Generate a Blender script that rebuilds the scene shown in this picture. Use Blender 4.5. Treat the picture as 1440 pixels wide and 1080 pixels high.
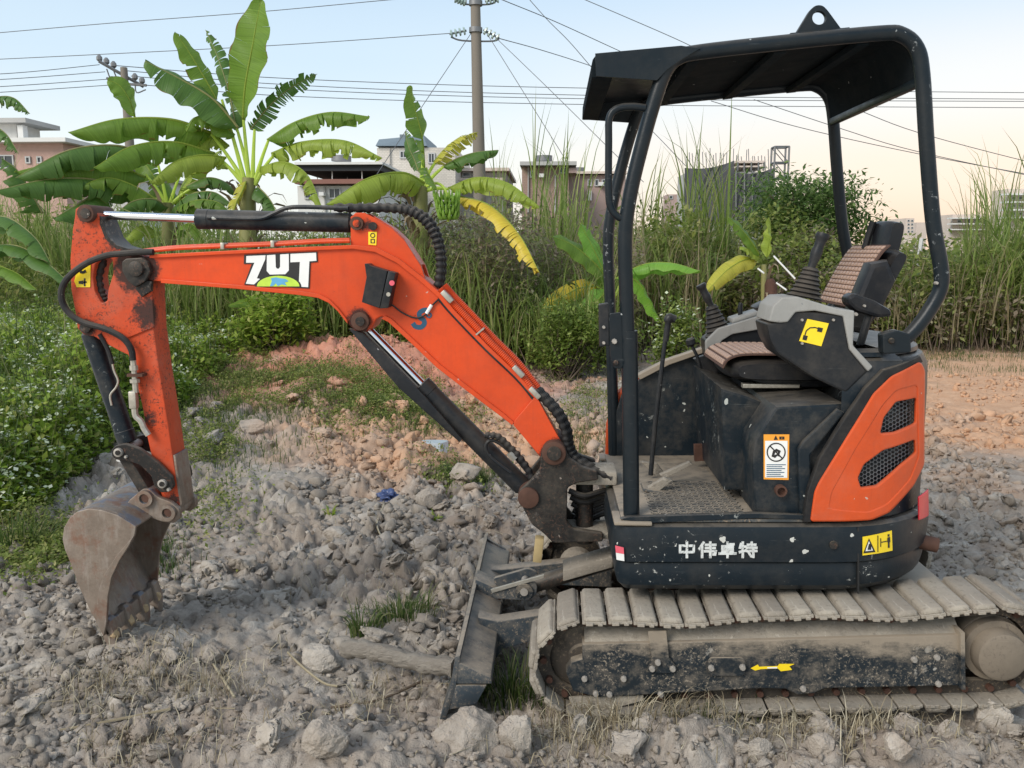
import bpy, bmesh, math, random
import numpy as np
from mathutils import Vector, Matrix
random.seed(7); RNG = np.random.default_rng(7)
SC = bpy.context.scene
for o in list(bpy.data.objects): bpy.data.objects.remove(o)
COL = SC.collection
R = math.radians

# ------------------------------------------------------------ camera
F = 1250.0; CX, CY = 720.0, 540.0; HCAM = 1.645
PITCH = math.atan(190 / F); YAW = math.atan(58 / F * math.cos(PITCH))
FW = Vector((-math.sin(YAW) * math.cos(PITCH), math.cos(YAW) * math.cos(PITCH), -math.sin(PITCH)))
RT = Vector((math.cos(YAW), math.sin(YAW), 0)); UP = RT.cross(FW)
cam = bpy.data.cameras.new('camera'); camo = bpy.data.objects.new('camera', cam); COL.objects.link(camo)
camo.matrix_world = Matrix(((RT.x, UP.x, -FW.x, 0), (RT.y, UP.y, -FW.y, 0), (RT.z, UP.z, -FW.z, HCAM), (0, 0, 0, 1)))
cam.sensor_fit = 'HORIZONTAL'; cam.sensor_width = 36; cam.lens = F / 1440 * 36
cam.clip_start = .05; cam.clip_end = 3000
SC.camera = camo

# ------------------------------------------------------------ light
SUN_EL, SUN_AZ = 36.0, -138.0      # degrees above the horizon, clockwise from +Y
world = bpy.data.worlds.new('World'); SC.world = world; world.use_nodes = True
wt = world.node_tree; wt.nodes.clear()
sky = wt.nodes.new('ShaderNodeTexSky'); sky.sky_type = 'NISHITA'; sky.sun_disc = False
sky.sun_elevation = R(SUN_EL); sky.sun_rotation = R(SUN_AZ)
sky.air_density = 1.0; sky.dust_density = 2.0; sky.ozone_density = 1.0
def wn(t, **k):
    x = wt.nodes.new(t)
    for a_, b_ in k.items(): setattr(x, a_, b_)
    return x
# evening haze over the clear sky: pale towards the horizon all round, peach towards the afterglow on the right
wtc = wn('ShaderNodeTexCoord'); wsep = wn('ShaderNodeSeparateXYZ'); wt.links.new(wtc.outputs['Generated'], wsep.inputs[0])
def wramp(src, stops):
    x = wn('ShaderNodeValToRGB'); cr = x.color_ramp; cr.interpolation = 'EASE'
    while len(cr.elements) < len(stops): cr.elements.new(.5)
    for e_, (p_, c_) in zip(cr.elements, stops): e_.position = p_; e_.color = tuple(c_) + (1,)
    wt.links.new(src, x.inputs[0]); return x.outputs[0]
cool = wramp(wsep.outputs[2], [(0, (.76, .74, .69)), (.09, (.72, .765, .765)), (.20, (.54, .66, .75)), (.30, (.45, .58, .71)), (1, (.44, .53, .66))])
warm = wramp(wsep.outputs[2], [(0, (.84, .60, .44)), (.08, (.86, .67, .52)), (.16, (.77, .74, .69)), (.28, (.50, .62, .73)), (1, (.44, .53, .66))])
wdot = wn('ShaderNodeVectorMath', operation='DOT_PRODUCT'); wt.links.new(wtc.outputs['Generated'], wdot.inputs[0]); wdot.inputs[1].default_value = (math.sin(R(48)), math.cos(R(48)), 0)
az = wramp(wdot.outputs['Value'], [(.45, (0, 0, 0)), (.97, (1, 1, 1))])
wm = wn('ShaderNodeMix', data_type='RGBA'); wt.links.new(az, wm.inputs[0]); wt.links.new(cool, wm.inputs[6]); wt.links.new(warm, wm.inputs[7])
wsc = wn('ShaderNodeMix', data_type='RGBA', blend_type='MULTIPLY', clamp_result=False); wsc.inputs[0].default_value = 1; wt.links.new(wm.outputs[2], wsc.inputs[6]); wsc.inputs[7].default_value = (8, 8, 8, 1)
wmix = wn('ShaderNodeMix', data_type='RGBA', clamp_result=False); wmix.inputs[0].default_value = .80; wt.links.new(sky.outputs[0], wmix.inputs[6]); wt.links.new(wsc.outputs[2], wmix.inputs[7])
bg = wn('ShaderNodeBackground'); bg.inputs[1].default_value = .14
wo = wn('ShaderNodeOutputWorld')
wt.links.new(wmix.outputs[2], bg.inputs[0]); wt.links.new(bg.outputs[0], wo.inputs[0])
sun = bpy.data.lights.new('sun', 'SUN'); suno = bpy.data.objects.new('sun', sun); COL.objects.link(suno)
sun.energy = 2.3; sun.angle = R(28); sun.color = (1, .94, .86)
sd = Vector((math.sin(R(SUN_AZ)) * math.cos(R(SUN_EL)), math.cos(R(SUN_AZ)) * math.cos(R(SUN_EL)), math.sin(R(SUN_EL))))
suno.rotation_euler = sd.to_track_quat('Z', 'Y').to_euler()
SC.view_settings.view_transform = 'Standard'; SC.view_settings.look = 'None'
SC.view_settings.gamma = 1; SC.view_settings.exposure = 0.34; SC.view_settings.use_curve_mapping = False
SC.cycles.max_bounces = 6; SC.cycles.transparent_max_bounces = 6
SC.cycles.use_denoising = True

# ------------------------------------------------------------ from the photograph's pixels to places
def ray(px, py): return FW + RT * ((px - CX) / F) - UP * ((py - CY) / F)
def P(px, py, Y):
    d = ray(px, py); t = Y / d.y
    return Vector((d.x * t, Y, HCAM + d.z * t))
def PG(px, py, z=0.0):
    d = ray(px, py); t = (z - HCAM) / d.z
    return Vector((d.x * t, d.y * t, z))
def PS(px, py, f, Y=3.0):
    for _ in range(14):
        p = P(px, py, Y); Y = f(p.x)
    return P(px, py, Y)
CROP = {1: (60, 240, .277778), 2: (60, 520, .37037), 3: (420, 260, .305556), 4: (480, 440, .29619), 5: (600, 700, .29619),
        6: (820, 0, .375), 7: (840, 300, .351865), 8: (840, 580, .425834)}
def C(k, *pts):
    a, b, s = CROP[k]
    return [(a + x * s, b + y * s) for x, y in pts]

# ------------------------------------------------------------ materials
class NT:
    def __init__(s, name):
        s.m = bpy.data.materials.new(name); s.m.use_nodes = True; s.t = s.m.node_tree
        s.b = s.t.nodes['Principled BSDF']; s.tc = None
    def n(s, typ, **kw):
        x = s.t.nodes.new(typ)
        for k, v in kw.items(): setattr(x, k, v)
        return x
    def put(s, sock, v):
        if isinstance(v, (int, float)): sock.default_value = v
        elif isinstance(v, (tuple, list)):
            sock.default_value = tuple(v) + ((1,) if len(v) == 3 and len(sock.default_value) == 4 else ())
        else: s.t.links.new(v, sock)
    def obj(s):
        if not s.tc: s.tc = s.n('ShaderNodeTexCoord')
        return s.tc.outputs['Object']
    def geo(s, k): return s.n('ShaderNodeNewGeometry').outputs[k]
    def mapped(s, scale, loc=(0, 0, 0), rot=(0, 0, 0)):
        x = s.n('ShaderNodeMapping'); s.put(x.inputs[0], s.obj()); x.inputs[1].default_value = loc
        x.inputs[2].default_value = rot; x.inputs[3].default_value = scale; return x.outputs[0]
    def noise(s, scale, detail=4, rough=.55, vec=None, dist=0):
        x = s.n('ShaderNodeTexNoise'); s.put(x.inputs['Vector'], vec or s.obj()); x.inputs['Scale'].default_value = scale
        x.inputs['Detail'].default_value = detail; x.inputs['Roughness'].default_value = rough; x.inputs['Distortion'].default_value = dist
        return x.outputs['Fac']
    def vor(s, scale, feature='F1', vec=None, out='Distance'):
        x = s.n('ShaderNodeTexVoronoi', feature=feature); s.put(x.inputs['Vector'], vec or s.obj()); x.inputs['Scale'].default_value = scale
        return x.outputs[out]
    def ramp(s, fac, *stops, interp='LINEAR'):
        x = s.n('ShaderNodeValToRGB'); s.put(x.inputs[0], fac); cr = x.color_ramp; cr.interpolation = interp
        while len(cr.elements) < len(stops): cr.elements.new(.5)
        for e, (p, c) in zip(cr.elements, stops):
            e.position = p; e.color = (c, c, c, 1) if isinstance(c, (int, float)) else tuple(c) + (1,)
        return x.outputs[0]
    def step(s, fac, a, b): return s.ramp(fac, (a, 0.0), (b, 1.0))
    def math(s, op, a, b=0.0, clamp=False):
        x = s.n('ShaderNodeMath', operation=op, use_clamp=clamp); s.put(x.inputs[0], a); s.put(x.inputs[1], b); return x.outputs[0]
    def mul(s, a, b): return s.math('MULTIPLY', a, b)
    def mix(s, fac, a, b, blend='MIX'):
        x = s.n('ShaderNodeMix', data_type='RGBA', blend_type=blend); s.put(x.inputs[0], fac); s.put(x.inputs[6], a); s.put(x.inputs[7], b)
        return x.outputs[2]
    def bump(s, h, strength=.3, dist=.01):
        x = s.n('ShaderNodeBump'); s.put(x.inputs['Height'], h); x.inputs['Strength'].default_value = strength; x.inputs['Distance'].default_value = dist
        s.put(s.b.inputs['Normal'], x.outputs[0])
    def sep(s, v):
        x = s.n('ShaderNodeSeparateXYZ'); s.put(x.inputs[0], v); return x.outputs
    def near(s, p, r0, r1):
        x = s.n('ShaderNodeVectorMath', operation='DISTANCE'); s.put(x.inputs[0], s.obj()); x.inputs[1].default_value = p
        return s.ramp(s.math('DIVIDE', x.outputs['Value'], r1), (r0 / r1, 1.0), (1.0, 0.0))
    def done(s, col, rough=.5, metal=0.0, spec=.5):
        s.put(s.b.inputs['Base Color'], col); s.put(s.b.inputs['Roughness'], rough); s.put(s.b.inputs['Metallic'], metal)
        s.put(s.b.inputs['Specular IOR Level'], spec); return s.m
DUST = (.30, .25, .19)
def plain(name, col, rough=.5, metal=0.0, var=.25, scale=30):
    q = NT(name); f = q.noise(scale)
    c = q.mix(f, tuple(x * (1 - var) for x in col), tuple(min(1, x * (1 + var)) for x in col))
    return q.done(c, rough, metal)
def paint(name, col, chip=(.45, .45, .42), chips=.62, dust=.5, spots=None, rough=.42, dustlo=None, extra=None, film=.12, spec=.26, fscale=5.5, dusthi=None, chipk=.14):
    """machine paint: slight fading, chips and scuffs, dust lying on what faces up, mud towards a given height"""
    q = NT(name)
    c = q.mix(q.noise(3.1, 3), tuple(x * .78 for x in col), tuple(min(1, x * 1.12) for x in col))
    dirt = q.mul(q.step(q.noise(9, 6, .7), .42, .72), .42)
    run = q.mul(q.step(q.noise(1, 6, .7, vec=q.mapped((28, 28, 2.2))), .52, .75), .30); c = q.mix(run, c, tuple(x * .5 + .012 for x in col))
    c = q.mix(dirt, c, tuple(x * .55 + .01 for x in col))
    if spots:
        sp = q.mul(q.step(q.noise(85, 5, .8), .545, .60), q.step(q.noise(6.0, 4, .6), .40, .56))
        c = q.mix(sp, c, spots)
    ch = q.mul(q.step(q.noise(46, 5, .66, dist=.4), chips - .01, chips + .03), q.step(q.noise(3.0, 5, .65), .57, .65))
    c = q.mix(q.mul(ch, .75), c, chip)
    wob = q.n('ShaderNodeTexNoise'); q.put(wob.inputs['Vector'], q.obj()); wob.inputs['Scale'].default_value = 45; wob.inputs['Detail'].default_value = 3   # single chips of unequal size
    off = q.n('ShaderNodeVectorMath', operation='SCALE'); q.put(off.inputs[0], wob.outputs['Color']); off.inputs['Scale'].default_value = .028
    add = q.n('ShaderNodeVectorMath', operation='ADD'); q.put(add.inputs[0], q.obj()); q.put(add.inputs[1], off.outputs[0])
    vv = q.n('ShaderNodeTexVoronoi'); q.put(vv.inputs['Vector'], add.outputs[0]); vv.inputs['Scale'].default_value = 25
    rr_ = q.math('POWER', q.sep(vv.outputs['Color'])[0], 9.0); hit = q.math('SUBTRACT', q.mul(rr_, chipk), vv.outputs['Distance'])
    c = q.mix(q.mul(q.step(q.math('ADD', hit, .5), .49, .51), .85), c, chip)
    st = q.mul(q.step(q.noise(1, 6, .65, vec=q.mapped((7, 50, 220), rot=(0, .3, 0))), .66, .74), .22)
    c = q.mix(st, c, chip)
    up = q.sep(q.geo('Normal'))[2]
    d = q.mul(q.mul(q.step(up, .25, .9), q.step(q.noise(14, 5, .65), .2, .55)), dust)
    c = q.mix(d, c, DUST)
    fm = q.mul(q.step(q.noise(fscale, 7, .74), .46, .74), film)
    c = q.mix(fm, c, DUST)
    if dustlo:
        z = q.sep(q.obj())[2]
        h = q.math('ADD', z, q.mul(q.noise(11, 5, .7), dustlo[1]))
        x = q.n('ShaderNodeMapRange'); q.put(x.inputs[0], h); x.inputs[1].default_value = dustlo[0]; x.inputs[2].default_value = dustlo[0] + .16
        x.inputs[3].default_value = dustlo[2]; x.inputs[4].default_value = 0
        c = q.mix(x.outputs[0], c, DUST)
    if dusthi:
        z = q.math('ADD', q.sep(q.obj())[2], q.mul(q.math('SUBTRACT', q.noise(1, 7, .75, vec=q.mapped((7, 7, 16))), .5), .22)); x = q.n('ShaderNodeMapRange'); q.put(x.inputs[0], z)
        x.inputs[1].default_value = dusthi - .02; x.inputs[2].default_value = dusthi + .03; x.inputs[3].default_value = 0; x.inputs[4].default_value = .85; c = q.mix(x.outputs[0], c, DUST)
    if extra: c = extra(q, c)
    q.bump(q.math('ADD', q.noise(60, 4), q.mul(q.noise(9, 3), 1.2)), .10, .006)
    rr = q.math('ADD', q.mul(q.noise(12, 4), .3), rough - .12)
    return q.done(c, rr, 0, spec)
ORG = Vector((P(1110, 1000, 3.55).x, 3.55, 0.0))     # the excavator's base
def loc(v): return tuple(Vector(v) - ORG)
def grease_on(pts):
    def f(q, c):
        for p, r0, r1 in pts:
            m = q.near(loc(p), r0, r1)
            m = q.step(q.math('ADD', m, q.mul(q.math('SUBTRACT', q.noise(24, 7, .78), .5), 1.9)), .3, .62)
            c = q.mix(q.mul(m, .93), c, (.018, .016, .014))
        return c
    return f
OR = (.66, .070, .014)
M = {}
M['boom_orange'] = paint('orange_paint_boom', OR, (.55, .35, .28), .68, .16, None, .36, film=.05, extra=grease_on([(P(200, 378, 3.44), .03, .085), (P(505, 451, 3.44), .02, .07), (P(780, 640, 3.44), .03, .09), (P(512, 316, 3.44), .01, .05)]))
M['stick_orange'] = paint('orange_paint_stick', (.56, .068, .018), (.45, .25, .2), .66, .28, (.05, .022, .014), .5, film=.22, extra=grease_on([(P(190, 380, 3.44), .05, .13), (P(205, 440, 3.44), .02, .10), (P(119, 300, 3.44), .02, .06), (P(119, 461, 3.44), .02, .06), (P(238, 712, 3.44), .02, .07), (P(205, 590, 3.44), .01, .06), (P(155, 340, 3.44), .01, .06)]))
M['cover_orange'] = paint('orange_paint_cover', (.64, .085, .018), (.50, .40, .32), .66, .18, None, .40)
NAVY = (.007, .0135, .0195)
M['dark'] = paint('dark_blue_paint', NAVY, (.50, .52, .48), .575, .28, None, .36, film=.16, chipk=.26, fscale=9)
M['dark_low'] = paint('dark_blue_skirt_paint', NAVY, (.60, .60, .55), .625, .30, None, .33, film=.07, chipk=.31)
M['canopy'] = paint('dark_blue_canopy_paint', (.006, .0115, .016), (.38, .40, .40), .61, .18, None, .33, film=.04)
M['roof'] = paint('matte_canopy_underside', (.006, .010, .013), (.3, .3, .3), .70, .10, None, .85, film=.03, spec=.08)
M['hub'] = paint('dusty_hub', (.20, .165, .125), (.4, .34, .26), .6, .4, (.12, .1, .08), .85, film=.3)
M['frame'] = paint('muddy_frame_paint', (.014, .021, .027), (.36, .34, .30), .585, .95, (.26, .22, .17), .55, film=.55, fscale=17, dusthi=P(1100, 913, 2.925).z)
M['blade'] = paint('worn_blade_paint', (.040, .052, .062), (.32, .30, .27), .58, .75, (.25, .2, .15), .5, film=.45, fscale=12)
def mudm():
    q = NT('dried_mud_on_steel')
    r = q.n('ShaderNodeObjectInfo').outputs['Random']
    c = q.mix(q.noise(18, 6, .65), (.19, .165, .135), (.47, .42, .34))
    c = q.mix(q.mul(q.step(q.noise(40, 5, .7), .55, .7), .6), c, (.11, .09, .07))
    c = q.mix(q.mul(q.step(q.math('ADD', q.noise(9, 5, .7), q.mul(r, .35)), .58, .85), .6), c, (.19, .165, .135))
    c = q.mix(q.mul(q.step(q.noise(1, 5, .7, vec=q.mapped((60, 9, 60))), .58, .7), .5), c, (.56, .51, .43))
    q.bump(q.noise(55, 6, .7), .5, .012)
    return q.done(c, .92, 0, .2)
M['mud'] = mudm()
M['rim_mud'] = paint('muddy_wheel_steel', (.06, .05, .04), (.3, .25, .2), .6, .95, (.2, .15, .1), .75)
def bucketm():
    q = NT('worn_bucket_steel')
    c = q.mix(q.noise(9, 7, .72), (.085, .058, .042), (.36, .295, .235))
    st = q.step(q.noise(1, 5, .7, vec=q.mapped((30, 30, 6))), .5, .75)
    c = q.mix(q.mul(st, .5), c, (.42, .38, .34))
    c = q.mix(q.mul(q.step(q.noise(11, 6, .72), .50, .66), .7), c, (.19, .082, .046))
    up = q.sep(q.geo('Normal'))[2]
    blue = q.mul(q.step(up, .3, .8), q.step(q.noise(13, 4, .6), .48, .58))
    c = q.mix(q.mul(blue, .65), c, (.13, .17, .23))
    q.bump(q.noise(40, 6, .7), .4, .006)
    return q.done(c, q.math('ADD', q.mul(q.noise(20), .35), .40), .35)
M['bucket'] = bucketm()
M['rust'] = plain('rusty_brown_steel', (.085, .040, .026), .8, .2, .6, 25)
M['cast'] = paint('greasy_cast_steel', (.016, .015, .014), (.26, .22, .19), .585, .35, (.09, .05, .035), .45, film=.22)
M['grille'] = plain('grey_wire_mesh', (.10, .105, .11), .5, .3)
M['chrome'] = plain('chromed_rod', (.74, .75, .77), .12, 1.0, .06)
M['zinc'] = plain('zinc_fitting', (.42, .39, .33), .42, .6, .35, 60)
M['bolt'] = plain('dusty_bolt_steel', (.36, .33, .29), .6, .35, .35, 60)
M['rubber'] = paint('black_rubber_hose', (.014, .014, .015), (.2, .2, .2), .72, .28, None, .55)
M['plastic'] = paint('black_plastic', (.013, .015, .018), (.3, .3, .3), .70, .22, None, .42)
M['leather'] = paint('black_vinyl', (.012, .013, .016), (.5, .5, .48), .68, .12, None, .36)
M['grey'] = paint('grey_plastic_trim', (.32, .315, .295), (.2, .2, .2), .70, .22, None, .5)
M['yellow'] = plain('yellow_decal', (.86, .62, .015), .4, 0, .1)
M['black'] = plain('black_print', (.012, .012, .012), .45)
M['white'] = plain('white_decal', (.76, .76, .73), .45, 0, .08)
M['wornwhite'] = paint('worn_white_lettering', (.66, .68, .66), (.02, .028, .035), .58, .05, (.03, .04, .05), .5)
M['orangelabel'] = plain('orange_decal', (.82, .33, .03), .45, 0, .1)
M['red'] = plain('red_reflector', (.60, .03, .045), .25, 0, .15)
M['globegreen'] = plain('yellow_green_print', (.46, .66, .06), .4)
M['globeblue'] = plain('blue_print', (.10, .35, .58), .4)
M['markblue'] = plain('dark_blue_marker', (.012, .07, .13), .5)
M['pink'] = plain('faded_red_decal', (.70, .10, .14), .5)
M['floor'] = paint('worn_floor_steel', (.060, .068, .072), (.42, .39, .34), .55, .95, (.26, .2, .14), .6, film=.5)
M['lens'] = plain('lamp_lens', (.03, .035, .04), .08, 0, .2)

# ------------------------------------------------------------ mesh building
def catmull(pts, n=8):
    pts = [Vector(p) for p in pts]; out = []
    q = [pts[0] * 2 - pts[1]] + pts + [pts[-1] * 2 - pts[-2]]
    for i in range(1, len(q) - 2):
        for k in range(n):
            t = k / n; a, b, c, d = q[i - 1:i + 3]
            out.append(.5 * ((2 * b) + (c - a) * t + (2 * a - 5 * b + 4 * c - d) * t * t + (3 * b - a - 3 * c + d) * t ** 3))
    out.append(pts[-1]); return out
def rounded(pts, r, n=5):
    """round the corners of a closed polygon (r: one radius, or one for each corner)"""
    out = []; N = len(pts)
    for i, p in enumerate(pts):
        p = Vector(p); a = Vector(pts[i - 1]); b = Vector(pts[(i + 1) % N]); ri = r[i] if isinstance(r, (list, tuple)) else r
        if ri <= 0: out.append(tuple(p)); continue
        la, lb = (a - p).length, (b - p).length; d = min(ri, la * .48, lb * .48)
        A = p + (a - p) / la * d; B = p + (b - p) / lb * d
        for k in range(n + 1):
            t = k / n; out.append(tuple((1 - t) ** 2 * A + 2 * t * (1 - t) * p + t * t * B))
    return out
class MB:
    def __init__(s): s.v = []; s.f = []
    def add(s, vs, fs):
        o = len(s.v); s.v += [tuple(v) for v in vs]; s.f += [tuple(i + o for i in f) for f in fs]; return s
    def box(s, c, size, rot=None):
        c = Vector(c); h = Vector(size) / 2; vs = []
        for x in (-1, 1):
            for y in (-1, 1):
                for z in (-1, 1):
                    d = Vector((x * h.x, y * h.y, z * h.z)); vs.append(c + (rot @ d if rot else d))
        return s.add(vs, [(0, 1, 3, 2), (4, 6, 7, 5), (0, 4, 5, 1), (2, 3, 7, 6), (0, 2, 6, 4), (1, 5, 7, 3)])
    def tube(s, pts, r, n=10, smooth=0, cap=True):
        pts = catmull(pts, smooth) if smooth else [Vector(p) for p in pts]
        N = len(pts); rr = r if isinstance(r, (list, tuple)) else [r] * N
        if len(rr) != N: rr = [rr[min(len(rr) - 1, int(i * len(rr) / N))] for i in range(N)]
        t0 = (pts[1] - pts[0]).normalized(); a = t0.orthogonal().normalized(); vs = []; fs = []
        for i, p in enumerate(pts):
            t = (pts[min(i + 1, N - 1)] - pts[max(i - 1, 0)])
            t = t.normalized() if t.length > 1e-9 else t0
            a = (a - t * a.dot(t)); a = a.normalized() if a.length > 1e-6 else t.orthogonal().normalized(); b = t.cross(a)
            for k in range(n):
                w = 2 * math.pi * k / n; vs.append(p + (a * math.cos(w) + b * math.sin(w)) * rr[i])
        for i in range(N - 1):
            for k in range(n): fs.append((i * n + k, i * n + (k + 1) % n, (i + 1) * n + (k + 1) % n, (i + 1) * n + k))
        if cap: fs += [tuple(reversed(range(n))), tuple(range((N - 1) * n, N * n))]
        return s.add(vs, fs)
    def cyl(s, a, b, r, r2=None, n=24): return s.tube([a, b], [r, r if r2 is None else r2], n)
    def lathe(s, a, axis, prof, n=24):
        """prof: (distance along the axis, radius)"""
        a = Vector(a); t = Vector(axis).normalized(); u = t.orthogonal().normalized(); w = t.cross(u); vs = []; fs = []
        for d, r in prof:
            for k in range(n):
                x = 2 * math.pi * k / n; vs.append(a + t * d + (u * math.cos(x) + w * math.sin(x)) * r)
        for i in range(len(prof) - 1):
            for k in range(n): fs.append((i * n + k, i * n + (k + 1) % n, (i + 1) * n + (k + 1) % n, (i + 1) * n + k))
        fs += [tuple(reversed(range(n))), tuple(range((len(prof) - 1) * n, len(prof) * n))]
        return s.add(vs, fs)
    def hexprism(s, rings, closed=True):
        """loft of equal rings of points"""
        n = len(rings[0]); vs = [v for r in rings for v in r]; fs = []
        for i in range(len(rings) - 1):
            for k in range(n): fs.append((i * n + k, i * n + (k + 1) % n, (i + 1) * n + (k + 1) % n, (i + 1) * n + k))
        fs += [tuple(reversed(range(n))), tuple(range((len(rings) - 1) * n, len(rings) * n))]
        return s.add(vs, fs)
    def prism(s, pts3, d):
        n = len(pts3); d = Vector(d); a = [Vector(p) for p in pts3]
        return s.add(a + [p + d for p in a], [tuple(range(n)), tuple(reversed(range(n, 2 * n)))] + [((i + 1) % n, i, n + i, n + (i + 1) % n) for i in range(n)])
    def build(s, name, mat, parent=None, smooth=35, bevel=0, seg=2):
        me = bpy.data.meshes.new(name); org = root_loc(parent)
        me.from_pydata([(v[0] - org[0], v[1] - org[1], v[2] - org[2]) for v in s.v], [], s.f)
        return finish(name, me, mat, parent, smooth, bevel, seg)
def root_loc(p):
    if p is None: return Vector((0, 0, 0))
    while p.parent: p = p.parent
    return p.location.copy()
def finish(name, me, mat, parent=None, smooth=35, bevel=0, seg=2, fix=True):
    if fix:
        bm = bmesh.new(); bm.from_mesh(me); bmesh.ops.recalc_face_normals(bm, faces=bm.faces)
        if bevel:
            es = [e for e in bm.edges if len(e.link_faces) == 2 and e.calc_face_angle(0) > R(32)]
            try: bmesh.ops.bevel(bm, geom=es, offset=bevel, segments=seg, profile=.5, affect='EDGES', clamp_overlap=True)
            except Exception: pass
        bm.to_mesh(me); bm.free()
    if smooth:
        me.shade_smooth()
        me.set_sharp_from_angle(angle=R(smooth))
    if mat: me.materials.append(mat)
    o = bpy.data.objects.new(name, me); COL.objects.link(o)
    if parent: o.parent = parent
    return o
def flat_mesh(outline, holes, ext, bevel):
    cu = bpy.data.curves.new('c', 'CURVE'); cu.dimensions = '2D'; cu.fill_mode = 'BOTH'
    for pts in [outline] + list(holes):
        sp = cu.splines.new('POLY'); sp.points.add(len(pts) - 1); sp.use_cyclic_u = True
        for q, p in zip(sp.points, pts): q.co = (p[0], p[1], 0, 1)
    cu.extrude = max(ext / 2 - bevel, .0002); cu.bevel_depth = bevel; cu.bevel_resolution = 1; cu.offset = -bevel
    ob = bpy.data.objects.new('c', cu); COL.objects.link(ob)
    me = bpy.data.meshes.new_from_object(ob)
    bpy.data.objects.remove(ob); bpy.data.curves.remove(cu)
    return me
def plate(name, pts, Y0, Y1, mat, parent, holes=(), bevel=.003, rnd=0, at=None, smooth=35):
    """a plate standing in the machine's side plane, its near face at Y0; outline traced at Y 'at'"""
    at = Y0 if at is None else at
    conv = lambda l: [(P(x, y, at).x, P(x, y, at).z) for x, y in l]
    ol = rounded(pts, rnd) if rnd else pts
    me = flat_mesh(conv(ol), [conv(h) for h in holes], Y1 - Y0, bevel)
    org = root_loc(parent); Ym = (Y0 + Y1) / 2
    for v in me.vertices: v.co = Vector((v.co.x, Ym - v.co.z, v.co.y)) - org
    if parent is None: pass
    return finish(name, me, mat, parent, smooth, fix=False)
def disc(px, py, Y0, Y1, r, name, mat, parent, n=20, bevel=.0):
    a = P(px, py, Y0); b = Vector((a.x, Y1, a.z))
    return MB().cyl(a, b, r, n=n).build(name, mat, parent, bevel=bevel)
def tag(o, label=None, cat=None, group=None, kind=None):
    for k, v in (('label', label), ('category', cat), ('group', group), ('kind', kind)):
        if v: o[k] = v
    return o
def empty(name, location, label, cat, group=None):
    o = bpy.data.objects.new(name, None); COL.objects.link(o); o.location = location; o.empty_display_size = .2
    return tag(o, label, cat, group)
def bolt(px, py, Y, parent, r=.011, h=.012, mat=None):
    a = P(px, py, Y)
    return MB().lathe(a, (0, -1, 0), [(-.004, r), (h * .6, r), (h, r * .75)], 8).build('bolt', mat or M['bolt'], parent)
# ============================================================ the excavator
ex = empty('mini_excavator', ORG, 'small orange and dark blue tracked excavator with open canopy and lowered bucket', 'excavator')
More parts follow.
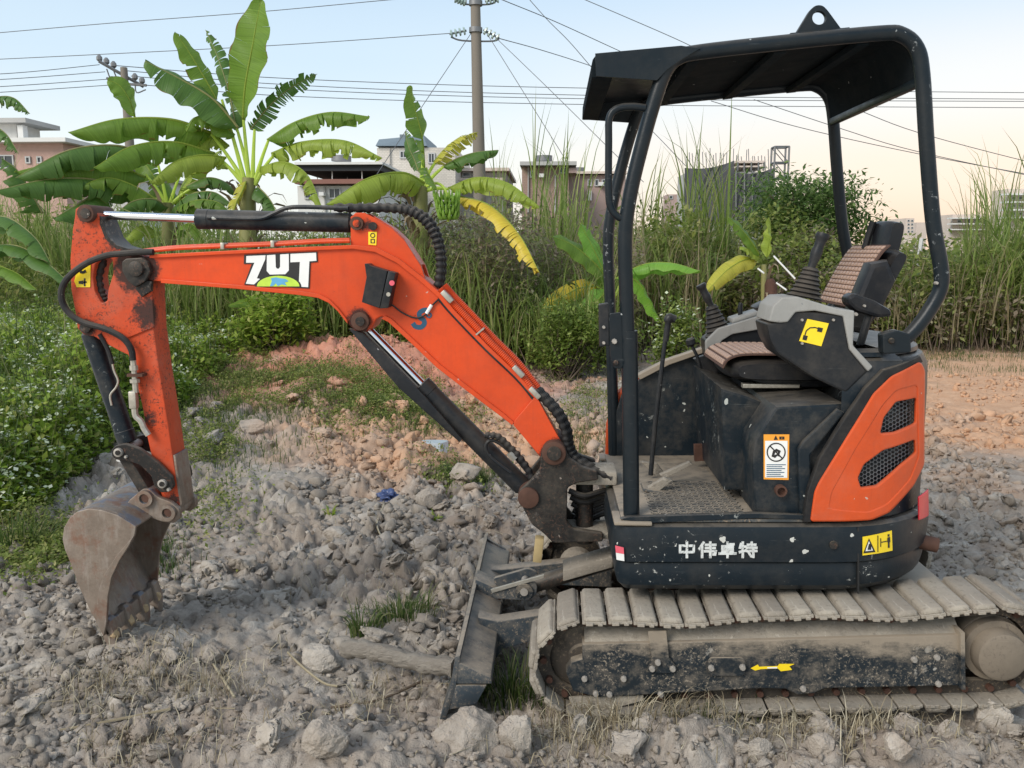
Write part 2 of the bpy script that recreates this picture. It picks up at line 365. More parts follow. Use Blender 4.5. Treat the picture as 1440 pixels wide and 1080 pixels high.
# ---- undercarriage: two steel tracks
def track(Yn, Yf, near):
    """near: px path of the loop's outer face traced at the near track's outer end"""
    c0 = P(822, 942, 2.9); c1 = P(1412, 926, 2.9); rad = .165
    c0, c1 = Vector((c0.x, 0, c0.z)), Vector((c1.x, 0, c1.z)); ax = (c1 - c0); L = ax.length; ax.normalize(); nn = Vector((-ax.z, 0, ax.x))
    if nn.z < 0: nn = -nn
    path = []
    for k in range(13):
        a = math.pi * (k / 12); path.append(c0 + (-nn * math.cos(a) - ax * math.sin(a)) * rad)
    for k in range(1, 12):
        t = k / 12; path.append(c0 + ax * L * t + nn * (rad - .016 * math.sin(t * math.pi * 2) ** 2 - (.006 if k % 3 == 0 else 0)))
    for k in range(13):
        a = math.pi * (k / 12); path.append(c1 + (nn * math.cos(a) + ax * math.sin(a)) * rad)
    for k in range(1, 12): path.append(c1 - ax * L * k / 12 - nn * rad)
    cum = [0]; n = len(path)
    for i in range(n): cum.append(cum[-1] + (path[(i + 1) % n] - path[i]).length)
    def at(s):
        s %= cum[-1]
        i = max(j for j in range(n) if cum[j] <= s); t = (s - cum[i]) / max(cum[i + 1] - cum[i], 1e-9)
        return path[i].lerp(path[(i + 1) % n], t)
    body = MB()   # chain links running inside the shoes
    ln = len(path)
    for yy in ((Yn + Yf) / 2 - .055, (Yn + Yf) / 2 + .03):
        ring = []
        for p, q in zip(path, path[1:] + path[:1]):
            pass
        cc = (c0 + c1) / 2
        outer = [p for p in path]; inner = []
        for i, p in enumerate(path):
            t = (path[(i + 1) % n] - path[i - 1]).normalized(); m = Vector((t.z, 0, -t.x))
            if m.dot(p - (c0 + ax * max(0, min(L, (p - c0).dot(ax))))) > 0: m = -m
            inner.append(p + m * .045)
        vs = [(p.x, yy, p.z) for p in outer] + [(p.x, yy, p.z) for p in inner] + [(p.x, yy + .025, p.z) for p in outer] + [(p.x, yy + .025, p.z) for p in inner]
        fs = []
        for i in range(n):
            j = (i + 1) % n
            fs += [(i, j, n + j, n + i), (2 * n + i, 3 * n + i, 3 * n + j, 2 * n + j), (n + i, n + j, 3 * n + j, 3 * n + i), (i, 2 * n + i, 2 * n + j, j)]
        body.add(vs, fs)
    tr = body.build('track', M['rim_mud'], ex)
    N = 44; pitch = cum[-1] / N; hw = (Yf - Yn) / 2; w = pitch * .93
    # one shoe: a plate with a rounded raised pad
    mb = MB(); mb.box((0, 0, .006), (w, hw * 2, .012))
    prof = [(-w * .46, .012), (-w * .42, .025), (-w * .33, .031), (w * .33, .031), (w * .42, .025), (w * .46, .012)]
    rings = []
    for y, k, dz in ((-hw * .985, .86, -.010), (-hw * .93, 1, 0), (hw * .93, 1, 0), (hw * .985, .86, -.010)):
        rings.append([Vector((x * k, y, z + (dz if z > .02 else 0))) for x, z in prof])
    mb.hexprism(rings)
    mb.box((-w * .2, -hw - .004, .004), (w * .3, .012, .012)); mb.box((w * .25, -hw - .003, .002), (w * .2, .010, .010))
    sm = None
    for k in range(N):
        s = (k + .35) * pitch; p = at(s); t = (at(s + pitch * .45) - at(s - pitch * .45)).normalized(); m = Vector((-t.z, 0, t.x))
        if m.dot(p - (c0 + ax * max(0, min(L, (p - c0).dot(ax))))) < 0: m = -m
        mat = Matrix((t, (0, 1, 0), m)).transposed().to_4x4()
        if mat.determinant() < 0:
            t = -t; mat = Matrix((t, (0, 1, 0), m)).transposed().to_4x4()
        if sm is None:
            o = mb.build('track_shoe', M['mud'], None, bevel=.0025, seg=1); sm = o
        else:
            o = sm.copy(); COL.objects.link(o)
        jit = Matrix.Rotation(random.uniform(-.05, .05), 4, 'Y') @ Matrix.Rotation(random.uniform(-.02, .02), 4, 'Z') @ Matrix.Diagonal((1, random.uniform(.985, 1.0), random.uniform(.82, 1.05), 1))
        mat.translation = Vector((p.x, (Yn + Yf) / 2 + random.uniform(-.004, .004), p.z)) - ORG
        o.parent = tr; o.matrix_local = mat @ jit
    # idler and sprocket
    ym = (Yn + Yf) / 2
    for c, nm, rr in ((c0, 'idler_wheel', .118), (c1, 'drive_sprocket', .112)):
        MB().lathe((c.x, ym - .07, c.z), (0, 1, 0), [(0, .03), (.0, .055), (.012, .06), (.02, rr * .82), (.03, rr), (.11, rr), (.12, rr * .8), (.13, .06), (.14, .05)], 32).build(nm, M['rim_mud'], ex, bevel=.002)
    if near:
        hub = MB().lathe((c1.x, Yn - .005, c1.z), (0, 1, 0), [(0, .070), (.008, .082), (.03, .086), (.06, .088), (.065, .108), (.13, .108)], 32).build('drive_motor_cover', M['hub'], ex)
    else:
        MB().lathe((c0.x, Yn - .002, c0.z), (0, 1, 0), [(0, .05), (.01, .07), (.04, .08)], 24).build('idler_cap', M['mud'], ex)
    # lower rollers
    for k in range(5):
        p = c0 + ax * L * (.14 + .18 * k) - nn * (rad - .075)
        MB().lathe((p.x, ym - .06, p.z), (0, 1, 0), [(0, .022), (.01, .036), (.04, .040), (.06, .030), (.08, .040), (.11, .036), (.12, .022)], 16).build('track_roller', M['rim_mud'], ex)
    # pins of the chain
    pm = MB()
    for k in range(N):
        p = at(k * pitch); q = p + ((c0 + ax * max(0, min(L, (p - c0).dot(ax)))) - p).normalized() * .022
        pm.cyl((q.x, ym - .075, q.z), (q.x, ym + .075, q.z), .012, n=8)
    pm.build('chain_pins', M['rust'], tr)['kind'] = 'stuff'
    return c0, c1, ax, nn, L
T0, T1, TAX, TNN, TL = track(2.90, 3.18, True)
track(3.92, 4.20, False)
# track frame of the near side
fr = plate('track_frame', [(796, 946), (803, 932), (819, 927), (819, 906), (917, 904), (1352, 893), (1355, 964), (1160, 968), (1145, 975), (1121, 977), (1105, 969), (1070, 968), (840, 981), (806, 972)], 2.925, 3.10, M['frame'], ex, bevel=.004)
a = [P(822, 906, 2.935), P(1352, 893, 2.935), P(1352, 893, 2.935) + Vector((0, .09, .055)), P(822, 906, 2.935) + Vector((0, .09, .055))]
MB().prism(a, (0, .03, -.05)).build('frame_top_plate', M['mud'], ex, bevel=.002)
plate('track_guide_strap', [(911, 888), (937, 888), (941, 925), (951, 938), (949, 947), (914, 947), (911, 940), (917, 925)], 2.912, 2.924, M['frame'], ex, bevel=.002)
plate('oval_cover_plate', rounded([(995, 925), (1049, 925), (1049, 951), (995, 951)], 10), 2.914, 2.924, M['frame'], ex, bevel=.002)
plate('rear_frame_flange', [(1351, 890), (1357, 890), (1358, 970), (1352, 970)], 2.905, 3.10, M['frame'], ex, bevel=.001)
for x, y in [(877, 954), (857, 976), (929, 976), (1129, 968), (1285, 927), (1317, 924), (1319, 961), (838, 975), (822, 954)]: bolt(x, y, 2.925, ex)
for x, y in [(917, 940), (946, 940), (1000, 939), (1044, 938), (925, 931)]: bolt(x, y, 2.912, ex)
plate('front_idler_guard', [(905, 978), (905, 985), (865, 996), (806, 996), (800, 982), (830, 980)], 2.94, 2.955, M['mud'], ex, bevel=.001)
arrow = plate('direction_arrow', [(1056, 940), (1066, 935), (1068, 938), (1094, 937), (1096, 934), (1117, 934), (1110, 937), (1114, 942), (1098, 944), (1094, 940), (1070, 941), (1062, 943)], 2.9215, 2.9245, M['yellow'], ex, bevel=0)
plate('direction_arrow', [(1079, 938.5), (1093, 938), (1093, 940), (1079, 940)], 2.9205, 2.9214, M['white'], arrow, bevel=0)
# chassis between the tracks and the slewing ring
c = P(1110, 900, 3.55)
MB().box((c.x, 3.55, .34), (.95, .74, .16)).build('chassis', M['frame'], ex, bevel=.02)
MB().lathe((c.x - .05, 3.55, .40), (0, 0, 1), [(0, .36), (.06, .36), (.061, .33), (.14, .33)], 40).build('slewing_ring', M['cast'], ex)

# ---- dozer blade in front
Yb0, Yb1 = 2.88, 4.22
def blade_pts(l, Y=Yb0): return [P(x, y, Y) for x, y in l]
bl = MB(); prof = [(640, 924), (647, 922), (645, 945), (641, 965), (636, 985), (626, 1012), (618, 1012), (629, 983), (634, 960), (637, 942)]
bl.prism(blade_pts(prof), (0, Yb1 - Yb0, 0)); blade = bl.build('dozer_blade', M['blade'], ex, bevel=.002)
p0 = P(645, 930, Yb0)
MB().prism(blade_pts([(645, 932), (676, 947), (690, 953), (692, 962), (642, 962)]), (0, Yb1 - Yb0 - .03, 0)).build('blade_stiffener', M['blade'], blade, bevel=.004)
MB().prism(blade_pts([(641, 964), (684, 964), (670, 990), (632, 998)]), (0, .02, 0)).build('end_plate', M['blade'], blade, bevel=.002)
MB().prism([v + Vector((0, 1.30, 0)) for v in blade_pts([(641, 925), (684, 950), (670, 990), (632, 998)])], (0, .02, 0)).build('end_plate', M['blade'], blade, bevel=.002)
MB().prism([v + Vector((0, .67, 0)) for v in blade_pts([(645, 915), (690, 935), (694, 962), (642, 962)])], (0, .12, 0)).build('blade_bracket', M['blade'], blade, bevel=.005)
for Y, nm in ((3.25, 'n'), (3.84, 'f')):
    if nm == 'n': l = [(672, 868), (700, 874), (786, 861), (860, 862), (860, 900), (754, 900), (706, 914), (690, 938), (678, 905)]
    else: l = [(672, 801), (706, 801), (795, 791), (860, 790), (860, 826), (760, 822), (712, 838), (690, 838)]
    plate('push_arm', l, Y, Y + .07, M['blade'], ex, bevel=.004)
# blade cylinder with its dusty guard
pa, pb = P(700, 838, 3.52), P(880, 782, 3.52)
d = (pb - pa)
MB().cyl(pa + d * .2, pa + d * .95, .034).build('blade_cylinder', M['cast'], ex)
MB().cyl(pa, pa + d * .3, .018).build('blade_cylinder_rod', M['rust'], ex)
plate('cylinder_clevis', rounded([(690, 830), (742, 815), (756, 822), (754, 838), (742, 845), (695, 842)], 5), 3.44, 3.46, M['blade'], ex)
plate('cylinder_clevis', rounded([(690, 830), (742, 815), (756, 822), (754, 838), (742, 845), (695, 842)], 5), 3.57, 3.59, M['blade'], ex, at=3.44)
disc(737, 833, 3.425, 3.60, .016, 'clevis_pin', M['bolt'], ex)
disc(737, 833, 3.43, 3.44, .036, 'pin_boss', M['frame'], ex, 24)
q = [P(792, 803, 3.45), P(862, 783, 3.45), P(862, 783, 3.45) + Vector((0, .14, .0)), P(792, 803, 3.45) + Vector((0, .14, 0))]
MB().prism(q, (0, 0, -.045)).build('cylinder_guard', M['mud'], ex, bevel=.004)
plate('guard_side_rib', [(690, 829), (765, 808), (765, 813), (692, 834)], 3.43, 3.437, M['zinc'], ex, bevel=.001)
# ---- upper structure: skirt lofted round a rounded plan
XS0 = P(862, 742, 2.98).x; XS1 = P(1305, 720, 3.36).x; YN, YF = 2.985, 4.09
def plan(x0, x1, y0, y1, rf, rr, n=9):
    pts = []
    def arc(cx, cy, r, a0, a1):
        for k in range(n + 1):
            a = a0 + (a1 - a0) * k / n; pts.append((cx + r * math.cos(a), cy + r * math.sin(a)))
    arc(x0 + rf, y0 + rf, rf, math.pi * 1.5, math.pi); arc(x0 + rf, y1 - rf, rf, math.pi, math.pi * .5)
    arc(x1 - rr, y1 - rr, rr, math.pi * .5, 0); arc(x1 - rr, y0 + rr, rr, 0, -math.pi * .5)
    return pts
zA, zB = P(880, 738, 2.98), P(1200, 738, 2.98); SL = (zB.z - zA.z) / (zB.x - zA.x)
def ztop(x): return zA.z + SL * (x - zA.x)
zbot = P(1000, 837, 3.0).z - ztop(P(1000, 837, 3.0).x)        # negative: depth of the skirt
RR = .46
def loft(name, levels, mat, x0=XS0, x1=XS1, y0=YN, y1=YF, rf=.07, rr=RR, bevel=0):
    rings = []
    for dz, off in levels:
        o = off if isinstance(off, tuple) else (off, off)
        rings.append([Vector((x, y, ztop(x) + dz)) for x, y in plan(x0 + o[0], x1 - o[1], y0 + o[1], y1 - o[1], max(rf - o[1], .01), max(rr - o[1], .02))])
    return MB().hexprism(rings).build(name, mat, ex, 28, bevel)
skirt = loft('body_skirt', [(zbot, .075), (zbot + .012, .045), (zbot + .035, .022), (zbot + .075, .012), (zbot + .115, .020), (zbot * .52, .004), (zbot * .3, 0), (-.035, 0), (-.012, .006), (-.002, .022), (0.0, .06)], M['dark_low'])
def ysurf(off):
    def f(x):
        xs = XS1 - off - (RR - off); r = RR - off
        if x <= xs: return YN + off
        return YN + off + r - math.sqrt(max(r * r - min(x - xs, r * .985) ** 2, 0))
    return f
def skin(name, pts, off, th, mat, parent, holes=(), bevel=.004, cuts=28):
    """a panel traced in the photo, wrapped round the body's near side"""
    f = ysurf(off); conv = lambda l: [(lambda p: (p.x, p.z))(PS(x, y, f)) for x, y in l]
    me = flat_mesh(conv(pts), [conv(h) for h in holes], th, bevel)
    bm = bmesh.new(); bm.from_mesh(me)
    xs = [v.co.x for v in bm.verts]; a, b = min(xs), max(xs)
    for k in range(1, cuts):
        bmesh.ops.bisect_plane(bm, geom=bm.verts[:] + bm.edges[:] + bm.faces[:], plane_co=(a + (b - a) * k / cuts, 0, 0), plane_no=(1, 0, 0))
    org = root_loc(parent)
    for v in bm.verts: v.co = Vector((v.co.x, f(v.co.x) - v.co.z, v.co.y)) - org
    bm.to_mesh(me); bm.free()
    return finish(name, me, mat, parent, 38, fix=False)
# seam, decals and lettering on the skirt
skin('panel_seam', [(1205, 741), (1207.5, 741), (1207.5, 834), (1205, 834)], .008, .012, M['black'], skirt, bevel=0, cuts=2)
dec = skin('warning_decal', [(1213, 755), (1254, 746), (1255, 774), (1213, 781)], -.001, .002, M['yellow'], skirt, bevel=0, cuts=6)
skin('warning_triangle', [(1222, 757), (1231, 776), (1214, 778)], -.0025, .002, M['black'], dec, bevel=0, cuts=4)
skin('warning_triangle', [(1222, 761), (1227.5, 774), (1217, 775)], -.004, .002, M['white'], dec, bevel=0, cuts=4)
for l in ([(1222, 765), (1225, 764), (1225, 773), (1220, 773)], [(1234, 753), (1235, 753), (1235, 776), (1234, 776)], [(1238, 757), (1239, 757), (1239, 769), (1238, 769)], [(1239, 762), (1247, 760.4), (1247, 761.6), (1239, 763.2)],
          [(1248, 756), (1251.5, 755), (1252, 762), (1251, 762), (1251, 770), (1248.7, 770.5), (1248.6, 763), (1247.6, 762)], [(1248.3, 751.5), (1250.8, 751), (1250.8, 754.3), (1248.3, 754.6)]):
    skin('pictogram', l, -.0055 if l[0][0] < 1230 else -.0025, .002, M['black'], dec, bevel=0, cuts=2)
lab = skin('service_decal', [(865, 767), (877, 770), (878, 789), (867, 787)], -.001, .002, M['white'], skirt, bevel=0, cuts=2)
skin('decal_header', [(865, 767), (877, 770), (877.4, 779), (866, 777)], -.0025, .002, M['pink'], lab, bevel=0, cuts=2)
def text_mesh(txt, size, bold):
    cu = bpy.data.curves.new('t', 'FONT'); cu.body = txt; cu.size = size; cu.offset = bold; cu.extrude = .0008; cu.align_x = 'LEFT'; cu.resolution_u = 3
    ob = bpy.data.objects.new('t', cu); COL.objects.link(ob); bpy.context.view_layer.update()
    me = bpy.data.meshes.new_from_object(ob.evaluated_get(bpy.context.evaluated_depsgraph_get())); bpy.data.objects.remove(ob); return me
def strokes(name, chars, x0, y0, w, h, gap, sw, mat, parent):
    """characters drawn stroke by stroke on a unit square, laid on the skirt"""
    for i, ch in enumerate(chars):
        mb = MB(); lay = 0
        for st in ch:
            for (ax_, ay), (bx, by) in zip(st, st[1:]):
                lay += 1; f = ysurf(-.0010 - .0004 * lay); a = PS(x0 + i * (w + gap) + ax_ * w, y0 + ay * h, f); b = PS(x0 + i * (w + gap) + bx * w, y0 + by * h, f)
                d = (b - a).normalized(); n = Vector((-d.z, 0, d.x)) * sw / 2; e = d * sw * .45
                mb.prism([a - e - n, b + e - n, b + e + n, a - e + n], (0, .003, 0))
        mb.build(name, mat, parent)
ZH = [[[(.1, .22), (.9, .22), (.9, .66), (.1, .66), (.1, .22)], [(.5, 0), (.5, 1)]],
      [[(.28, 0), (.05, .42)], [(.2, .3), (.2, 1)], [(.42, .16), (.98, .16)], [(.42, .38), (.94, .38)], [(.36, .6), (1, .6), (.96, .82), (.86, .82)], [(.68, 0), (.68, 1)]],
      [[(.5, 0), (.5, .24)], [(.5, .12), (.85, .12)], [(.2, .26), (.8, .26), (.8, .6), (.2, .6), (.2, .26)], [(.2, .43), (.8, .43)], [(.03, .76), (.97, .76)], [(.5, .62), (.5, 1)]],
      [[(.2, 0), (.2, 1)], [(.1, .1), (.04, .36)], [(.06, .28), (.36, .28)], [(.03, .66), (.38, .54)], [(.5, .16), (.95, .16)], [(.72, 0), (.72, .34)], [(.44, .36), (1, .36)], [(.44, .58), (1, .58)], [(.82, .4), (.82, .98), (.7, .94)], [(.55, .68), (.62, .82)]]]
strokes('painted_character', ZH, 954, 763, 24, 20.5, 4.6, .0085, M['wornwhite'], skirt)
MB().cyl(PS(1172, 766, ysurf(-.002)) + Vector((0, .01, 0)), PS(1172, 766, ysurf(-.002)) + Vector((0, -.006, 0)), .014, n=16).build('plug_bolt', M['cast'], skirt)
p = PS(1303, 763, ysurf(.0))
MB().lathe(p + Vector((-.05, .0, .01)), (.9, -.2, -.15), [(0, .028), (.085, .028), (.085, .022), (.03, .022)], 20).build('exhaust_pipe', M['rust'], ex)
skin('rear_reflector', [(1291, 699), (1305, 688), (1305.5, 724), (1291.5, 731)], -.004, .012, M['red'], ex, bevel=.003, cuts=8)

# ---- floor
fz = ztop(P(960, 735, 2.98).x)
xf0, xf1 = XS0 + .03, P(1140, 735, 3.0).x
def fl(x, y, dz): return Vector((x, y, ztop(x) + dz))
MB().prism([fl(xf0, 3.0, .002), fl(xf1, 3.0, .002), fl(xf1, 4.0, .002), fl(xf0, 4.0, .002)], (0, 0, .012)).build('floor_plate', M['floor'], ex, bevel=.003)
mb = MB(); ra = .0165
for i in range(24):
    for j in range(12):
        x = P(925, 735, 3.0).x + .025 * i; y = 3.03 + .043 * j + (.0215 if i % 2 else 0)
        if y > 3.5 or x > P(1058, 735, 3.0).x: continue
        hx = [(x + ra * math.cos(k * math.pi / 3), y + ra * math.sin(k * math.pi / 3) * 1.2) for k in range(6)]
        hi = [(x + ra * .6 * math.cos(k * math.pi / 3), y + ra * .6 * math.sin(k * math.pi / 3) * 1.2) for k in range(6)]
        for k in range(6):
            a, b, c2, d2 = hx[k], hx[(k + 1) % 6], hi[(k + 1) % 6], hi[k]
            mb.prism([fl(*a, .0141), fl(*b, .0141), fl(*c2, .0141), fl(*d2, .0141)], (0, 0, .004))
tr_ = mb.build('floor_tread', M['floor'], ex, 0); tr_['kind'] = 'stuff'
plate('floor_edge_lip', [(884, 727), (1062, 722), (1142, 725), (1142, 731), (1062, 729), (906, 736), (872, 730)], 2.995, 3.02, M['dark'], ex, bevel=.002)
# far side panel: orange outside, dark inside
fp = [(857, 655), (860, 600), (874, 556), (902, 531), (940, 511), (992, 493), (1075, 478), (1090, 655)]
plate('far_inner_panel', fp, 3.96, 3.985, M['dark'], ex, bevel=.003)
plate('far_side_cover', [(851, 668), (853, 598), (868, 553), (898, 527), (938, 508), (990, 490), (1070, 475), (1080, 655)], 3.99, 4.05, M['cover_orange'], ex, bevel=.008)
plate('far_panel_edge', [(900, 533), (940, 512.5), (993, 494), (1075, 479), (1075, 473), (990, 488), (936, 506), (894, 528)], 3.93, 3.99, M['frame'], ex, bevel=.003, at=3.95)
# ---- seat box
sb = MB()
def lat(px, py, Y0, Y1):     # a point traced at Y0, carried straight across to Y1
    p = P(px, py, Y0); return Vector((p.x, Y1, p.z))
plate('seat_box', [(1061, 722), (1058, 640), (1062, 617), (1092, 572), (1186, 567), (1186, 730)], 3.035, 3.80, M['dark'], ex, bevel=.008)
plate('seat_box_step', [(1020, 690), (1013, 545), (1050, 556), (1075, 566), (1080, 690)], 3.22, 3.86, M['dark'], ex, bevel=.012)
plate('box_trim_panel', [(1125, 727), (1122, 632), (1130, 620), (1178, 575), (1188, 580), (1140, 640), (1142, 727)], 3.012, 3.034, M['dark'], ex, bevel=.006)
st = plate('safety_label', [(1074, 611), (1110, 611), (1109, 675), (1074, 674)], 3.032, 3.0345, M['orangelabel'], ex, bevel=0)
plate('label_sheet', [(1076, 620), (1107.5, 620), (1107, 672), (1076, 671.5)], 3.0305, 3.0318, M['white'], st, bevel=0)
plate('label_triangle', [(1088, 618.5), (1091, 612.5), (1094, 618.5)], 3.0305, 3.0318, M['black'], st, bevel=0)
plate('label_heading', [(1096, 614), (1103, 614), (1103, 618), (1096, 618)], 3.0305, 3.0318, M['black'], st, bevel=0, holes=[[(1099, 614.8), (1100, 614.8), (1100, 617.2), (1099, 617.2)]])
def ring(cx, cy, r, n=24): return [(cx + r * math.cos(k * 2 * math.pi / n), cy + r * math.sin(k * 2 * math.pi / n)) for k in range(n)]
plate('prohibition_ring', ring(1091.5, 636, 13.4), 3.029, 3.0303, M['black'], st, holes=[ring(1091.5, 636, 11.8)], bevel=0)
plate('prohibition_bar', [(1082, 627.6), (1083.4, 626.4), (1101, 644.4), (1099.8, 645.6)], 3.0285, 3.0303, M['black'], st, bevel=0)
plate('label_pictogram', [(1085, 642), (1087, 634), (1092, 631), (1098, 634), (1096, 639), (1098, 643), (1093, 641), (1090, 644)], 3.0293, 3.0303, M['black'], st, bevel=0, holes=[[(1089, 640), (1090, 636), (1094, 635), (1093, 638.5)]])
for k in range(7):
    plate('label_line', [(1078, 653 + k * 2.7), (1105 - (k * 5 % 9), 653 + k * 2.7), (1105 - (k * 5 % 9), 654.1 + k * 2.7), (1078, 654.1 + k * 2.7)], 3.0297, 3.0303, M['markblue'], st, bevel=0)
MB().lathe(P(1097, 689, 3.03), (0, -1, 0), [(-.01, .02), (.02, .02), (.02, .014), (.0, .014)], 16).build('drain_boss', M['rust'], ex)
plate('rusty_plate', [(976, 625), (1001, 624), (1002, 648), (977, 649)], 3.72, 3.74, M['rust'], ex, bevel=.002)
# ---- engine housing and the orange side cover
def hx(px, py): return P(px, py, 3.03).x - XS0
def hz(px, py): p = P(px, py, 3.03); return p.z - ztop(p.x)
loft('engine_housing', [(.003, (hx(1150, 735), .035)), (hz(1150, 680), (hx(1150, 680), .035)), (hz(1190, 610), (hx(1182, 610), .035)), (hz(1220, 560), (hx(1212, 560), .036)), (hz(1245, 524), (hx(1238, 524), .04)), (hz(1265, 508), (hx(1255, 508), .06)), (hz(1270, 500), (hx(1265, 500), .12))], M['dark'], rf=.10)
trim = [(1128, 733), (1134, 690), (1150, 645), (1180, 596), (1215, 545), (1240, 520), (1292, 500), (1296, 508), (1252, 530), (1228, 553), (1193, 610), (1151, 678), (1144, 692), (1139, 733)]
skin('cover_gasket', trim, .014, .03, M['rubber'], ex, bevel=.004)
g1 = rounded(C(7, (1128, 878), (1142, 815), (1190, 752), (1270, 736), (1268, 838), (1185, 874)), 3.5)
g2 = rounded(C(8, (858, 215), (878, 170), (940, 124), (1045, 88), (1048, 132), (1000, 172), (922, 240), (868, 247)), 3.5)
cov_o = rounded([(1139, 733), (1145, 691), (1151, 678), (1193, 610), (1228, 553), (1253, 529), (1294, 508), (1300, 520), (1299, 600), (1299, 652), (1284, 682), (1250, 720), (1224, 731)], 5)
cover = skin('side_cover', cov_o, .006, .022, M['cover_orange'], ex, holes=[g1, g2], bevel=.006)
# pressed rim round the openings
def grow(pts, k, d):
    cx = sum(p[0] for p in pts) / len(pts); cy = sum(p[1] for p in pts) / len(pts)
    out = []
    for x, y in pts:
        l = math.hypot(x - cx, y - cy); out.append((x + (x - cx) / l * d, y + (y - cy) / l * d))
    return out
skin('grille_recess', [(1196, 690), (1196, 640), (1235, 560), (1291, 550), (1291, 690)], .040, .004, M['black'], cover, bevel=0, cuts=12)
for g in (g1, g2):
    mb = MB(); xs = [p[0] for p in g]; ys = [p[1] for p in g]; s = 3.3; f = ysurf(.022)
    def inside(x, y):
        c = False; n = len(g)
        for i in range(n):
            (x1, y1), (x2, y2) = g[i], g[i - 1]
            if (y1 > y) != (y2 > y) and x < (x2 - x1) * (y - y1) / (y2 - y1) + x1: c = not c
        return c
    seen = set()
    for i in range(int((max(xs) - min(xs)) / (s * 1.5)) + 2):
        for j in range(int((max(ys) - min(ys)) / (s * 1.732)) + 2):
            cx = min(xs) + i * s * 1.5; cy = min(ys) + j * s * 1.732 + (s * .866 if i % 2 else 0)
            for k in range(6):
                a = (cx + s * math.cos(k * math.pi / 3), cy + s * math.sin(k * math.pi / 3)); b = (cx + s * math.cos((k + 1) * math.pi / 3), cy + s * math.sin((k + 1) * math.pi / 3))
                key = (round(a[0] + b[0], 1), round(a[1] + b[1], 1))
                if key in seen or not (inside(*a) or inside(*b)): continue
                seen.add(key); A = PS(*a, f); B = PS(*b, f); mb.tube([A, B], .0020, 4, cap=False)
    go = mb.build('mesh_grille', M['grille'], cover, 0); go['kind'] = 'stuff'
for x, y in [(1163, 715), (1296, 526)]:
    q_ = PS(x, y, ysurf(.004)); MB().lathe(q_, (0, -1, 0), [(-.02, .014), (-.006, .014), (-.006, .009), (-.001, .008)], 14).build('cover_bolt', M['cast'], cover)
# raised border round the louvred middle of the cover
skin('raised_border', cov_o, -.001, .012, M['cover_orange'], cover, holes=[rounded([(1166, 714), (1170, 692), (1203, 632), (1241, 570), (1260, 549), (1289, 541), (1291, 642), (1279, 673), (1246, 708), (1220, 719)], 6)], bevel=.0055)
# ---- side consoles
con = plate('console', rounded([(1078, 455), (1083, 478), (1094, 498), (1142, 530), (1190, 553), (1221, 522), (1195, 490), (1188, 442), (1120, 437), (1108, 440), (1100, 452)], 4), 3.02, 3.20, M['plastic'], ex, bevel=.008)
plate('console_trim', rounded([(1081, 452), (1087, 430), (1100, 418), (1122, 417), (1178, 434), (1202, 437), (1200, 486), (1228, 516), (1221, 523), (1195, 492), (1186, 445), (1146, 437), (1119, 439), (1108, 453), (1097, 454)], 2.5), 3.012, 3.205, M['grey'], con, bevel=.005)
ys = plate('lever_pattern_decal', [(1135.6, 448.5), (1165.5, 454.8), (1155, 487), (1124, 479.5)], 3.0165, 3.0195, M['yellow'], con, bevel=0)
for l in ([(1130, 471), (1136, 472.5), (1134, 479), (1128.5, 477.5)], [(1150.5, 460), (1157.5, 461.5), (1155.5, 467.5), (1149, 466)]):
    plate('pictogram', l, 3.015, 3.0163, M['black'], ys, bevel=0)
for seg in ([(1132, 471), (1134, 465), (1139, 461), (1146, 460.5), (1151, 462)],):
    mb = MB()
    for a, b in zip(seg, seg[1:]):
        a, b = P(*a, 3.0152), P(*b, 3.0152); n = (b - a).normalized(); n = Vector((-n.z, 0, n.x)) * .0018
        mb.prism([a - n, b - n, b + n, a + n], (0, .001, 0))
    mb.build('pictogram', M['black'], ys, 0)
for x, y in [(1128, 450), (1128, 483), (1172, 450)]: bolt(x, y, 3.018, con, .005, .005)
fc = plate('console', rounded([(996, 505), (994, 480), (1012, 466), (1075, 446), (1085, 452), (1085, 500), (1070, 505), (1015, 480), (1014, 502)], 3), 3.78, 3.95, M['plastic'], ex, bevel=.006)
plate('console_trim', rounded([(993, 500), (992, 480), (1010, 462), (1072, 443), (1076, 462), (1030, 470), (1014, 480), (1013, 498), (998, 505)], 3), 3.765, 3.79, M['grey'], fc, bevel=.004)
q = [P(1030, 455, 3.80), P(1068, 443, 3.80)]
MB().prism([q[0], q[1], q[1] + Vector((0, .12, 0)), q[0] + Vector((0, .12, 0))], (0, 0, .02)).build('switch_panel', M['grey'], fc, bevel=.005)
MB().tube([P(1041, 447, 3.86), P(1041, 430, 3.86), P(1042, 426, 3.86)], [.009, .011, .008], 12).build('throttle_lever', M['plastic'], ex)
def joystick(base, mid, top, Y, rb, rt, rh, nm='joystick'):
    b, m, t = P(*base, Y), P(*mid, Y), P(*top, Y)
    j = MB().tube(catmull([m - (t - m) * .1, m.lerp(t, .35), m.lerp(t, .7), t], 4), [rh * .8, rh * .75, rh * .8, rh * .95, rh * 1.05, rh * 1.1, rh, rh * .95, rh * .95, rh * 1.0, rh * 1.25, rh * 1.35, rh * 1.2], 16).build(nm, M['plastic'], ex)
    prof = []; L = (m - b).length; N = 7
    for k in range(N):
        r0 = rb + (rt - rb) * (k / N) ** .8; r1 = rb + (rt - rb) * ((k + 1) / N) ** .8
        prof += [(L * k / N, r0 * .9), (L * (k + .35) / N, r0 * 1.04), (L * (k + .7) / N, r1 * .98)]
    prof.append((L, rt * .9))
    MB().lathe(b, m - b, prof, 28).build('rubber_boot', M['rubber'], j)
    return j
joystick((1131, 419), (1141, 376), (1158, 328), 3.11, .060, .024, .018)
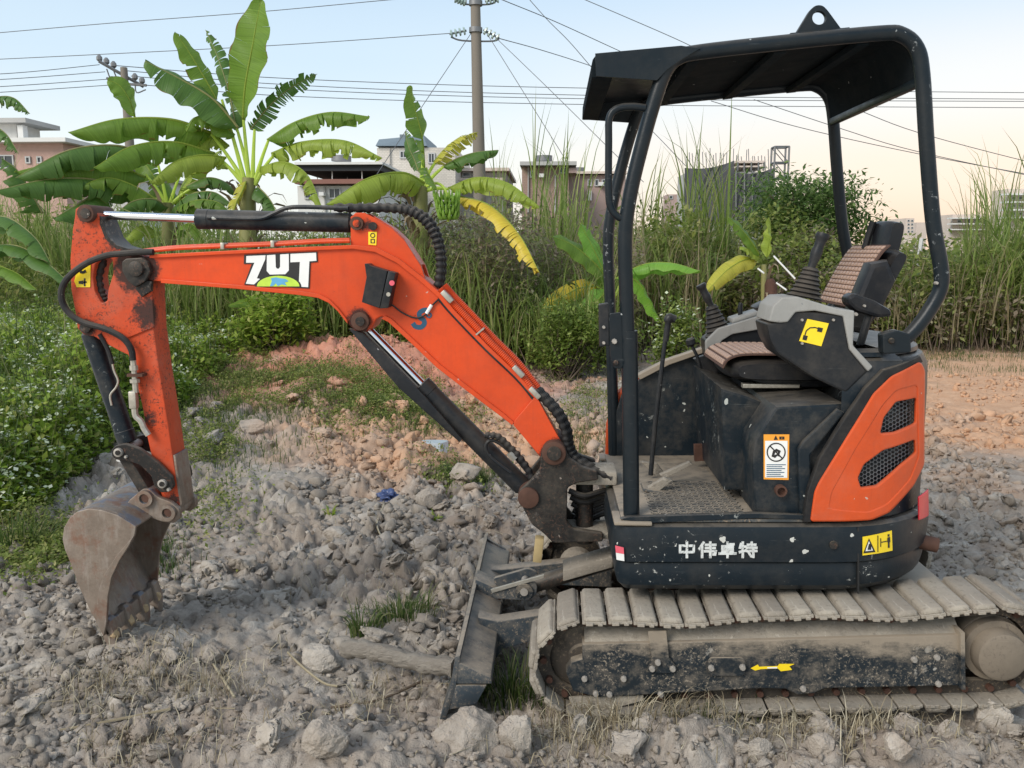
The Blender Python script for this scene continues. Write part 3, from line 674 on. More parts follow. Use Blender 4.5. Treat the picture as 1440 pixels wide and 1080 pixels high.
joystick((1011, 470), (1000, 430), (985, 400), 3.86, .060, .024, .017)
bk = P(1158, 330, 3.11)
# tall blade lever, small lever with black knob
MB().tube([P(915, 668, 3.55), P(922, 590, 3.55), P(934, 490, 3.55), P(938, 462, 3.55)], [.010, .010, .009, .009], 10, 4).build('blade_lever', M['plastic'], ex)
MB().tube(catmull([P(936, 480, 3.55), P(939, 458, 3.55), P(941, 447, 3.55), P(950, 449, 3.55)], 4), [.012] * 6 + [.018] * 4 + [.015] * 3, 12).build('lever_grip', M['plastic'], ex)
MB().tube([P(987, 525, 3.8), P(980, 500, 3.8), P(972, 484, 3.8)], .007, 8).build('travel_lever', M['plastic'], ex)
MB().lathe(P(973, 487, 3.8), (-.3, 0, 1), [(0, .008), (.01, .02), (.03, .02), (.036, .012)], 12).build('lever_grip', M['plastic'], ex)
plate('lever_bracket', [(976, 505), (990, 500), (1010, 512), (1008, 530), (992, 528)], 3.80, 3.84, M['plastic'], ex)
# pedals
for k, (pts, Y) in enumerate([([(905, 690), (935, 672), (946, 676), (918, 697)], 3.35), ([(928, 668), (970, 650), (974, 653), (934, 674)], 3.45), ([(901, 650), (924, 652), (936, 668), (926, 673)], 3.6)]):
    plate('pedal_linkage', pts, Y, Y + .03, M['mud'], ex, bevel=.002)
ped = P(925, 690, 3.36)
MB().box((ped.x, 3.38, ped.z), (.12, .10, .012), Matrix.Rotation(.18, 3, 'Y')).build('travel_pedal', M['floor'], ex, bevel=.003)
for dx in (-.02, .05): MB().cyl((ped.x + dx, 3.38, ped.z), (ped.x + dx, 3.40, ztop(ped.x) + .01), .008, n=8).build('pedal_stem', M['cast'], ex)
# ---- seat
def slab(name, a_far, b_far, Yf, Yn, th, mat, parent, bulge=.02, n=8, crown=.02):
    """a cushion between two traced edge points (bottom and top, on its far side), running across to the near side; th: thickness rearwards"""
    a, b = P(*a_far, Yf), P(*b_far, Yf); d = b - a; L = d.length; d.normalize(); nrm = Vector((d.z, 0, -d.x))
    if nrm.x < 0: nrm = -nrm
    rings = []
    for i in range(n + 1):
        u = i / n; y = Yf + (Yn - Yf) * u; e = math.sin(u * math.pi) ** .35
        ring = []
        for k in range(24):
            w = 2 * math.pi * k / 24; cxx, cyy = math.cos(w), math.sin(w)
            sx = math.copysign(abs(cxx) ** .45, cxx) * L / 2 * (.90 + .10 * e); sy = math.copysign(abs(cyy) ** .45, cyy) * th / 2 * (.55 + .45 * e)
            ring.append(Vector((a.x, y, a.z)) + d * (L / 2 + sx) + nrm * (th / 2 + sy))
        rings.append(ring)
    return MB().hexprism(rings).build(name, mat, parent, 50)
seat = slab('seat_back', (1162, 428), (1206, 346), 3.76, 3.34, .075, M['leather'], ex)
slab('headrest', (1205, 362), (1217, 311), 3.70, 3.44, .080, M['leather'], seat)
MB().tube([P(1228, 312, 3.58), P(1222, 330, 3.58), P(1216, 350, 3.58)], .014, 8).build('headrest_strap', M['rubber'], seat)
plate('seat_back_shell', [(1225, 370), (1250, 365), (1262, 395), (1240, 440), (1215, 470), (1190, 465), (1200, 430)], 3.30, 3.40, M['leather'], ex, bevel=.02)
MB().prism([P(1090, 545, 3.33), P(1172, 545, 3.33), P(1160, 528, 3.33), P(1052, 534, 3.33)], (0, .40, 0)).build('seat_base', M['plastic'], ex, bevel=.01)
cs = MB()
a = P(1034, 527, 3.30)
rings = []
for i in range(9):
    u = i / 8; y = 3.30 + .46 * u; e = math.sin(u * math.pi) ** .4
    x0 = a.x - .02 * e; L = .42
    rings.append([Vector((x0 + L * (.5 + .5 * math.copysign(abs(math.cos(w)) ** .5, math.cos(w)) * (.94 + .06 * e)), y, a.z + .012 + .05 * math.copysign(abs(math.sin(w)) ** .5, math.sin(w)) * (.6 + .4 * e))) for w in [2 * math.pi * k / 24 for k in range(24)]])
cs.hexprism(rings).build('seat_cushion', M['leather'], ex, 50)
plate('seat_rail', [(1045, 540), (1125, 541), (1125, 546), (1045, 546)], 3.32, 3.36, M['zinc'], ex)
plate('armrest', rounded([(1192, 418), (1202, 412), (1230, 422), (1254, 436), (1255, 445), (1235, 447), (1205, 438), (1193, 428)], 4), 3.16, 3.24, M['leather'], ex, bevel=.012)
MB().tube([P(1222, 444, 3.20), P(1214, 470, 3.20), P(1205, 500, 3.20), P(1210, 505, 3.2)], .014, 10).build('armrest_bracket', M['plastic'], ex)
bolt(1203, 442, 3.16, ex, .007); bolt(1215, 430, 3.16, ex, .005)
MB().prism([P(1062, 433, 3.5), P(1080, 424, 3.5), P(1092, 426, 3.5), P(1076, 442, 3.5)], (0, .12, 0)).build('far_armrest', M['leather'], ex, bevel=.012)
# ---- canopy
CYN, CYF = 3.05, 3.98; RC = .0245
post = [(888, 724), (886, 600), (882, 450), (879, 340), (886, 275), (905, 195), (924, 130), (937, 98), (954, 81), (985, 73), (1100, 60), (1235, 47), (1268, 49), (1289, 68), (1297, 105), (1303, 200), (1312, 310), (1323, 375), (1323, 403), (1312, 428), (1291, 458), (1270, 477), (1246, 481)]
nearp = [P(x, y, CYN) for x, y in post]; farp = [Vector((p.x, CYF, p.z)) for p in nearp]
MB().tube(nearp, RC, 16, 5).build('canopy_frame', M['canopy'], ex); MB().tube(farp[:-1] + [farp[-1]], RC, 16, 5).build('canopy_frame', M['canopy'], ex)
MB().cyl(P(885, 465, CYN), P(888, 728, CYN), .0285).build('post_sleeve', M['canopy'], ex)
bp = P(888, 727, CYN)
MB().box((bp.x, CYN, bp.z - .004), (.13, .14, .012)).build('post_foot', M['frame'], ex, bevel=.003)
MB().box((bp.x, CYF, bp.z - .004), (.13, .10, .012)).build('post_foot', M['frame'], ex, bevel=.003)
# roof sheet follows the bars' top, with front visor beam and rear return
tops = [P(x, y, CYN) for x, y in [(958, 74), (985, 66), (1100, 53), (1235, 40), (1268, 42), (1286, 58), (1292, 90), (1294, 116)]]
rf = MB(); n = len(tops)
ys_ = (CYN + .012, CYF - .012)
vs = [Vector((p.x, ys_[0], p.z - .006)) for p in tops] + [Vector((p.x, ys_[1], p.z - .006)) for p in tops] + [Vector((p.x - .006 * (i > 4), ys_[0], p.z - .014)) for i, p in enumerate(tops)] + [Vector((p.x - .006 * (i > 4), ys_[1], p.z - .014)) for i, p in enumerate(tops)]
fs = []
for i in range(n - 1): fs += [(i, i + 1, n + i + 1, n + i), (2 * n + i, 3 * n + i, 3 * n + i + 1, 2 * n + i + 1), (i, 2 * n + i, 2 * n + i + 1, i + 1), (n + i, n + i + 1, 3 * n + i + 1, 3 * n + i)]
fs += [(0, n, 3 * n, 2 * n), (n - 1, 3 * n - 1, 4 * n - 1, 2 * n - 1)]
rf.add(vs, fs).build('canopy_roof', M['roof'], ex)
plate('canopy_visor', [(837, 75), (958, 64), (985, 68), (958, 84), (938, 98), (924, 113), (838, 107)], CYN - .03, CYN - .022, M['canopy'], ex, bevel=.001)
plate('canopy_visor', [(837, 75), (958, 64), (985, 68), (958, 84), (938, 98), (924, 113), (838, 107)], CYF + .022, CYF + .03, M['canopy'], ex, bevel=.001, at=CYN - .03)
def across(l, Y0, Y1, name, mat, bevel=.004):
    return MB().prism([P(x, y, Y0) for x, y in l], (0, Y1 - Y0, 0)).build(name, mat, ex, bevel=bevel)
across([(838, 76), (960, 65), (960, 69), (838, 80)], CYN - .021, CYF + .021, 'visor_top', M['canopy'], .001)
across([(833, 84), (839, 76), (862, 88), (862, 109), (832, 109)], CYN - .021, CYF + .021, 'visor_beam', M['roof'])
for x, y in ((974, 80), (1097, 67), (1214, 55)):
    across([(x - 9, y), (x + 9, y - 2), (x + 9, y + 8), (x - 9, y + 10)], CYN + .02, CYF - .02, 'roof_rib', M['roof'], .002)
across([(1288, 109), (1298, 109), (1298, 122), (1288, 122)], CYN, CYF, 'rear_crossbar', M['canopy'], .004)
plate('lifting_eye', rounded([(1112, 50), (1120, 45), (1139, 14), (1147, 7), (1157, 7), (1164, 14), (1183, 40), (1186, 46)], [1, 2, 6, 6, 6, 6, 2, 1]), CYN + .012, CYN + .032, M['canopy'], ex, holes=[ring(1152, 25, 9.4)], bevel=.002)
plate('lifting_eye_foot', [(1106, 51), (1112, 46), (1195, 38), (1195, 44)], CYN - .004, CYN + .05, M['canopy'], ex, bevel=.002)
MB().tube([P(x, y, CYN - .005) for x, y in [(908, 152), (888, 150), (868, 153), (857, 166), (856, 200), (856, 270), (859, 292), (868, 304), (880, 309)]], .0125, 12, 5).build('grab_handle', M['canopy'], ex)
pl = plate('post_bracket', rounded([(857, 441), (876, 439), (880, 455), (880, 505), (874, 519), (864, 518), (858, 500)], 3), CYN - .012, CYN + .0, M['canopy'], ex, bevel=.002)
bolt(864, 480, CYN - .012, ex, .010); bolt(866, 510, CYN - .012, ex, .010, mat=M['cast'])
lk = plate('door_latch', rounded([(842, 428), (856, 426), (857, 486), (843, 488)], 2), CYN - .01, CYN + .03, M['plastic'], ex, bevel=.004)
bolt(849, 460, CYN - .01, ex, .006); bolt(849, 482, CYN - .01, ex, .006)
for Yk in (CYN - .035, CYF - .02):
    plate('canopy_mount', rounded([(1241, 470), (1262, 464), (1281, 470), (1282, 496), (1242, 498)], 4), Yk, Yk + .05, M['canopy'], ex, bevel=.005)
bolt(1253, 479, CYN - .035, ex, .010, mat=M['cast']); bolt(1316, 398, CYN - .024, ex, .006)
loft('engine_hood', [(hz(1270, 503), (hx(1235, 503), .075)), (hz(1270, 497), (hx(1237, 497), .078)), (hz(1270, 492), (hx(1240, 492), .10))], M['dark'], rf=.10)

# ---- swing bracket and boom
YC = 3.525
kn = plate('swing_bracket', rounded([(729, 692), (745, 677), (759, 660), (761, 635), (773, 621), (791, 624), (801, 644), (818, 656), (840, 663), (842, 675), (812, 679), (798, 686), (797, 733), (806, 744), (848, 750), (848, 762), (778, 764), (764, 750), (748, 738), (736, 716)], 4), 3.41, 3.44, M['cast'], ex, bevel=.005)
plate('swing_bracket', rounded([(729, 692), (745, 677), (759, 660), (761, 635), (773, 621), (791, 624), (801, 644), (818, 656), (840, 663), (842, 675), (812, 679), (798, 686), (797, 733), (806, 744), (848, 750), (848, 762), (778, 764), (764, 750), (748, 738), (736, 716)], 4), 3.61, 3.64, M['cast'], ex, bevel=.005, at=3.41)
plate('bracket_core', [(765, 670), (790, 668), (798, 690), (796, 735), (780, 748), (752, 728), (748, 705)], 3.44, 3.61, M['cast'], ex, bevel=.006, at=3.41)
for (x0, y0, x1, y1), m in (((792, 664, 868, 684), M['mud']), ((778, 748, 868, 760), M['mud'])):
    a, b = P(x0, y0, 3.43), P(x1, y1, 3.43); MB().box(((a.x + b.x) / 2, YC, (a.z + b.z) / 2), (b.x - a.x, .17, abs(a.z - b.z))).build('swing_post_arm', m, ex, bevel=.008)
a = P(822, 672, YC); b = P(822, 762, YC); MB().cyl(a, b, .035).build('swing_pin', M['cast'], ex)
disc(743, 701, 3.395, 3.655, .042, 'cylinder_foot_pin', M['rust'], ex, 28, .004); disc(779, 638, 3.39, 3.66, .048, 'boom_foot_pin', M['rust'], ex, 28, .006); disc(779, 638, 3.382, 3.39, .028, 'pin_cap', M['cast'], ex)
# hoses behind the bracket
for k in range(5):
    MB().tube([P(800 + k * 2, 690 + k * 9, 3.46 + .03 * k), P(822, 697 + k * 9, 3.46 + .03 * k), P(850, 690 + k * 8, 3.5 + .02 * k), P(880, 690 + k * 8, 3.52)], .012, 8, 5).build('swing_hose', M['rubber'], ex)
wd = P(757, 772, 3.42); MB().box((wd.x, 3.45, wd.z - .01), (.035, .05, .10), Matrix.Rotation(.1, 3, 'Y')).build('wooden_wedge', plain('weathered_wood', (.36, .27, .13), .8), ex, bevel=.003)

bt = [(202, 361), (300, 356), (420, 350.5), (496, 347.5), (527, 352), (557, 367), (588, 391), (616, 416), (634, 438), (680, 487), (726, 531), (752, 561), (782, 612), (793, 632), (788, 652), (772, 655), (757, 640), (721, 596), (707, 584), (660, 548), (616, 514), (575, 475), (548, 450), (536, 445), (529, 449), (524, 460), (515, 467), (499, 465), (489, 455), (475, 437), (462, 424), (447, 417), (420, 412.5), (330, 404), (226, 396), (204, 394)]
boom = plate('boom', bt, 3.45, 3.60, M['boom_orange'], ex, bevel=.005)
# top flange and bottom flange: slightly wider strips
fl_t = [(210, 358), (300, 353.5), (420, 347.5), (496, 344.5), (529, 348), (561, 364), (592, 388), (620, 413), (638, 435), (684, 484), (730, 528), (757, 560), (754, 563), (726, 533), (680, 489.5), (634, 441), (616, 418), (588, 393.5), (557, 369.5), (527, 354.5), (496, 350), (420, 353), (300, 358.5), (210, 363)]
plate('top_flange', fl_t, 3.437, 3.613, M['boom_orange'], boom, bevel=.002)
fl_b = [(226, 392), (330, 400.5), (420, 409), (447, 413), (462, 420), (475, 433), (489, 451), (489, 456), (475, 438), (462, 426), (447, 419), (420, 415), (330, 406), (226, 398)]
plate('bottom_flange', fl_b, 3.437, 3.613, M['boom_orange'], boom, bevel=.002)
fl_b2 = [(542, 444), (550, 448), (577, 473), (618, 512), (662, 546), (709, 582), (723, 594), (720, 598), (706, 587), (658, 551), (614, 517), (573, 478), (546, 453), (536, 448)]
plate('bottom_flange', fl_b2, 3.437, 3.613, M['boom_orange'], boom, bevel=.002)
plate('boom_foot_plate', [(724, 591), (750, 560), (757, 562), (784, 612), (794, 630), (786, 650), (773, 652), (758, 640), (722, 598)], 3.435, 3.449, M['boom_orange'], boom, bevel=.003)
ub = [(493, 346), (493, 305), (500, 299), (512, 299), (526, 306), (552, 322), (569, 338), (592, 374), (600, 398), (588, 391), (557, 367), (527, 352)]
for Ya in (3.462, 3.575):
    plate('cylinder_bracket', ub, Ya, Ya + .022, M['boom_orange'], boom, bevel=.003, at=3.462)
MB().prism([P(526, 304, 3.484), P(552, 320, 3.484), P(569, 336, 3.484), P(592, 372, 3.484), P(590, 376, 3.484), P(566, 341, 3.484), P(550, 325, 3.484), P(526, 310, 3.484)], (0, .09, 0)).build('bracket_web', M['boom_orange'], boom)
disc(501, 314, 3.445, 3.61, .026, 'cylinder_pin', M['rust'], boom); disc(501, 314, 3.44, 3.446, .014, 'pin_cap', M['boom_orange'], boom); disc(524, 318, 3.45, 3.60, .016, 'bracket_pin', M['cast'], boom)
dc = plate('side_decal', [(518, 326), (530, 326), (529, 345), (518, 344)], 3.459, 3.4615, M['yellow'], boom, bevel=0)
plate('pictogram', ring(524, 331, 3.6), 3.4575, 3.4588, M['black'], dc, holes=[ring(524, 331, 2.4)], bevel=0); plate('pictogram', [(521, 336), (527, 336), (527, 342), (521, 342)], 3.4575, 3.4588, M['black'], dc, holes=[[(522.3, 337), (525.8, 337), (525.8, 341), (522.3, 341)]], bevel=0)
disc(506, 452, 3.42, 3.63, .036, 'boom_cylinder_pin', M['rust'], boom, 24, .004); disc(506, 452, 3.41, 3.42, .018, 'pin_cap', M['cast'], boom)
# logo with its dark outline
lg = plate('logo_backing', C(1, (1020, 425), (1390, 410), (1392, 462), (1356, 466), (1350, 597), (1020, 577), (1058, 472), (1018, 472)), 3.4468, 3.4498, M['black'], boom, bevel=0)
plate('logo_letter', C(1, (1031, 432), (1128, 428), (1126, 450), (1084, 545), (1100, 548), (1070, 576), (1028, 572), (1072, 466), (1030, 466)), 3.4455, 3.4467, M['white'], lg, bevel=0)
plate('logo_letter', C(1, (1135, 428), (1178, 425), (1180, 488), (1186, 496), (1196, 496), (1202, 486), (1202, 424), (1246, 421), (1246, 505), (1228, 524), (1150, 526), (1134, 508)), 3.4455, 3.4467, M['white'], lg, bevel=0)
plate('logo_letter', C(1, (1254, 421), (1384, 415), (1386, 456), (1350, 459), (1344, 590), (1296, 587), (1302, 462), (1254, 464)), 3.4455, 3.4467, M['white'], lg, bevel=0)
def dome(cx, cy, rx, ry, n=16): return [(cx + rx * math.cos(math.pi * k / n), cy - ry * math.sin(math.pi * k / n)) for k in range(n + 1)]
plate('logo_globe_outline', C(1, *dome(1192, 588, 118, 63)), 3.4448, 3.4454, M['black'], lg, bevel=0)
plate('logo_globe', C(1, *dome(1192, 586, 108, 54)), 3.4438, 3.4447, M['globegreen'], lg, bevel=0)
plate('logo_globe_patch', C(1, (1150, 584), (1160, 560), (1155, 545), (1180, 540), (1205, 545), (1230, 548), (1245, 560), (1225, 566), (1235, 582), (1210, 575), (1190, 584), (1180, 570), (1165, 584)), 3.443, 3.4437, M['globeblue'], lg, bevel=0)
# blue marking on the boom
mk = MB(); seq = C(3, (592, 575), (572, 578), (555, 592), (560, 612), (575, 622), (578, 640), (562, 655), (538, 652), (525, 636))
s3 = [P(x, y, 3.4492) for x, y in [(p[0], p[1]) for p in seq]]
s3 = catmull(s3, 4)
L_ = []; Rr = []
for i, p in enumerate(s3):
    t = (s3[min(i + 1, len(s3) - 1)] - s3[max(i - 1, 0)]).normalized(); w = Vector((-t.z, 0, t.x)) * .0095; L_.append(p + w); Rr.append(p - w)
for i in range(len(s3) - 1): mk.prism([L_[i], L_[i + 1], Rr[i + 1], Rr[i]], (0, .003, 0))
c_ = C(3, (600, 600))[0]
mk.build('painted_mark', M['markblue'], boom, 0)
plate('painted_mark', ring(c_[0], c_[1], 4.0), 3.4476, 3.4496, M['markblue'], boom, holes=[ring(c_[0], c_[1], 1.9)], bevel=0)
# work lamp on the boom's side
lamp = plate('work_lamp', rounded(C(3, (303, 362), (318, 362), (330, 372), (408, 396), (372, 568), (290, 540), (312, 425)), 1.2), 3.375, 3.4495, M['plastic'], boom, bevel=.002)
q = C(3, (445, 404), (412, 562))
MB().prism([P(546, 381, 3.372), P(556, 384, 3.372), P(546, 433, 3.372), P(534, 434, 3.372)], (0, .075, 0)).build('lamp_hood', M['plastic'], lamp, bevel=.002)
disc(551, 398, 3.366, 3.373, .010, 'lamp_screw', M['pink'], lamp); disc(546, 414, 3.366, 3.373, .008, 'lamp_screw', M['zinc'], lamp)
MB().tube([P(x, y, 3.443) for x, y in C(3, (375, 515), (430, 552), (480, 590), (540, 612), (585, 596), (610, 560), (650, 520))], .0035, 6, 5).build('lamp_cable', M['rubber'], boom)
MB().tube([P(x, y, 3.441) for x, y in C(3, (588, 592), (612, 552))], .007, 8).build('cable_connector', M['white'], boom)
# stick cylinder
def cylinder(name, a, b, Y, r, rod_to, rr, cut):
    A, B = P(*a, Y), P(*b, Y); T = P(*rod_to, Y)
    c0 = MB().lathe(A, B - A, [(0, r * .86), (.004, r * 1.04), (.05, r * 1.04), (.052, r), ((B - A).length - .01, r), ((B - A).length, r * .8)], 28).build(name, M['dark'], ex)
    MB().cyl(T, A + (B - A) * .1, rr).build('chrome_rod', M['chrome'], c0)
    return c0
sc_ = cylinder('stick_cylinder', (277, 308), (496, 313.5), YC, .0385, (128, 302), .0165, 0)
MB().lathe(P(120, 300, 3.47), (0, 1, 0), [(0, .03), (.11, .03)], 20).build('rod_eye', M['rust'], sc_)
MB().tube([P(x, y, 3.478) for x, y in [(292, 306), (340, 307.5), (368, 307), (385, 300), (402, 293), (425, 291), (490, 293)]], .0085, 8, 5).build('hydraulic_pipe', M['dark'], sc_)
def wrap(n, r, k=.22): return [r * (1 + (k if (i // 2) % 2 else -k * .3)) for i in range(n)]
hp = catmull([P(x, y, 3.50) for x, y in [(470, 292), (510, 293), (548, 293), (575, 297), (595, 309), (609, 327), (617, 350), (619, 376), (616, 404)]], 12)
MB().tube(hp, wrap(len(hp), .0155), 12).build('wrapped_hose', M['rubber'], ex)
hp = catmull([P(x, y, 3.55) for x, y in [(470, 292), (512, 291), (550, 291), (578, 294), (600, 306), (614, 326), (621, 350), (623, 376), (619, 406)]], 12)
MB().tube(hp, wrap(len(hp), .0135), 12).build('wrapped_hose', M['rubber'], ex)
# boom cylinder
bc = cylinder('boom_cylinder', (592, 540), (737, 686), YC, .0400, (512, 458), .0190, 0)
bc.data.materials[0] = M['plastic']
MB().prism([P(x, y, 3.465) for x, y in [(490, 462), (510, 468), (596, 556), (650, 618), (646, 622), (560, 545)]], (0, .03, 0)).build('rod_guard', M['plastic'], ex, bevel=.002)
MB().tube([P(x, y, 3.463) for x, y in [(718, 665), (690, 643), (683, 629), (688, 620), (700, 622), (722, 640), (748, 672)]], .0075, 8, 5).build('cylinder_pipe', M['plastic'], bc)
hp = catmull([P(x, y, 3.45) for x, y in [(682, 612), (700, 614), (716, 628), (732, 645), (745, 665), (752, 690)]], 10)
MB().tube(hp, wrap(len(hp), .012), 10).build('wrapped_hose', M['rubber'], bc)
MB().tube([P(716, 637, 3.445), P(724, 646, 3.445)], .014, 6).build('hose_fitting', M['zinc'], bc)
# hoses and pipes along the boom
for k, Yk in enumerate((3.455, 3.49, 3.525)):
    MB().tube([P(x, y - (k == 1) * 2, Yk) for x, y in [(180, 357), (240, 350), (300, 347), (380, 344), (450, 340), (492, 339)]], .0075, 8, 5).build('boom_pipe', M['boom_orange'] if k != 2 else M['rubber'], boom)
for x, y in ((316, 346), (386, 343)):
    a = P(x, y, 3.47); MB().box((a.x, 3.49, a.z), (.014, .10, .026)).build('pipe_clamp', M['zinc'], boom, bevel=.002)
rb = []; base = catmull([P(x, y, 3.452) for x, y in [(619, 406), (632, 421), (660, 450), (690, 482), (722, 514), (752, 551)]], 50)
MB().tube(base, [.0145 * (1.0 if i % 3 else .84) for i in range(len(base))], 12).build('ribbed_hose', M['boom_orange'], boom)
base2 = [p + Vector((.012, .036, .012)) for p in base]
MB().tube(base2, [.0145 * (1.0 if i % 3 else .84) for i in range(len(base))], 10).build('ribbed_hose', M['boom_orange'], boom)
MB().tube([P(x, y, 3.44) for x, y in [(616, 420), (634, 441), (680, 489), (726, 533), (752, 565), (766, 590), (775, 612)]], .0048, 8, 6).build('boom_cable', M['rubber'], boom)
for x, y in ((629, 417), (729, 522), (752, 552)):
    a = P(x, y, 3.445); MB().box((a.x, 3.46, a.z), (.055, .07, .020), Matrix.Rotation(R(-43), 3, 'Y') @ Matrix.Rotation(R(90), 3, 'Y')).build('hose_clamp', M['zinc'], boom, bevel=.003)
a = P(675, 466, 3.448); MB().box((a.x, 3.46, a.z), (.006, .05, .040), Matrix.Rotation(R(-40), 3, 'Y') @ Matrix.Rotation(R(90), 3, 'Y')).build('hose_clamp', M['zinc'], boom)
for k, Yk in enumerate((3.45, 3.49, 3.53, 3.56)):
    hp = catmull([P(x + k * 2, y - k, Yk) for x, y in [(750, 548), (768, 566), (784, 585), (794, 608), (797, 628), (806, 645), (830, 660), (860, 672)]], 10)
    MB().tube(hp, wrap(len(hp), .0125, .2), 10).build('wrapped_hose', M['rubber'], ex)

# ---- stick, linkage and bucket
so = [(106, 294), (113, 289), (124, 289), (133, 294), (139, 303), (141, 314), (149, 334), (162, 347), (176, 352), (199, 360), (210, 372), (213, 396), (214, 420), (216, 462), (224, 520), (236, 594), (245, 655), (254, 708), (251, 720), (243, 724), (235, 718), (229, 703), (217, 660), (206, 610), (201, 576), (191, 532), (180, 499), (171, 495), (152, 485), (132, 473), (118, 471), (109, 462), (106, 441), (100, 407), (98.5, 365), (102, 323), (105, 305)]
slot = rounded(C(1, (298, 436), (352, 446), (357, 520), (332, 600), (326, 660), (298, 672), (264, 610), (254, 540), (264, 478)), 3)
stick = plate('stick', so, 3.463, 3.587, M['stick_orange'], ex, holes=[slot], bevel=.004)
plate('reinforcing_plate', [(189, 411), (213, 402), (217, 460), (177, 476)], 3.455, 3.4628, M['stick_orange'], stick, bevel=.002)
MB().prism([P(x, y, 3.462) for x, y in [(141, 304), (144, 313), (152, 333), (164, 345), (180, 350), (179, 353), (162, 349), (148, 336), (140, 315)]], (0, .13, 0)).build('head_inner_plate', M['cast'], stick)  # dark overlay: black grease plus the shade of this down-facing wall, in its colour
MB().prism([P(243.5, 640, 3.4635), P(246.5, 640, 3.4635), P(256, 708, 3.4635), P(253, 716, 3.4635)], (0, .122, 0)).build('scraped_edge', M['bucket'], stick, bevel=.001)
disc(119.5, 300, 3.435, 3.615, .034, 'rod_pin', M['rust'], stick, 20, .004); disc(119.5, 300, 3.43, 3.436, .020, 'pin_cap', M['cast'], stick)
disc(119, 461, 3.44, 3.61, .022, 'cylinder_pin', M['cast'], stick, 20, .003)
pv = plate('stick_pivot_bracket', rounded(C(1, (400, 462), (420, 445), (500, 440), (530, 462), (545, 510), (520, 560), (470, 590), (430, 560), (402, 510)), 2), 3.425, 3.452, M['cast'], boom, bevel=.004)
disc(190, 378, 3.41, 3.62, .030, 'stick_pin', M['cast'], boom, 20, .004); disc(197, 379, 3.42, 3.426, .009, 'pivot_bolt', M['bolt'], boom)
plate('grease_cover', C(1, (470, 560), (550, 560), (548, 610), (500, 640), (470, 600)), 3.44, 3.4625, M['cast'], stick, bevel=.003)
dd = plate('stick_decal', C(1, (178, 480), (242, 470), (240, 590), (172, 590), (160, 560)), 3.4595, 3.4625, M['yellow'], stick, bevel=0)
for l in (C(1, (180, 505), (192, 495), (200, 510), (215, 500), (222, 515), (205, 522), (190, 520)), C(1, (182, 560), (205, 556), (205, 562), (222, 560), (222, 568), (205, 570), (205, 576), (182, 572)), C(1, (208, 545), (216, 545), (216, 585), (208, 585))):
    plate('pictogram', l, 3.458, 3.4593, M['black'], dd, bevel=0)
hs = catmull([P(x, y, 3.43) for x, y in C(1, (560, 412), (480, 412), (400, 420), (320, 430), (220, 470), (130, 540), (95, 610), (105, 680), (150, 735), (210, 770), (300, 795), (370, 825), (420, 860), (450, 910), (457, 960))], 5)
MB().tube(hs, .0125, 10).build('stick_hose', M['rubber'], stick)
ms = C(1, (310, 450), (285, 540), (300, 620), (318, 668))
hp = catmull([P(x, y, 3.50) for x, y in ms], 10); MB().tube(hp, wrap(len(hp), .014), 10).build('wrapped_hose', M['rubber'], stick)
MB().lathe(P(187, 503, 3.435), Vector((.02, 0, -1)), [(0, .012), (.03, .012), (.031, .017), (.05, .017), (.051, .011), (.085, .011), (.086, .02), (.10, .02), (.101, .012), (.14, .012)], 8).build('hose_fitting', M['zinc'], stick)
plate('fitting_bracket', [(178, 526), (200, 526), (200, 530), (178, 530)], 3.42, 3.463, M['rust'], stick, bevel=.001)
MB().box(P(188, 562, 3.435), (.030, .03, .07)).build('check_valve', M['zinc'], stick, bevel=.004)
MB().tube([P(x, y, 3.437) for x, y in [(189, 572), (191, 585), (198, 592), (203, 603), (209, 612)]], .013, 8, 4).build('elbow_pipe', M['zinc'], stick)
bc2 = cylinder('bucket_cylinder', (180, 622), (127, 466), YC, .0385, (170, 648), .018, 0)
bc2.data.materials[0] = M['dark']
MB().tube([P(x, y, 3.48) for x, y in [(146, 475), (156, 500), (160, 520), (166, 535), (163, 545), (155, 556), (157, 570)]], .0045, 8, 4).build('hydraulic_pipe', M['zinc'], bc2)
MB().tube([P(x, y, 3.46) for x, y in [(140, 470), (152, 492), (158, 512)]], .009, 8, 4).build('cylinder_hose', M['rubber'], bc2)
lk_o = rounded([(157, 632), (163, 626), (176, 624), (196, 631), (222, 651), (241, 671), (244, 685), (237, 692), (226, 693), (217, 684), (212, 669), (196, 654), (178, 648), (164, 647), (157, 642)], 3)
for Ya in (3.425, 3.60):
    plate('tipping_link', lk_o, Ya, Ya + .025, M['cast'], ex, bevel=.004, at=3.425)
for (x, y) in ((165, 637), (227, 681)):
    disc(x, y, 3.41, 3.635, .018, 'link_pin', M['bolt'], ex, 16, .003); disc(x, y, 3.404, 3.41, .010, 'pin_cap', M['cast'], ex)
bolt(178, 642, 3.425, ex, .007); bolt(238, 688, 3.425, ex, .008)
plate('bucket_link', rounded([(160, 640), (172, 636), (190, 660), (208, 690), (211, 704), (202, 708), (194, 696), (175, 665)], 3), 3.452, 3.60, M['cast'], ex, bevel=.006, at=3.44)
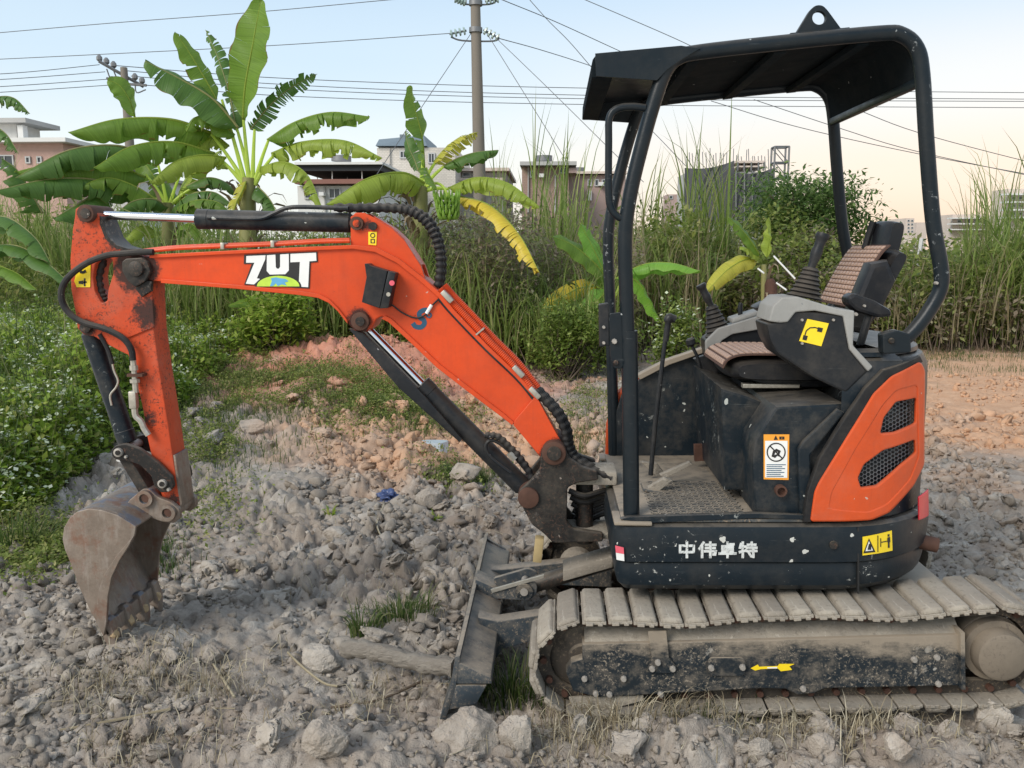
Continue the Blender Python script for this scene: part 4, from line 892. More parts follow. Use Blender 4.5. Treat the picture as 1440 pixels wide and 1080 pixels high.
# bucket
YB0, YB1 = 3.30, 3.75
shell_px = [(193, 739), (167, 723), (145, 716), (127, 714), (111, 718), (100, 727), (92, 741), (90, 757), (93, 771), (101, 790), (115, 828), (131, 862), (150, 893)]
bpts = [P(x, y, YB0) for x, y in shell_px]; bpts = catmull(bpts, 4)
mb = MB(); n = len(bpts); inn = []
for i, p in enumerate(bpts):
    t = (bpts[min(i + 1, n - 1)] - bpts[max(i - 1, 0)]).normalized(); m = Vector((-t.z, 0, t.x)); inn.append(p - m * -.012 if m.x > 0 and i > n // 2 else p + m * (.012 if m.dot(P(165, 790, YB0) - p) > 0 else -.012))
prof_pts = bpts + list(reversed(inn)); vs = [(p.x, YB0, p.z) for p in prof_pts] + [(p.x, YB1, p.z) for p in prof_pts]; N2 = len(prof_pts)
fs = [(i, (i + 1) % N2, N2 + (i + 1) % N2, N2 + i) for i in range(N2)]
for i in range(n - 1):
    fs.append((i, N2 - 1 - i, N2 - 2 - i, i + 1)); fs.append((N2 + i, N2 + i + 1, 2 * N2 - 2 - i, 2 * N2 - 1 - i))
bucket = mb.add(vs, fs).build('bucket', M['bucket'], ex, 40)
sp_ = [(x, y) for x, y in [(193, 739), (167, 723), (145, 716), (127, 714), (111, 718), (100, 727), (92, 741), (90, 757), (93, 771), (101, 790), (115, 828), (131, 862), (149, 892), (152, 872), (154, 835), (160, 808), (170, 786), (184, 766), (191, 752)]]
plate('bucket_side', sp_, YB0 - .012, YB0 + .002, M['bucket'], bucket, bevel=.003, at=YB0)
plate('bucket_side', sp_, YB1 - .002, YB1 + .012, M['bucket'], bucket, bevel=.003, at=YB0)
plate('wear_strip', [(149, 892), (138, 872), (141, 830), (150, 805), (168, 778), (186, 757), (191, 752), (184, 766), (170, 788), (160, 810), (155, 836), (153, 872)], YB0 - .020, YB0 - .012, M['bucket'], bucket, bevel=.002, at=YB0)
ear = rounded([(168, 722), (182, 703), (200, 688), (210, 688), (222, 699), (240, 706), (252, 716), (253, 729), (244, 736), (228, 734), (210, 728), (192, 742)], 3)
for Ya in (3.428, 3.595):
    plate('bucket_ear', ear, Ya, Ya + .026, M['bucket'], bucket, bevel=.004, at=3.428)
for x, y in ((205, 700), (237, 720)):
    MB().lathe(P(x, y, 3.428), (0, -1, 0), [(-.2, .034), (-.002, .034), (.018, .034), (.018, .020), (.004, .019)], 24).build('pin_boss', M['bucket'], bucket); disc(x, y, 3.415, 3.63, .019, 'bucket_pin', M['rust'], bucket)
edge = P(150, 893, YB0); tdir = (P(163, 925, YB0) - P(147, 875, YB0)).normalized()
MB().prism([edge - tdir * .05, edge + tdir * .012, edge + tdir * .012 + Vector((.016, 0, .004)), edge - tdir * .05 + Vector((.02, 0, 0))], (0, YB1 - YB0, 0)).build('cutting_edge', M['bucket'], bucket, bevel=.002)
for k in range(4):
    y = YB0 + .03 + k * (YB1 - YB0 - .06) / 3; b0 = Vector((edge.x, y, edge.z)); nrm = Vector((-tdir.z, 0, tdir.x))
    rings = []
    for s_, w_, t_ in ((-.065, .018, .012), (-.05, .026, .022), (.01, .030, .024), (.05, .026, .016), (.095, .020, .005)):
        c_ = b0 + tdir * s_ + nrm * .006; rings.append([c_ + Vector((0, a_ * w_, 0)) + nrm * b_ * t_ for a_, b_ in ((-1, -1), (1, -1), (1, 1), (-1, 1))])
    MB().hexprism(rings).build('bucket_tooth', M['bucket'], bucket, 30, .003)

# ---- beaded mats lying on the seat
M['bead'] = plain('pink_brown_beads', (.42, .28, .21), .5, 0, .35, 90); M['matcloth'] = plain('brown_mat_cloth', (.085, .045, .032), .9, 0, .3, 60)
def mat_on(label, prof, Yf, Yn, rows, cols, th=.009):
    """prof: places along the mat's length on its far side; beads stand on the side given by the profile's left"""
    pr = catmull(prof, 6); root = MB(); n = len(pr); nr = []
    for i in range(n):
        t = (pr[min(i + 1, n - 1)] - pr[max(i - 1, 0)]).normalized(); nr.append(Vector((-t.z, 0, t.x)))
    ring_ = lambda y: [Vector((p.x, y, p.z)) for p in pr] + [Vector((p.x, y, p.z)) + nr[i] * th * .6 for i, p in reversed(list(enumerate(pr)))]
    root.hexprism([ring_(Yf), ring_(Yn)]); o = root.build('beaded_seat_mat', M['matcloth'], None, 40); tag(o, label, 'seat mat')
    cum = [0]
    for a, b in zip(pr, pr[1:]): cum.append(cum[-1] + (b - a).length)
    mb = MB(); st = cum[-1] * .95 / rows; sy = abs(Yn - Yf) * .92 / cols
    for r in range(rows):
        s = cum[-1] * .025 + st * (r + .5); i = min(max(j for j in range(n) if cum[j] <= s), n - 2); f = (s - cum[i]) / (cum[i + 1] - cum[i]); p = pr[i].lerp(pr[i + 1], f); t = (pr[i + 1] - pr[i]).normalized(); m = nr[i]
        for c in range(cols):
            y = min(Yf, Yn) + abs(Yn - Yf) * .04 + sy * (c + .5); q0 = Vector((p.x, y, p.z)) + m * th * .6; rings = []
            for h_, k in ((-.001, .41), (th * .35, .41), (th * .6, .26)):
                rings.append([q0 + m * h_ + t * (a * st * k) + Vector((0, b * sy * k * .84, 0)) for a, b in ((-1, -1), (1, -1), (1, 1), (-1, 1))])
            mb.hexprism(rings)
    b_ = mb.build('beads', M['bead'], o, 60); b_['kind'] = 'stuff'; return o
mat_on('brown beaded mat hanging over the front of the seat back', [P(1152, 424, 3.76), P(1158, 412, 3.76), P(1174, 382, 3.76), P(1190, 357, 3.76), P(1201, 346, 3.76)], 3.755, 3.355, 13, 10)
cz_ = P(1034, 527, 3.30)
mat_on('brown beaded mat lying on the front of the seat cushion', [Vector((cz_.x - .040, 3.5, cz_.z + .020)), Vector((cz_.x - .022, 3.5, cz_.z + .050)), Vector((cz_.x + .03, 3.5, cz_.z + .068)), Vector((cz_.x + .15, 3.5, cz_.z + .070)), Vector((cz_.x + .30, 3.5, cz_.z + .066))], 3.74, 3.32, 14, 11)

for k in range(4):
    y = YB0 + .03 + k * (YB1 - YB0 - .06) / 3; rs = np.random.default_rng(60 + k); bm = bmesh.new(); bmesh.ops.create_icosphere(bm, subdivisions=2, radius=1)
    for v in bm.verts: v.co = Vector((edge.x + .022, y - .01, edge.z - .005)) - ORG + Vector((v.co.x * .020, v.co.y * .022, v.co.z * .026)) * float(rs.uniform(.75, 1.15))
    me = bpy.data.meshes.new('soil_lump'); bm.to_mesh(me); bm.free(); finish('soil_lump', me, plain('tan_soil_' + 'abcd'[k], (.42, .30, .17), .95, 0, .4, 40) if k == 0 else bpy.data.materials['tan_soil_a'], bucket, 20, fix=False)
# ============================================================ numpy helpers
def vnoise(x, y, seed=0):
    xi = np.floor(x).astype(np.int64); yi = np.floor(y).astype(np.int64); fx = x - xi; fy = y - yi
    def h(a, b):
        n = (a * 374761393 + b * 668265263 + seed * 974711) & 0x7fffffff
        n = ((n ^ (n >> 13)) * 1274126177) & 0x7fffffff
        return ((n ^ (n >> 16)) & 0xffff) / 65535.0
    u = fx * fx * (3 - 2 * fx); v = fy * fy * (3 - 2 * fy)
    return (h(xi, yi) * (1 - u) + h(xi + 1, yi) * u) * (1 - v) + (h(xi, yi + 1) * (1 - u) + h(xi + 1, yi + 1) * u) * v
def fbm(x, y, o=4, seed=0, g=.5):
    s = 0; a = 1; t = 0
    for k in range(o): s = s + a * vnoise(x * 2 ** k + 17.3 * k, y * 2 ** k + 5.1 * k, seed + k); t += a; a *= g
    return s / t
def worley(x, y, seed=0, both=False):
    xi = np.floor(x).astype(np.int64); yi = np.floor(y).astype(np.int64); f1 = np.full(x.shape, 9.0); f2 = np.full(x.shape, 9.0); hid = np.zeros(x.shape); tl = np.zeros(x.shape)
    def h(a, b, k):
        n = (a * 374761393 + b * 668265263 + (seed * 31 + k) * 974711) & 0x7fffffff
        n = ((n ^ (n >> 13)) * 1274126177) & 0x7fffffff
        return ((n ^ (n >> 16)) & 0xffff) / 65535.0
    for i in (-1, 0, 1):
        for j in (-1, 0, 1):
            a, b = xi + i, yi + j; d = np.hypot(a + h(a, b, 1) - x, b + h(a, b, 2) - y); m = d < f1
            f2 = np.where(m, f1, np.minimum(f2, d)); hid = np.where(m, h(a, b, 3), hid); tl = np.where(m, (h(a, b, 4) - .5) * (x - a - h(a, b, 1)) + (h(a, b, 5) - .5) * (y - b - h(a, b, 2)), tl); f1 = np.where(m, d, f1)
    return f1, f2, hid, tl
def sstep(a, b, x):
    t = np.clip((x - a) / (b - a), 0, 1); return t * t * (3 - 2 * t)
def bump2(x, y, cx, cy, r, ry=None): return np.exp(-(((x - cx) / r) ** 2 + ((y - cy) / (ry or r)) ** 2))
BK = PG(170, 930); MD = PG(500, 545); ML = PG(560, 520)
def base_h(x, y):
    h = .16 * (fbm(x * .45, y * .45, 3, 3) - .5) * sstep(3.2, 6, y)
    h = h + .055 * bump2(x, y, BK.x, 3.45, .75, .5)
    h = h + .27 * bump2(x, y, MD.x, MD.y + .5, 1.25, .6) + .20 * bump2(x, y, ML.x + .4, ML.y + .9, 1.3, .5)
    h = h + .30 * sstep(6.0, 9.5, y) * sstep(-.6, -3.0, x - .05 * y)
    h = h + .10 * bump2(x, y, -.62, 2.62, .5, .2) + .05 * (fbm(x * 1.6, y * 1.6, 3, 9) - .5)
    h = h + .5 * sstep(13.5, 17, y) * (fbm(x * .2, y * .2, 2, 4))
    mach = sstep(-.25, .15, x) * sstep(2.3, 2.8, y) * (1 - sstep(4.3, 4.7, y))
    h = h * (1 - .8 * mach) + .014 * mach
    return h + .056 * sstep(.1, .3, x) * bump2(x, y, x, 2.74, 9, .14) * (.4 + 1.2 * fbm(x * 3, y * 3, 2, 12))
def rubble(x, y):
    m = sstep(.36, .62, fbm(x * .9, y * .9, 3, 21)) * .7 + .42
    m = m * (1 - .55 * sstep(1.7, 3.5, x) * sstep(4.5, 6, y)) * (1 - .35 * sstep(10, 14, y))
    return m * (1 - .45 * sstep(-.1, .3, x) * sstep(2.75, 2.9, y) * (1 - sstep(4.3, 4.7, y)))
def ground_h(x, y):
    x = np.asarray(x, float); y = np.asarray(y, float); h = base_h(x, y); m = rubble(x, y)
    wx = x + .05 * (fbm(x * 6, y * 6, 2, 31) - .5); wy = y + .05 * (fbm(x * 6 + 9, y * 6, 2, 32) - .5)
    for sc, am, sd in ((2.6, .075, 1), (5.5, .055, 2), (11, .044, 3), (22, .027, 4), (46, .012, 5)):
        f1, f2, hid, tl = worley(wx * sc, wy * sc, sd)
        top_ = .35 * np.sqrt(np.clip(1 - (f1 / .8) ** 2, 0, 1)) + .75 + 1.5 * tl; h = h + am * m * (np.clip(top_, 0, 1.15) * (hid ** 1.6) * sstep(.0, .42 + .2 * hid, f2 - f1)) - am * .25 * m
        if sd < 4: h = h - am * .35 * m * (1 - sstep(0, .14, f2 - f1))
    return h + .010 * (fbm(x * 30, y * 30, 3, 8) - .5) * (m + .3)
def np_mesh(name, V, quads=None, tris=None, mat=None, smooth=False, uv=None):
    me = bpy.data.meshes.new(name); V = np.asarray(V, np.float32).reshape(-1, 3)
    me.vertices.add(len(V)); me.vertices.foreach_set('co', V.ravel())
    L = []; st = []; o = 0
    for F_, k in ((quads, 4), (tris, 3)):
        if F_ is None or len(F_) == 0: continue
        F_ = np.asarray(F_, np.int32); L.append(F_.ravel()); st.append(o + np.arange(len(F_)) * k); o += F_.size
    L = np.concatenate(L).astype(np.int32); st = np.concatenate(st).astype(np.int32)
    me.loops.add(len(L)); me.loops.foreach_set('vertex_index', L)
    me.polygons.add(len(st)); me.polygons.foreach_set('loop_start', st)
    if uv is not None:
        l = me.uv_layers.new(name='UVMap'); l.data.foreach_set('uv', np.asarray(uv, np.float32)[L].ravel())
    me.update(calc_edges=True)
    if smooth: me.shade_smooth()
    if mat: me.materials.append(mat)
    return me
def link(name, me, parent=None):
    o = bpy.data.objects.new(name, me); COL.objects.link(o)
    if parent: o.parent = parent
    return o
# ------------------------------------------------------------ ground
NR, NC = 760, 640
yy = np.concatenate([np.geomspace(1.5, 20, NR - 60), np.geomspace(20.6, 1500, 60)]); u = np.linspace(-1, 1, NC)
GX = u[None, :] * (yy[:, None] * .68 + .7) - .045 * yy[:, None]; GY = np.repeat(yy[:, None], NC, 1)
GZ = ground_h(GX, GY); GZ = GZ * (1 - sstep(40, 80, GY)) - .3 * sstep(40, 80, GY)
idx = np.arange(NR * NC).reshape(NR, NC)
q = np.stack([idx[:-1, :-1], idx[:-1, 1:], idx[1:, 1:], idx[1:, :-1]], -1).reshape(-1, 4)
def groundmat(name, stone=False, crumb=False):
    t = NT(name); pos = t.geo('Position')
    n1 = t.noise(1.3, 5, .6, vec=pos); n2 = t.noise(9, 6, .65, vec=pos); n3 = t.noise(60, 4, .65, vec=pos)
    c = t.mix(n2, (.120, .102, .083), (.48, .432, .372))
    c = t.mix(t.mul(t.step(n1, .42, .66), .6), c, (.27, .205, .155))
    c = t.mix(t.mul(t.step(t.noise(4.2, 6, .7, vec=pos), .53, .66), .55), c, (.56, .51, .44))
    c = t.mix(t.mul(t.step(n3, .52, .7), .35), c, (.105, .088, .072))
    if stone:
        r = t.n('ShaderNodeObjectInfo').outputs['Random']
        c = t.mix(t.mul(r, .45), c, (.50, .45, .38))
    if crumb: c = t.mix(.40, c, t.ramp(t.geo('Random Per Island'), (0, (.10, .082, .065)), (.5, (.25, .212, .170)), (.85, (.39, .345, .285)), (1, (.60, .55, .48))))
    xyz = t.sep(pos)
    def zone(cx, cy, r, soft):
        v = t.n('ShaderNodeVectorMath', operation='DISTANCE'); t.put(v.inputs[0], pos); v.inputs[1].default_value = (cx, cy, .1)
        d = t.math('ADD', t.math('DIVIDE', v.outputs['Value'], r), t.mul(t.math('SUBTRACT', t.noise(1.1, 4, vec=pos), .5), 1.3))
        return t.ramp(d, (1 - soft, 1.0), (1.0, 0.0))
    red = t.mix(n2, (.44, .150, .085), (.64, .33, .23)); tan = t.mix(n2, (.46, .225, .115), (.66, .43, .27))
    c = t.mix(t.mul(zone(MD.x + .2, MD.y + .1, 2.7, .5), .9), c, red)
    rt = PG(1420, 560); c = t.mix(t.mul(zone(rt.x + 1.6, rt.y + .5, 6.2, .5), .85), c, tan)
    c = t.mix(t.mul(zone(PG(660, 610).x, PG(660, 610).y, 2.2, .6), .75), c, tan)
    far = t.ramp(t.math('DIVIDE', xyz[1], 40), (.36, 0.0), (.5, 1.0)); c = t.mix(far, c, (.07, .08, .03))
    t.bump(t.math('ADD', t.mul(n3, .7), t.noise(160, 3, .6, vec=pos)), .55, .012)
    return t.done(c, .95, 0, .15)
M['ground'] = groundmat('dry_clay_ground'); M['stone'] = groundmat('dry_clay_clods', True); M['crumb'] = groundmat('dry_clay_crumbs', False, True)
ground = tag(link('ground', np_mesh('ground', np.stack([GX, GY, GZ], -1), q, None, M['ground'], True)), kind='structure')
# ------------------------------------------------------------ clods and stones
def clod_mesh(seed, sub=2, rough=.34):
    bm = bmesh.new(); bmesh.ops.create_icosphere(bm, subdivisions=sub, radius=1); rs = np.random.default_rng(seed)
    P_ = np.array([v.co for v in bm.verts]); sc = rs.uniform(.7, 1.25, 3) * (1, 1, .75)
    n = rs.normal(size=(6, 3)) * 2.2; ph = rs.uniform(0, 6, 6)
    P_ = P_ * (1 + rough * .42 * sum(np.sin(P_ @ n[k] + ph[k]) for k in range(6))[:, None] / 2.4)
    for k in range(16):      # knock flat facets off
        d = rs.normal(size=3); d /= np.linalg.norm(d); e = P_ @ d; o = e.max() * rs.uniform(.62, .92); e = e - o; P_ = P_ - np.outer(np.clip(e, 0, None) * .96, d)
    if sub >= 4:             # broken, gritty surface with pits
        for fq, am in ((5, .030), (11, .020), (23, .012)):
            n = rs.normal(size=(8, 3)) * fq; ph = rs.uniform(0, 6, 8); w = sum(np.sin(P_ @ n[k] + ph[k]) for k in range(8)) / 2.8
            P_ = P_ * (1 - am * np.abs(w) * 1.6)[:, None]
    P_ = P_ + rs.normal(size=P_.shape) * (.030 if sub < 3 else .018 if sub < 4 else .007)
    F_ = np.array([[v.index for v in f.verts] for f in bm.faces]); bm.free(); return P_ * sc, F_
def hull_mesh(seed, npts, subs=0, rough=.05):
    rs = np.random.default_rng(seed); bm = bmesh.new(); q_ = norm_(rs.normal(size=(npts, 3))) * rs.uniform(.72, 1.1, (npts, 1)) * rs.uniform(.7, 1.25, 3) * (1, 1, .8)
    for p_ in q_: bm.verts.new(p_)
    r_ = bmesh.ops.convex_hull(bm, input=bm.verts[:]); bmesh.ops.delete(bm, geom=[g for g in r_['geom_interior'] if isinstance(g, bmesh.types.BMVert)], context='VERTS')
    bmesh.ops.triangulate(bm, faces=bm.faces[:])
    for k in range(subs):
        bmesh.ops.subdivide_edges(bm, edges=bm.edges[:], cuts=1, use_grid_fill=True, smooth=.12); bmesh.ops.triangulate(bm, faces=bm.faces[:])
        for v in bm.verts: v.co += Vector(rs.normal(size=3)) * rough / (k + 1)
    bmesh.ops.recalc_face_normals(bm, faces=bm.faces[:]); bm.verts.index_update()
    v = np.array([v.co for v in bm.verts]); f = np.array([[w.index for w in f.verts] for f in bm.faces]); bm.free(); return v, f
def norm_(v): return v / np.linalg.norm(v, axis=1, keepdims=True)
CL = [hull_mesh(100 + k, 13, 1, .07) for k in range(14)]; CLM = []
for k, (v, f) in enumerate([hull_mesh(140 + k, 15, 3, .075) for k in range(12)]):
    me = np_mesh('clod', v, None, f, M['stone'], False); CLM.append(me)
def clod_ok(x, y):
    return not (.02 < x < 2.4 and 2.86 < y < 4.3) and not (abs(x + .1 - .06 * (y - 2.9)) < .12 and 2.85 < y < 4.3) and not (-1.75 < x < -1.2 and 3.25 < y < 3.8)
big = []
while len(big) < 288:
    y = RNG.uniform(2.55, 9.5) if RNG.random() < .75 else RNG.uniform(2.55, 4.5); x = RNG.uniform(-.66, .62) * y
    if not clod_ok(x, y): continue
    if x > .5 and y > 4.4 and RNG.random() < .45: continue
    s = (.022 + .055 * RNG.random() ** 2.2) * (1 + .14 * (y - 3)); big.append((x, y, s))
bz = ground_h([b[0] for b in big], [b[1] for b in big])
for k, (x, y, s) in enumerate(big):
    o = bpy.data.objects.new('clod', CLM[k % 12]); COL.objects.link(o); o.parent = ground
    o.location = (x, y, bz[k] + s * .25); o.scale = (s * RNG.uniform(.8, 1.3), s * RNG.uniform(.8, 1.2), s * RNG.uniform(.7, 1.1)); o.rotation_euler = tuple(RNG.uniform(-.5, .5, 2)) + (RNG.uniform(0, 6.3),)
def scatter(meshes, pts, sizes, zoff=.2):
    Vs, Fs = [], []; o = 0
    for k in range(len(pts)):
        v, f = meshes[k % len(meshes)]; a = RNG.uniform(0, 6.3); c, s = math.cos(a), math.sin(a); t = RNG.uniform(-.6, .6); ct, st_ = math.cos(t), math.sin(t)
        w = (v * RNG.uniform(.6, 1.35, 3)) @ np.array([[c, s, 0], [-s, c, 0], [0, 0, 1]]) @ np.array([[1, 0, 0], [0, ct, st_], [0, -st_, ct]])
        Vs.append(w * sizes[k] + pts[k] + (0, 0, sizes[k] * zoff)); Fs.append(f + o); o += len(v)
    return np.concatenate(Vs), np.concatenate(Fs)
n = 34000; y = 2.4 * (12 / 2.4) ** RNG.random(n); x = RNG.uniform(-.68, .64, n) * y
ok = np.array([not (.1 < a < 2.3 and 2.95 < b < 4.2) for a, b in zip(x, y)]) & (fbm(x * 1.4, y * 1.4, 3, 77) + RNG.uniform(-.2, .2, n) > .47) & ~((x > 1.4) & (y > 4.6) & (RNG.random(n) < .2)) & ~((x < -.28 * y) & (y > 5.2))
x, y = x[ok], y[ok]; s = (.005 + .020 * RNG.random(len(x)) ** 2.5) * (1 + .16 * (y - 3)); z = ground_h(x, y)
SM = [hull_mesh(200 + k, 9) for k in range(14)]
V, T = scatter(SM, np.stack([x, y, z], -1), s)
n2 = 13000; y2 = 2.45 * (9 / 2.45) ** RNG.random(n2); x2 = RNG.uniform(-.68, .64, n2) * y2
ok2 = np.array([clod_ok(a, b) for a, b in zip(x2, y2)]) & (fbm(x2 * 1.1, y2 * 1.1, 3, 79) + RNG.uniform(-.15, .15, n2) > .49) & ~((x2 < -.28 * y2) & (y2 > 5.2))
x2, y2 = x2[ok2], y2[ok2]; s2 = (.010 + .036 * RNG.random(len(x2)) ** 2.8) * (1 + .14 * (y2 - 3)); V2, T2 = scatter(CL, np.stack([x2, y2, ground_h(x2, y2)], -1), s2, .12)
tag(link('broken_clods', np_mesh('broken_clods', V2, None, T2, M['crumb'], False)), kind='stuff')
me = np_mesh('loose_crumbs', V, None, T, M['crumb'], False)
tag(link('loose_rubble', me), kind='stuff')
# standing-out rocks: things of their own
def rock(px, py, wpx, hpx, label, seed, cat='rock', lift=.24, group=None, mat=None):
    p = PG(px, py + hpx * .3); gz = float(ground_h(p.x, p.y)); p = PG(px, py + hpx * .25, gz); sc = p.y * 1.04 / F
    v, f = clod_mesh(seed, 5, .30); v = v / np.abs(v).max(0)
    me = np_mesh('rock', v * (wpx / 2 * sc, wpx / 2 * sc * .8, hpx / 2 * sc * 1.0), None, f, mat or M['stone'], True); me.set_sharp_from_angle(angle=R(26))
    o = link('rock', me); o.location = (p.x, p.y, gz + hpx * sc * lift); o.rotation_euler[2] = 0
    return tag(o, label, cat, group)
rock(655, 1032, 105, 92, 'largest pale grey rock, in front of the dozer blade corner', 11)
rock(726, 1036, 62, 78, 'pale upright rock between the dozer blade and the track', 12)
rock(458, 1040, 74, 72, 'rounded grey clod at the bottom edge left of the largest rock', 13)
rock(522, 1026, 44, 42, 'smaller grey rock halfway between two larger rocks near the bottom edge', 14)
rock(450, 927, 68, 50, 'blocky clay lump touching the end of the buried log', 15)
rock(296, 922, 44, 42, 'round clod just right of the bucket teeth', 16)
rock(605, 762 - 60, 40, 34, 'pale block of clay lying right of the blue bag', 17)
rock(352, 600, 44, 24, 'flat grey stone at the edge of the weeds right of the stick', 18)
rock(1398, 1008, 58, 56, 'large pale clod at the rear end of the near track', 19)
rock(1258, 1052, 50, 50, 'dusty clod in front of the middle of the near track', 20)
rock(1152, 1050, 50, 44, 'squat clod below the lower run of the near track', 21)
rock(1068, 1052, 40, 44, 'light stone with whitish top below the near track', 22)
rock(1330, 1030, 46, 40, 'grey clod between two clods at the rear of the near track', 26)
rock(470, 752, 46, 26, 'weathered flat stone in the middle of the rubble', 23)
rock(600, 765, 52, 26, 'broad low clod left of the top of the dozer blade', 24)
rock(1290, 560 + 130, 26, 16, 'small pinkish stone on the orange soil right of the body', 25)
# buried log
a = P(484, 912, 3.25); b = P(640, 938, 3.05)
lg_ = MB().tube(catmull([a, a.lerp(b, .3) + Vector((0, 0, .012)), a.lerp(b, .65) - Vector((0, 0, .006)), b], 8), [.034, .038, .040, .036, .033, .038, .037, .034, .031, .035, .033] * 3, 14)
lg_.v = [tuple(Vector(v) + Vector((.35, .35, 1)) * (.005 * (math.sin(v[0] * 31) * math.sin(v[1] * 67 + v[2] * 90) + .6 * math.sin(v[0] * 93 + v[2] * 120)))) for v in lg_.v]
lgm = NT('dusty_log_bark'); lgm.bump(lgm.noise(1, 6, .7, vec=lgm.mapped((14, 70, 70))), 1, .03)
lgm.done(lgm.mix(lgm.noise(1, 6, .7, vec=lgm.mapped((8, 40, 40))), (.15, .125, .10), (.46, .41, .34)), .95)
tag(lg_.build('log', lgm.m), 'dusty pale log half buried in the clods left of the dozer blade', 'log')
# blue plastic bag, puddle
bm = bmesh.new(); bmesh.ops.create_icosphere(bm, subdivisions=4, radius=1)
for v in bm.verts:
    c_ = v.co; k = 1 + .35 * math.sin(c_.x * 5 + 2 * c_.y) * math.cos(c_.z * 6 + c_.x * 3) + .16 * math.sin(c_.y * 13 + c_.z * 9); v.co = Vector((c_.x * .062, c_.y * .055, c_.z * .045)) * k
bme = bpy.data.meshes.new('bag'); bm.to_mesh(bme); bm.free(); p = PG(546, 703); bg_ = finish('plastic_bag', bme, plain('blue_plastic_film', (.045, .07, .17), .35, 0, .6, 25), None, 60, fix=False)
bg_.location = (p.x, p.y, float(ground_h(p.x, p.y)) + .035); tag(bg_, 'crumpled dark blue plastic bag lying among the clods', 'plastic bag')
p = PG(611, 634); pts = [Vector((p.x + .10 * math.cos(a) * (1 + .2 * math.sin(3 * a)), p.y + .09 * math.sin(a) * (1 + .25 * math.cos(2 * a)), 0)) for a in [2 * math.pi * k / 20 for k in range(20)]]
zz = float(max(ground_h([v.x for v in pts], [v.y for v in pts]))) + .006
for v in pts: v.z = zz
tag(MB().prism(pts, (0, 0, -.10)).build('puddle', plain('puddle_water', (.50, .56, .60), .06, 0, .05)), kind='structure')
# ============================================================ vegetation
def leafmat(name, stops, rough=.55, trans=.48, veins=False):
    t = NT(name); r = t.geo('Random Per Island')
    c = t.ramp(r, *stops)
    c = t.mix(t.mul(t.noise(9, 4), .5), c, tuple(x * .55 for x in stops[0][1]))
    if veins:
        uv = t.n('ShaderNodeUVMap').outputs[0]; s = t.sep(uv)
        w = t.n('ShaderNodeTexNoise'); w.noise_dimensions = '1D'; t.put(w.inputs['W'], t.math('ADD', t.mul(s[0], 80), t.mul(s[1], 5))); w.inputs['Scale'].default_value = 1
        c = t.mix(t.mul(w.outputs['Fac'], .42), c, tuple(min(1, x * 2.1 + .01) for x in stops[-1][1]))
        ed = t.math('ADD', s[1], t.mul(t.math('SUBTRACT', t.noise(4, 5, .7), .5), .45))
        c = t.mix(t.mul(t.step(ed, .99, 1.1), .8), c, (.22, .13, .035))
        rib = t.ramp(s[1], (.02, 1.0), (.06, 0.0)); c = t.mix(rib, c, tuple(min(1, x * 1.8 + .03) for x in stops[-1][1]))
        t.bump(w.outputs['Fac'], .35, .01)
    t.put(t.b.inputs['Base Color'], c); t.b.inputs['Roughness'].default_value = rough; t.b.inputs['Specular IOR Level'].default_value = .35
    tl = t.n('ShaderNodeBsdfTranslucent'); t.put(tl.inputs[0], t.mix(.4, c, (.25, .32, .03), 'MULTIPLY') if False else c)
    mx = t.n('ShaderNodeMixShader'); mx.inputs[0].default_value = trans; t.put(mx.inputs[1], t.b.outputs[0]); t.put(mx.inputs[2], tl.outputs[0])
    t.put(t.t.nodes['Material Output'].inputs[0], mx.outputs[0]); return t.m
G1, G2, G3 = (.020, .050, .010), (.045, .10, .018), (.095, .16, .035)
M['weed'] = leafmat('weed_leaves', [(0, (.13, .22, .02)), (.5, (.32, .46, .055)), (.85, (.54, .63, .12)), (1, (.54, .50, .18))])
M['weedflower'] = leafmat('white_weed_flowers', [(0, (.50, .58, .32)), (1, (.80, .82, .68))], .7, .2)
M['grass'] = leafmat('green_grass_blades', [(0, (.045, .085, .018)), (.5, (.10, .17, .035)), (.8, (.22, .24, .09)), (1, (.36, .31, .17))])
M['reed'] = leafmat('reed_blades', [(0, (.13, .20, .04)), (.5, (.27, .37, .085)), (.8, (.40, .46, .14)), (.92, (.46, .43, .20)), (1, (.58, .50, .30))])
M['reed_dry'] = leafmat('dry_reed_blades', [(0, (.13, .12, .05)), (.4, (.32, .26, .14)), (1, (.48, .40, .26))])
M['brush_dry'] = leafmat('dry_brush_leaves', [(0, (.15, .115, .080)), (.25, (.27, .21, .145)), (.5, (.40, .33, .24)), (.7, (.26, .33, .09)), (.85, (.40, .43, .16)), (1, (.56, .50, .39))])
M['brush'] = leafmat('olive_brush_leaves', [(0, (.10, .14, .026)), (.4, (.23, .30, .06)), (.8, (.38, .42, .11)), (1, (.52, .47, .20))])
M['bush_green'] = leafmat('green_bush_leaves', [(0, (.09, .15, .026)), (.5, (.24, .34, .06)), (1, (.44, .50, .15))])
M['tree_leaf'] = leafmat('feathery_tree_leaves', [(0, (.06, .12, .028)), (.5, (.14, .24, .06)), (1, (.28, .38, .12))])
M['yellowflower'] = leafmat('yellow_flowers', [(0, (.55, .40, .05)), (1, (.75, .58, .10))], .7, .2)
M['twig'] = plain('dry_twigs', (.13, .095, .065), .9, 0, .5, 4)
M['straw'] = leafmat('straw', [(0, (.22, .17, .10)), (.5, (.42, .36, .24)), (1, (.60, .54, .40))], .8, .1)
def norm(v): return v / np.maximum(np.linalg.norm(v, axis=-1, keepdims=True), 1e-9)
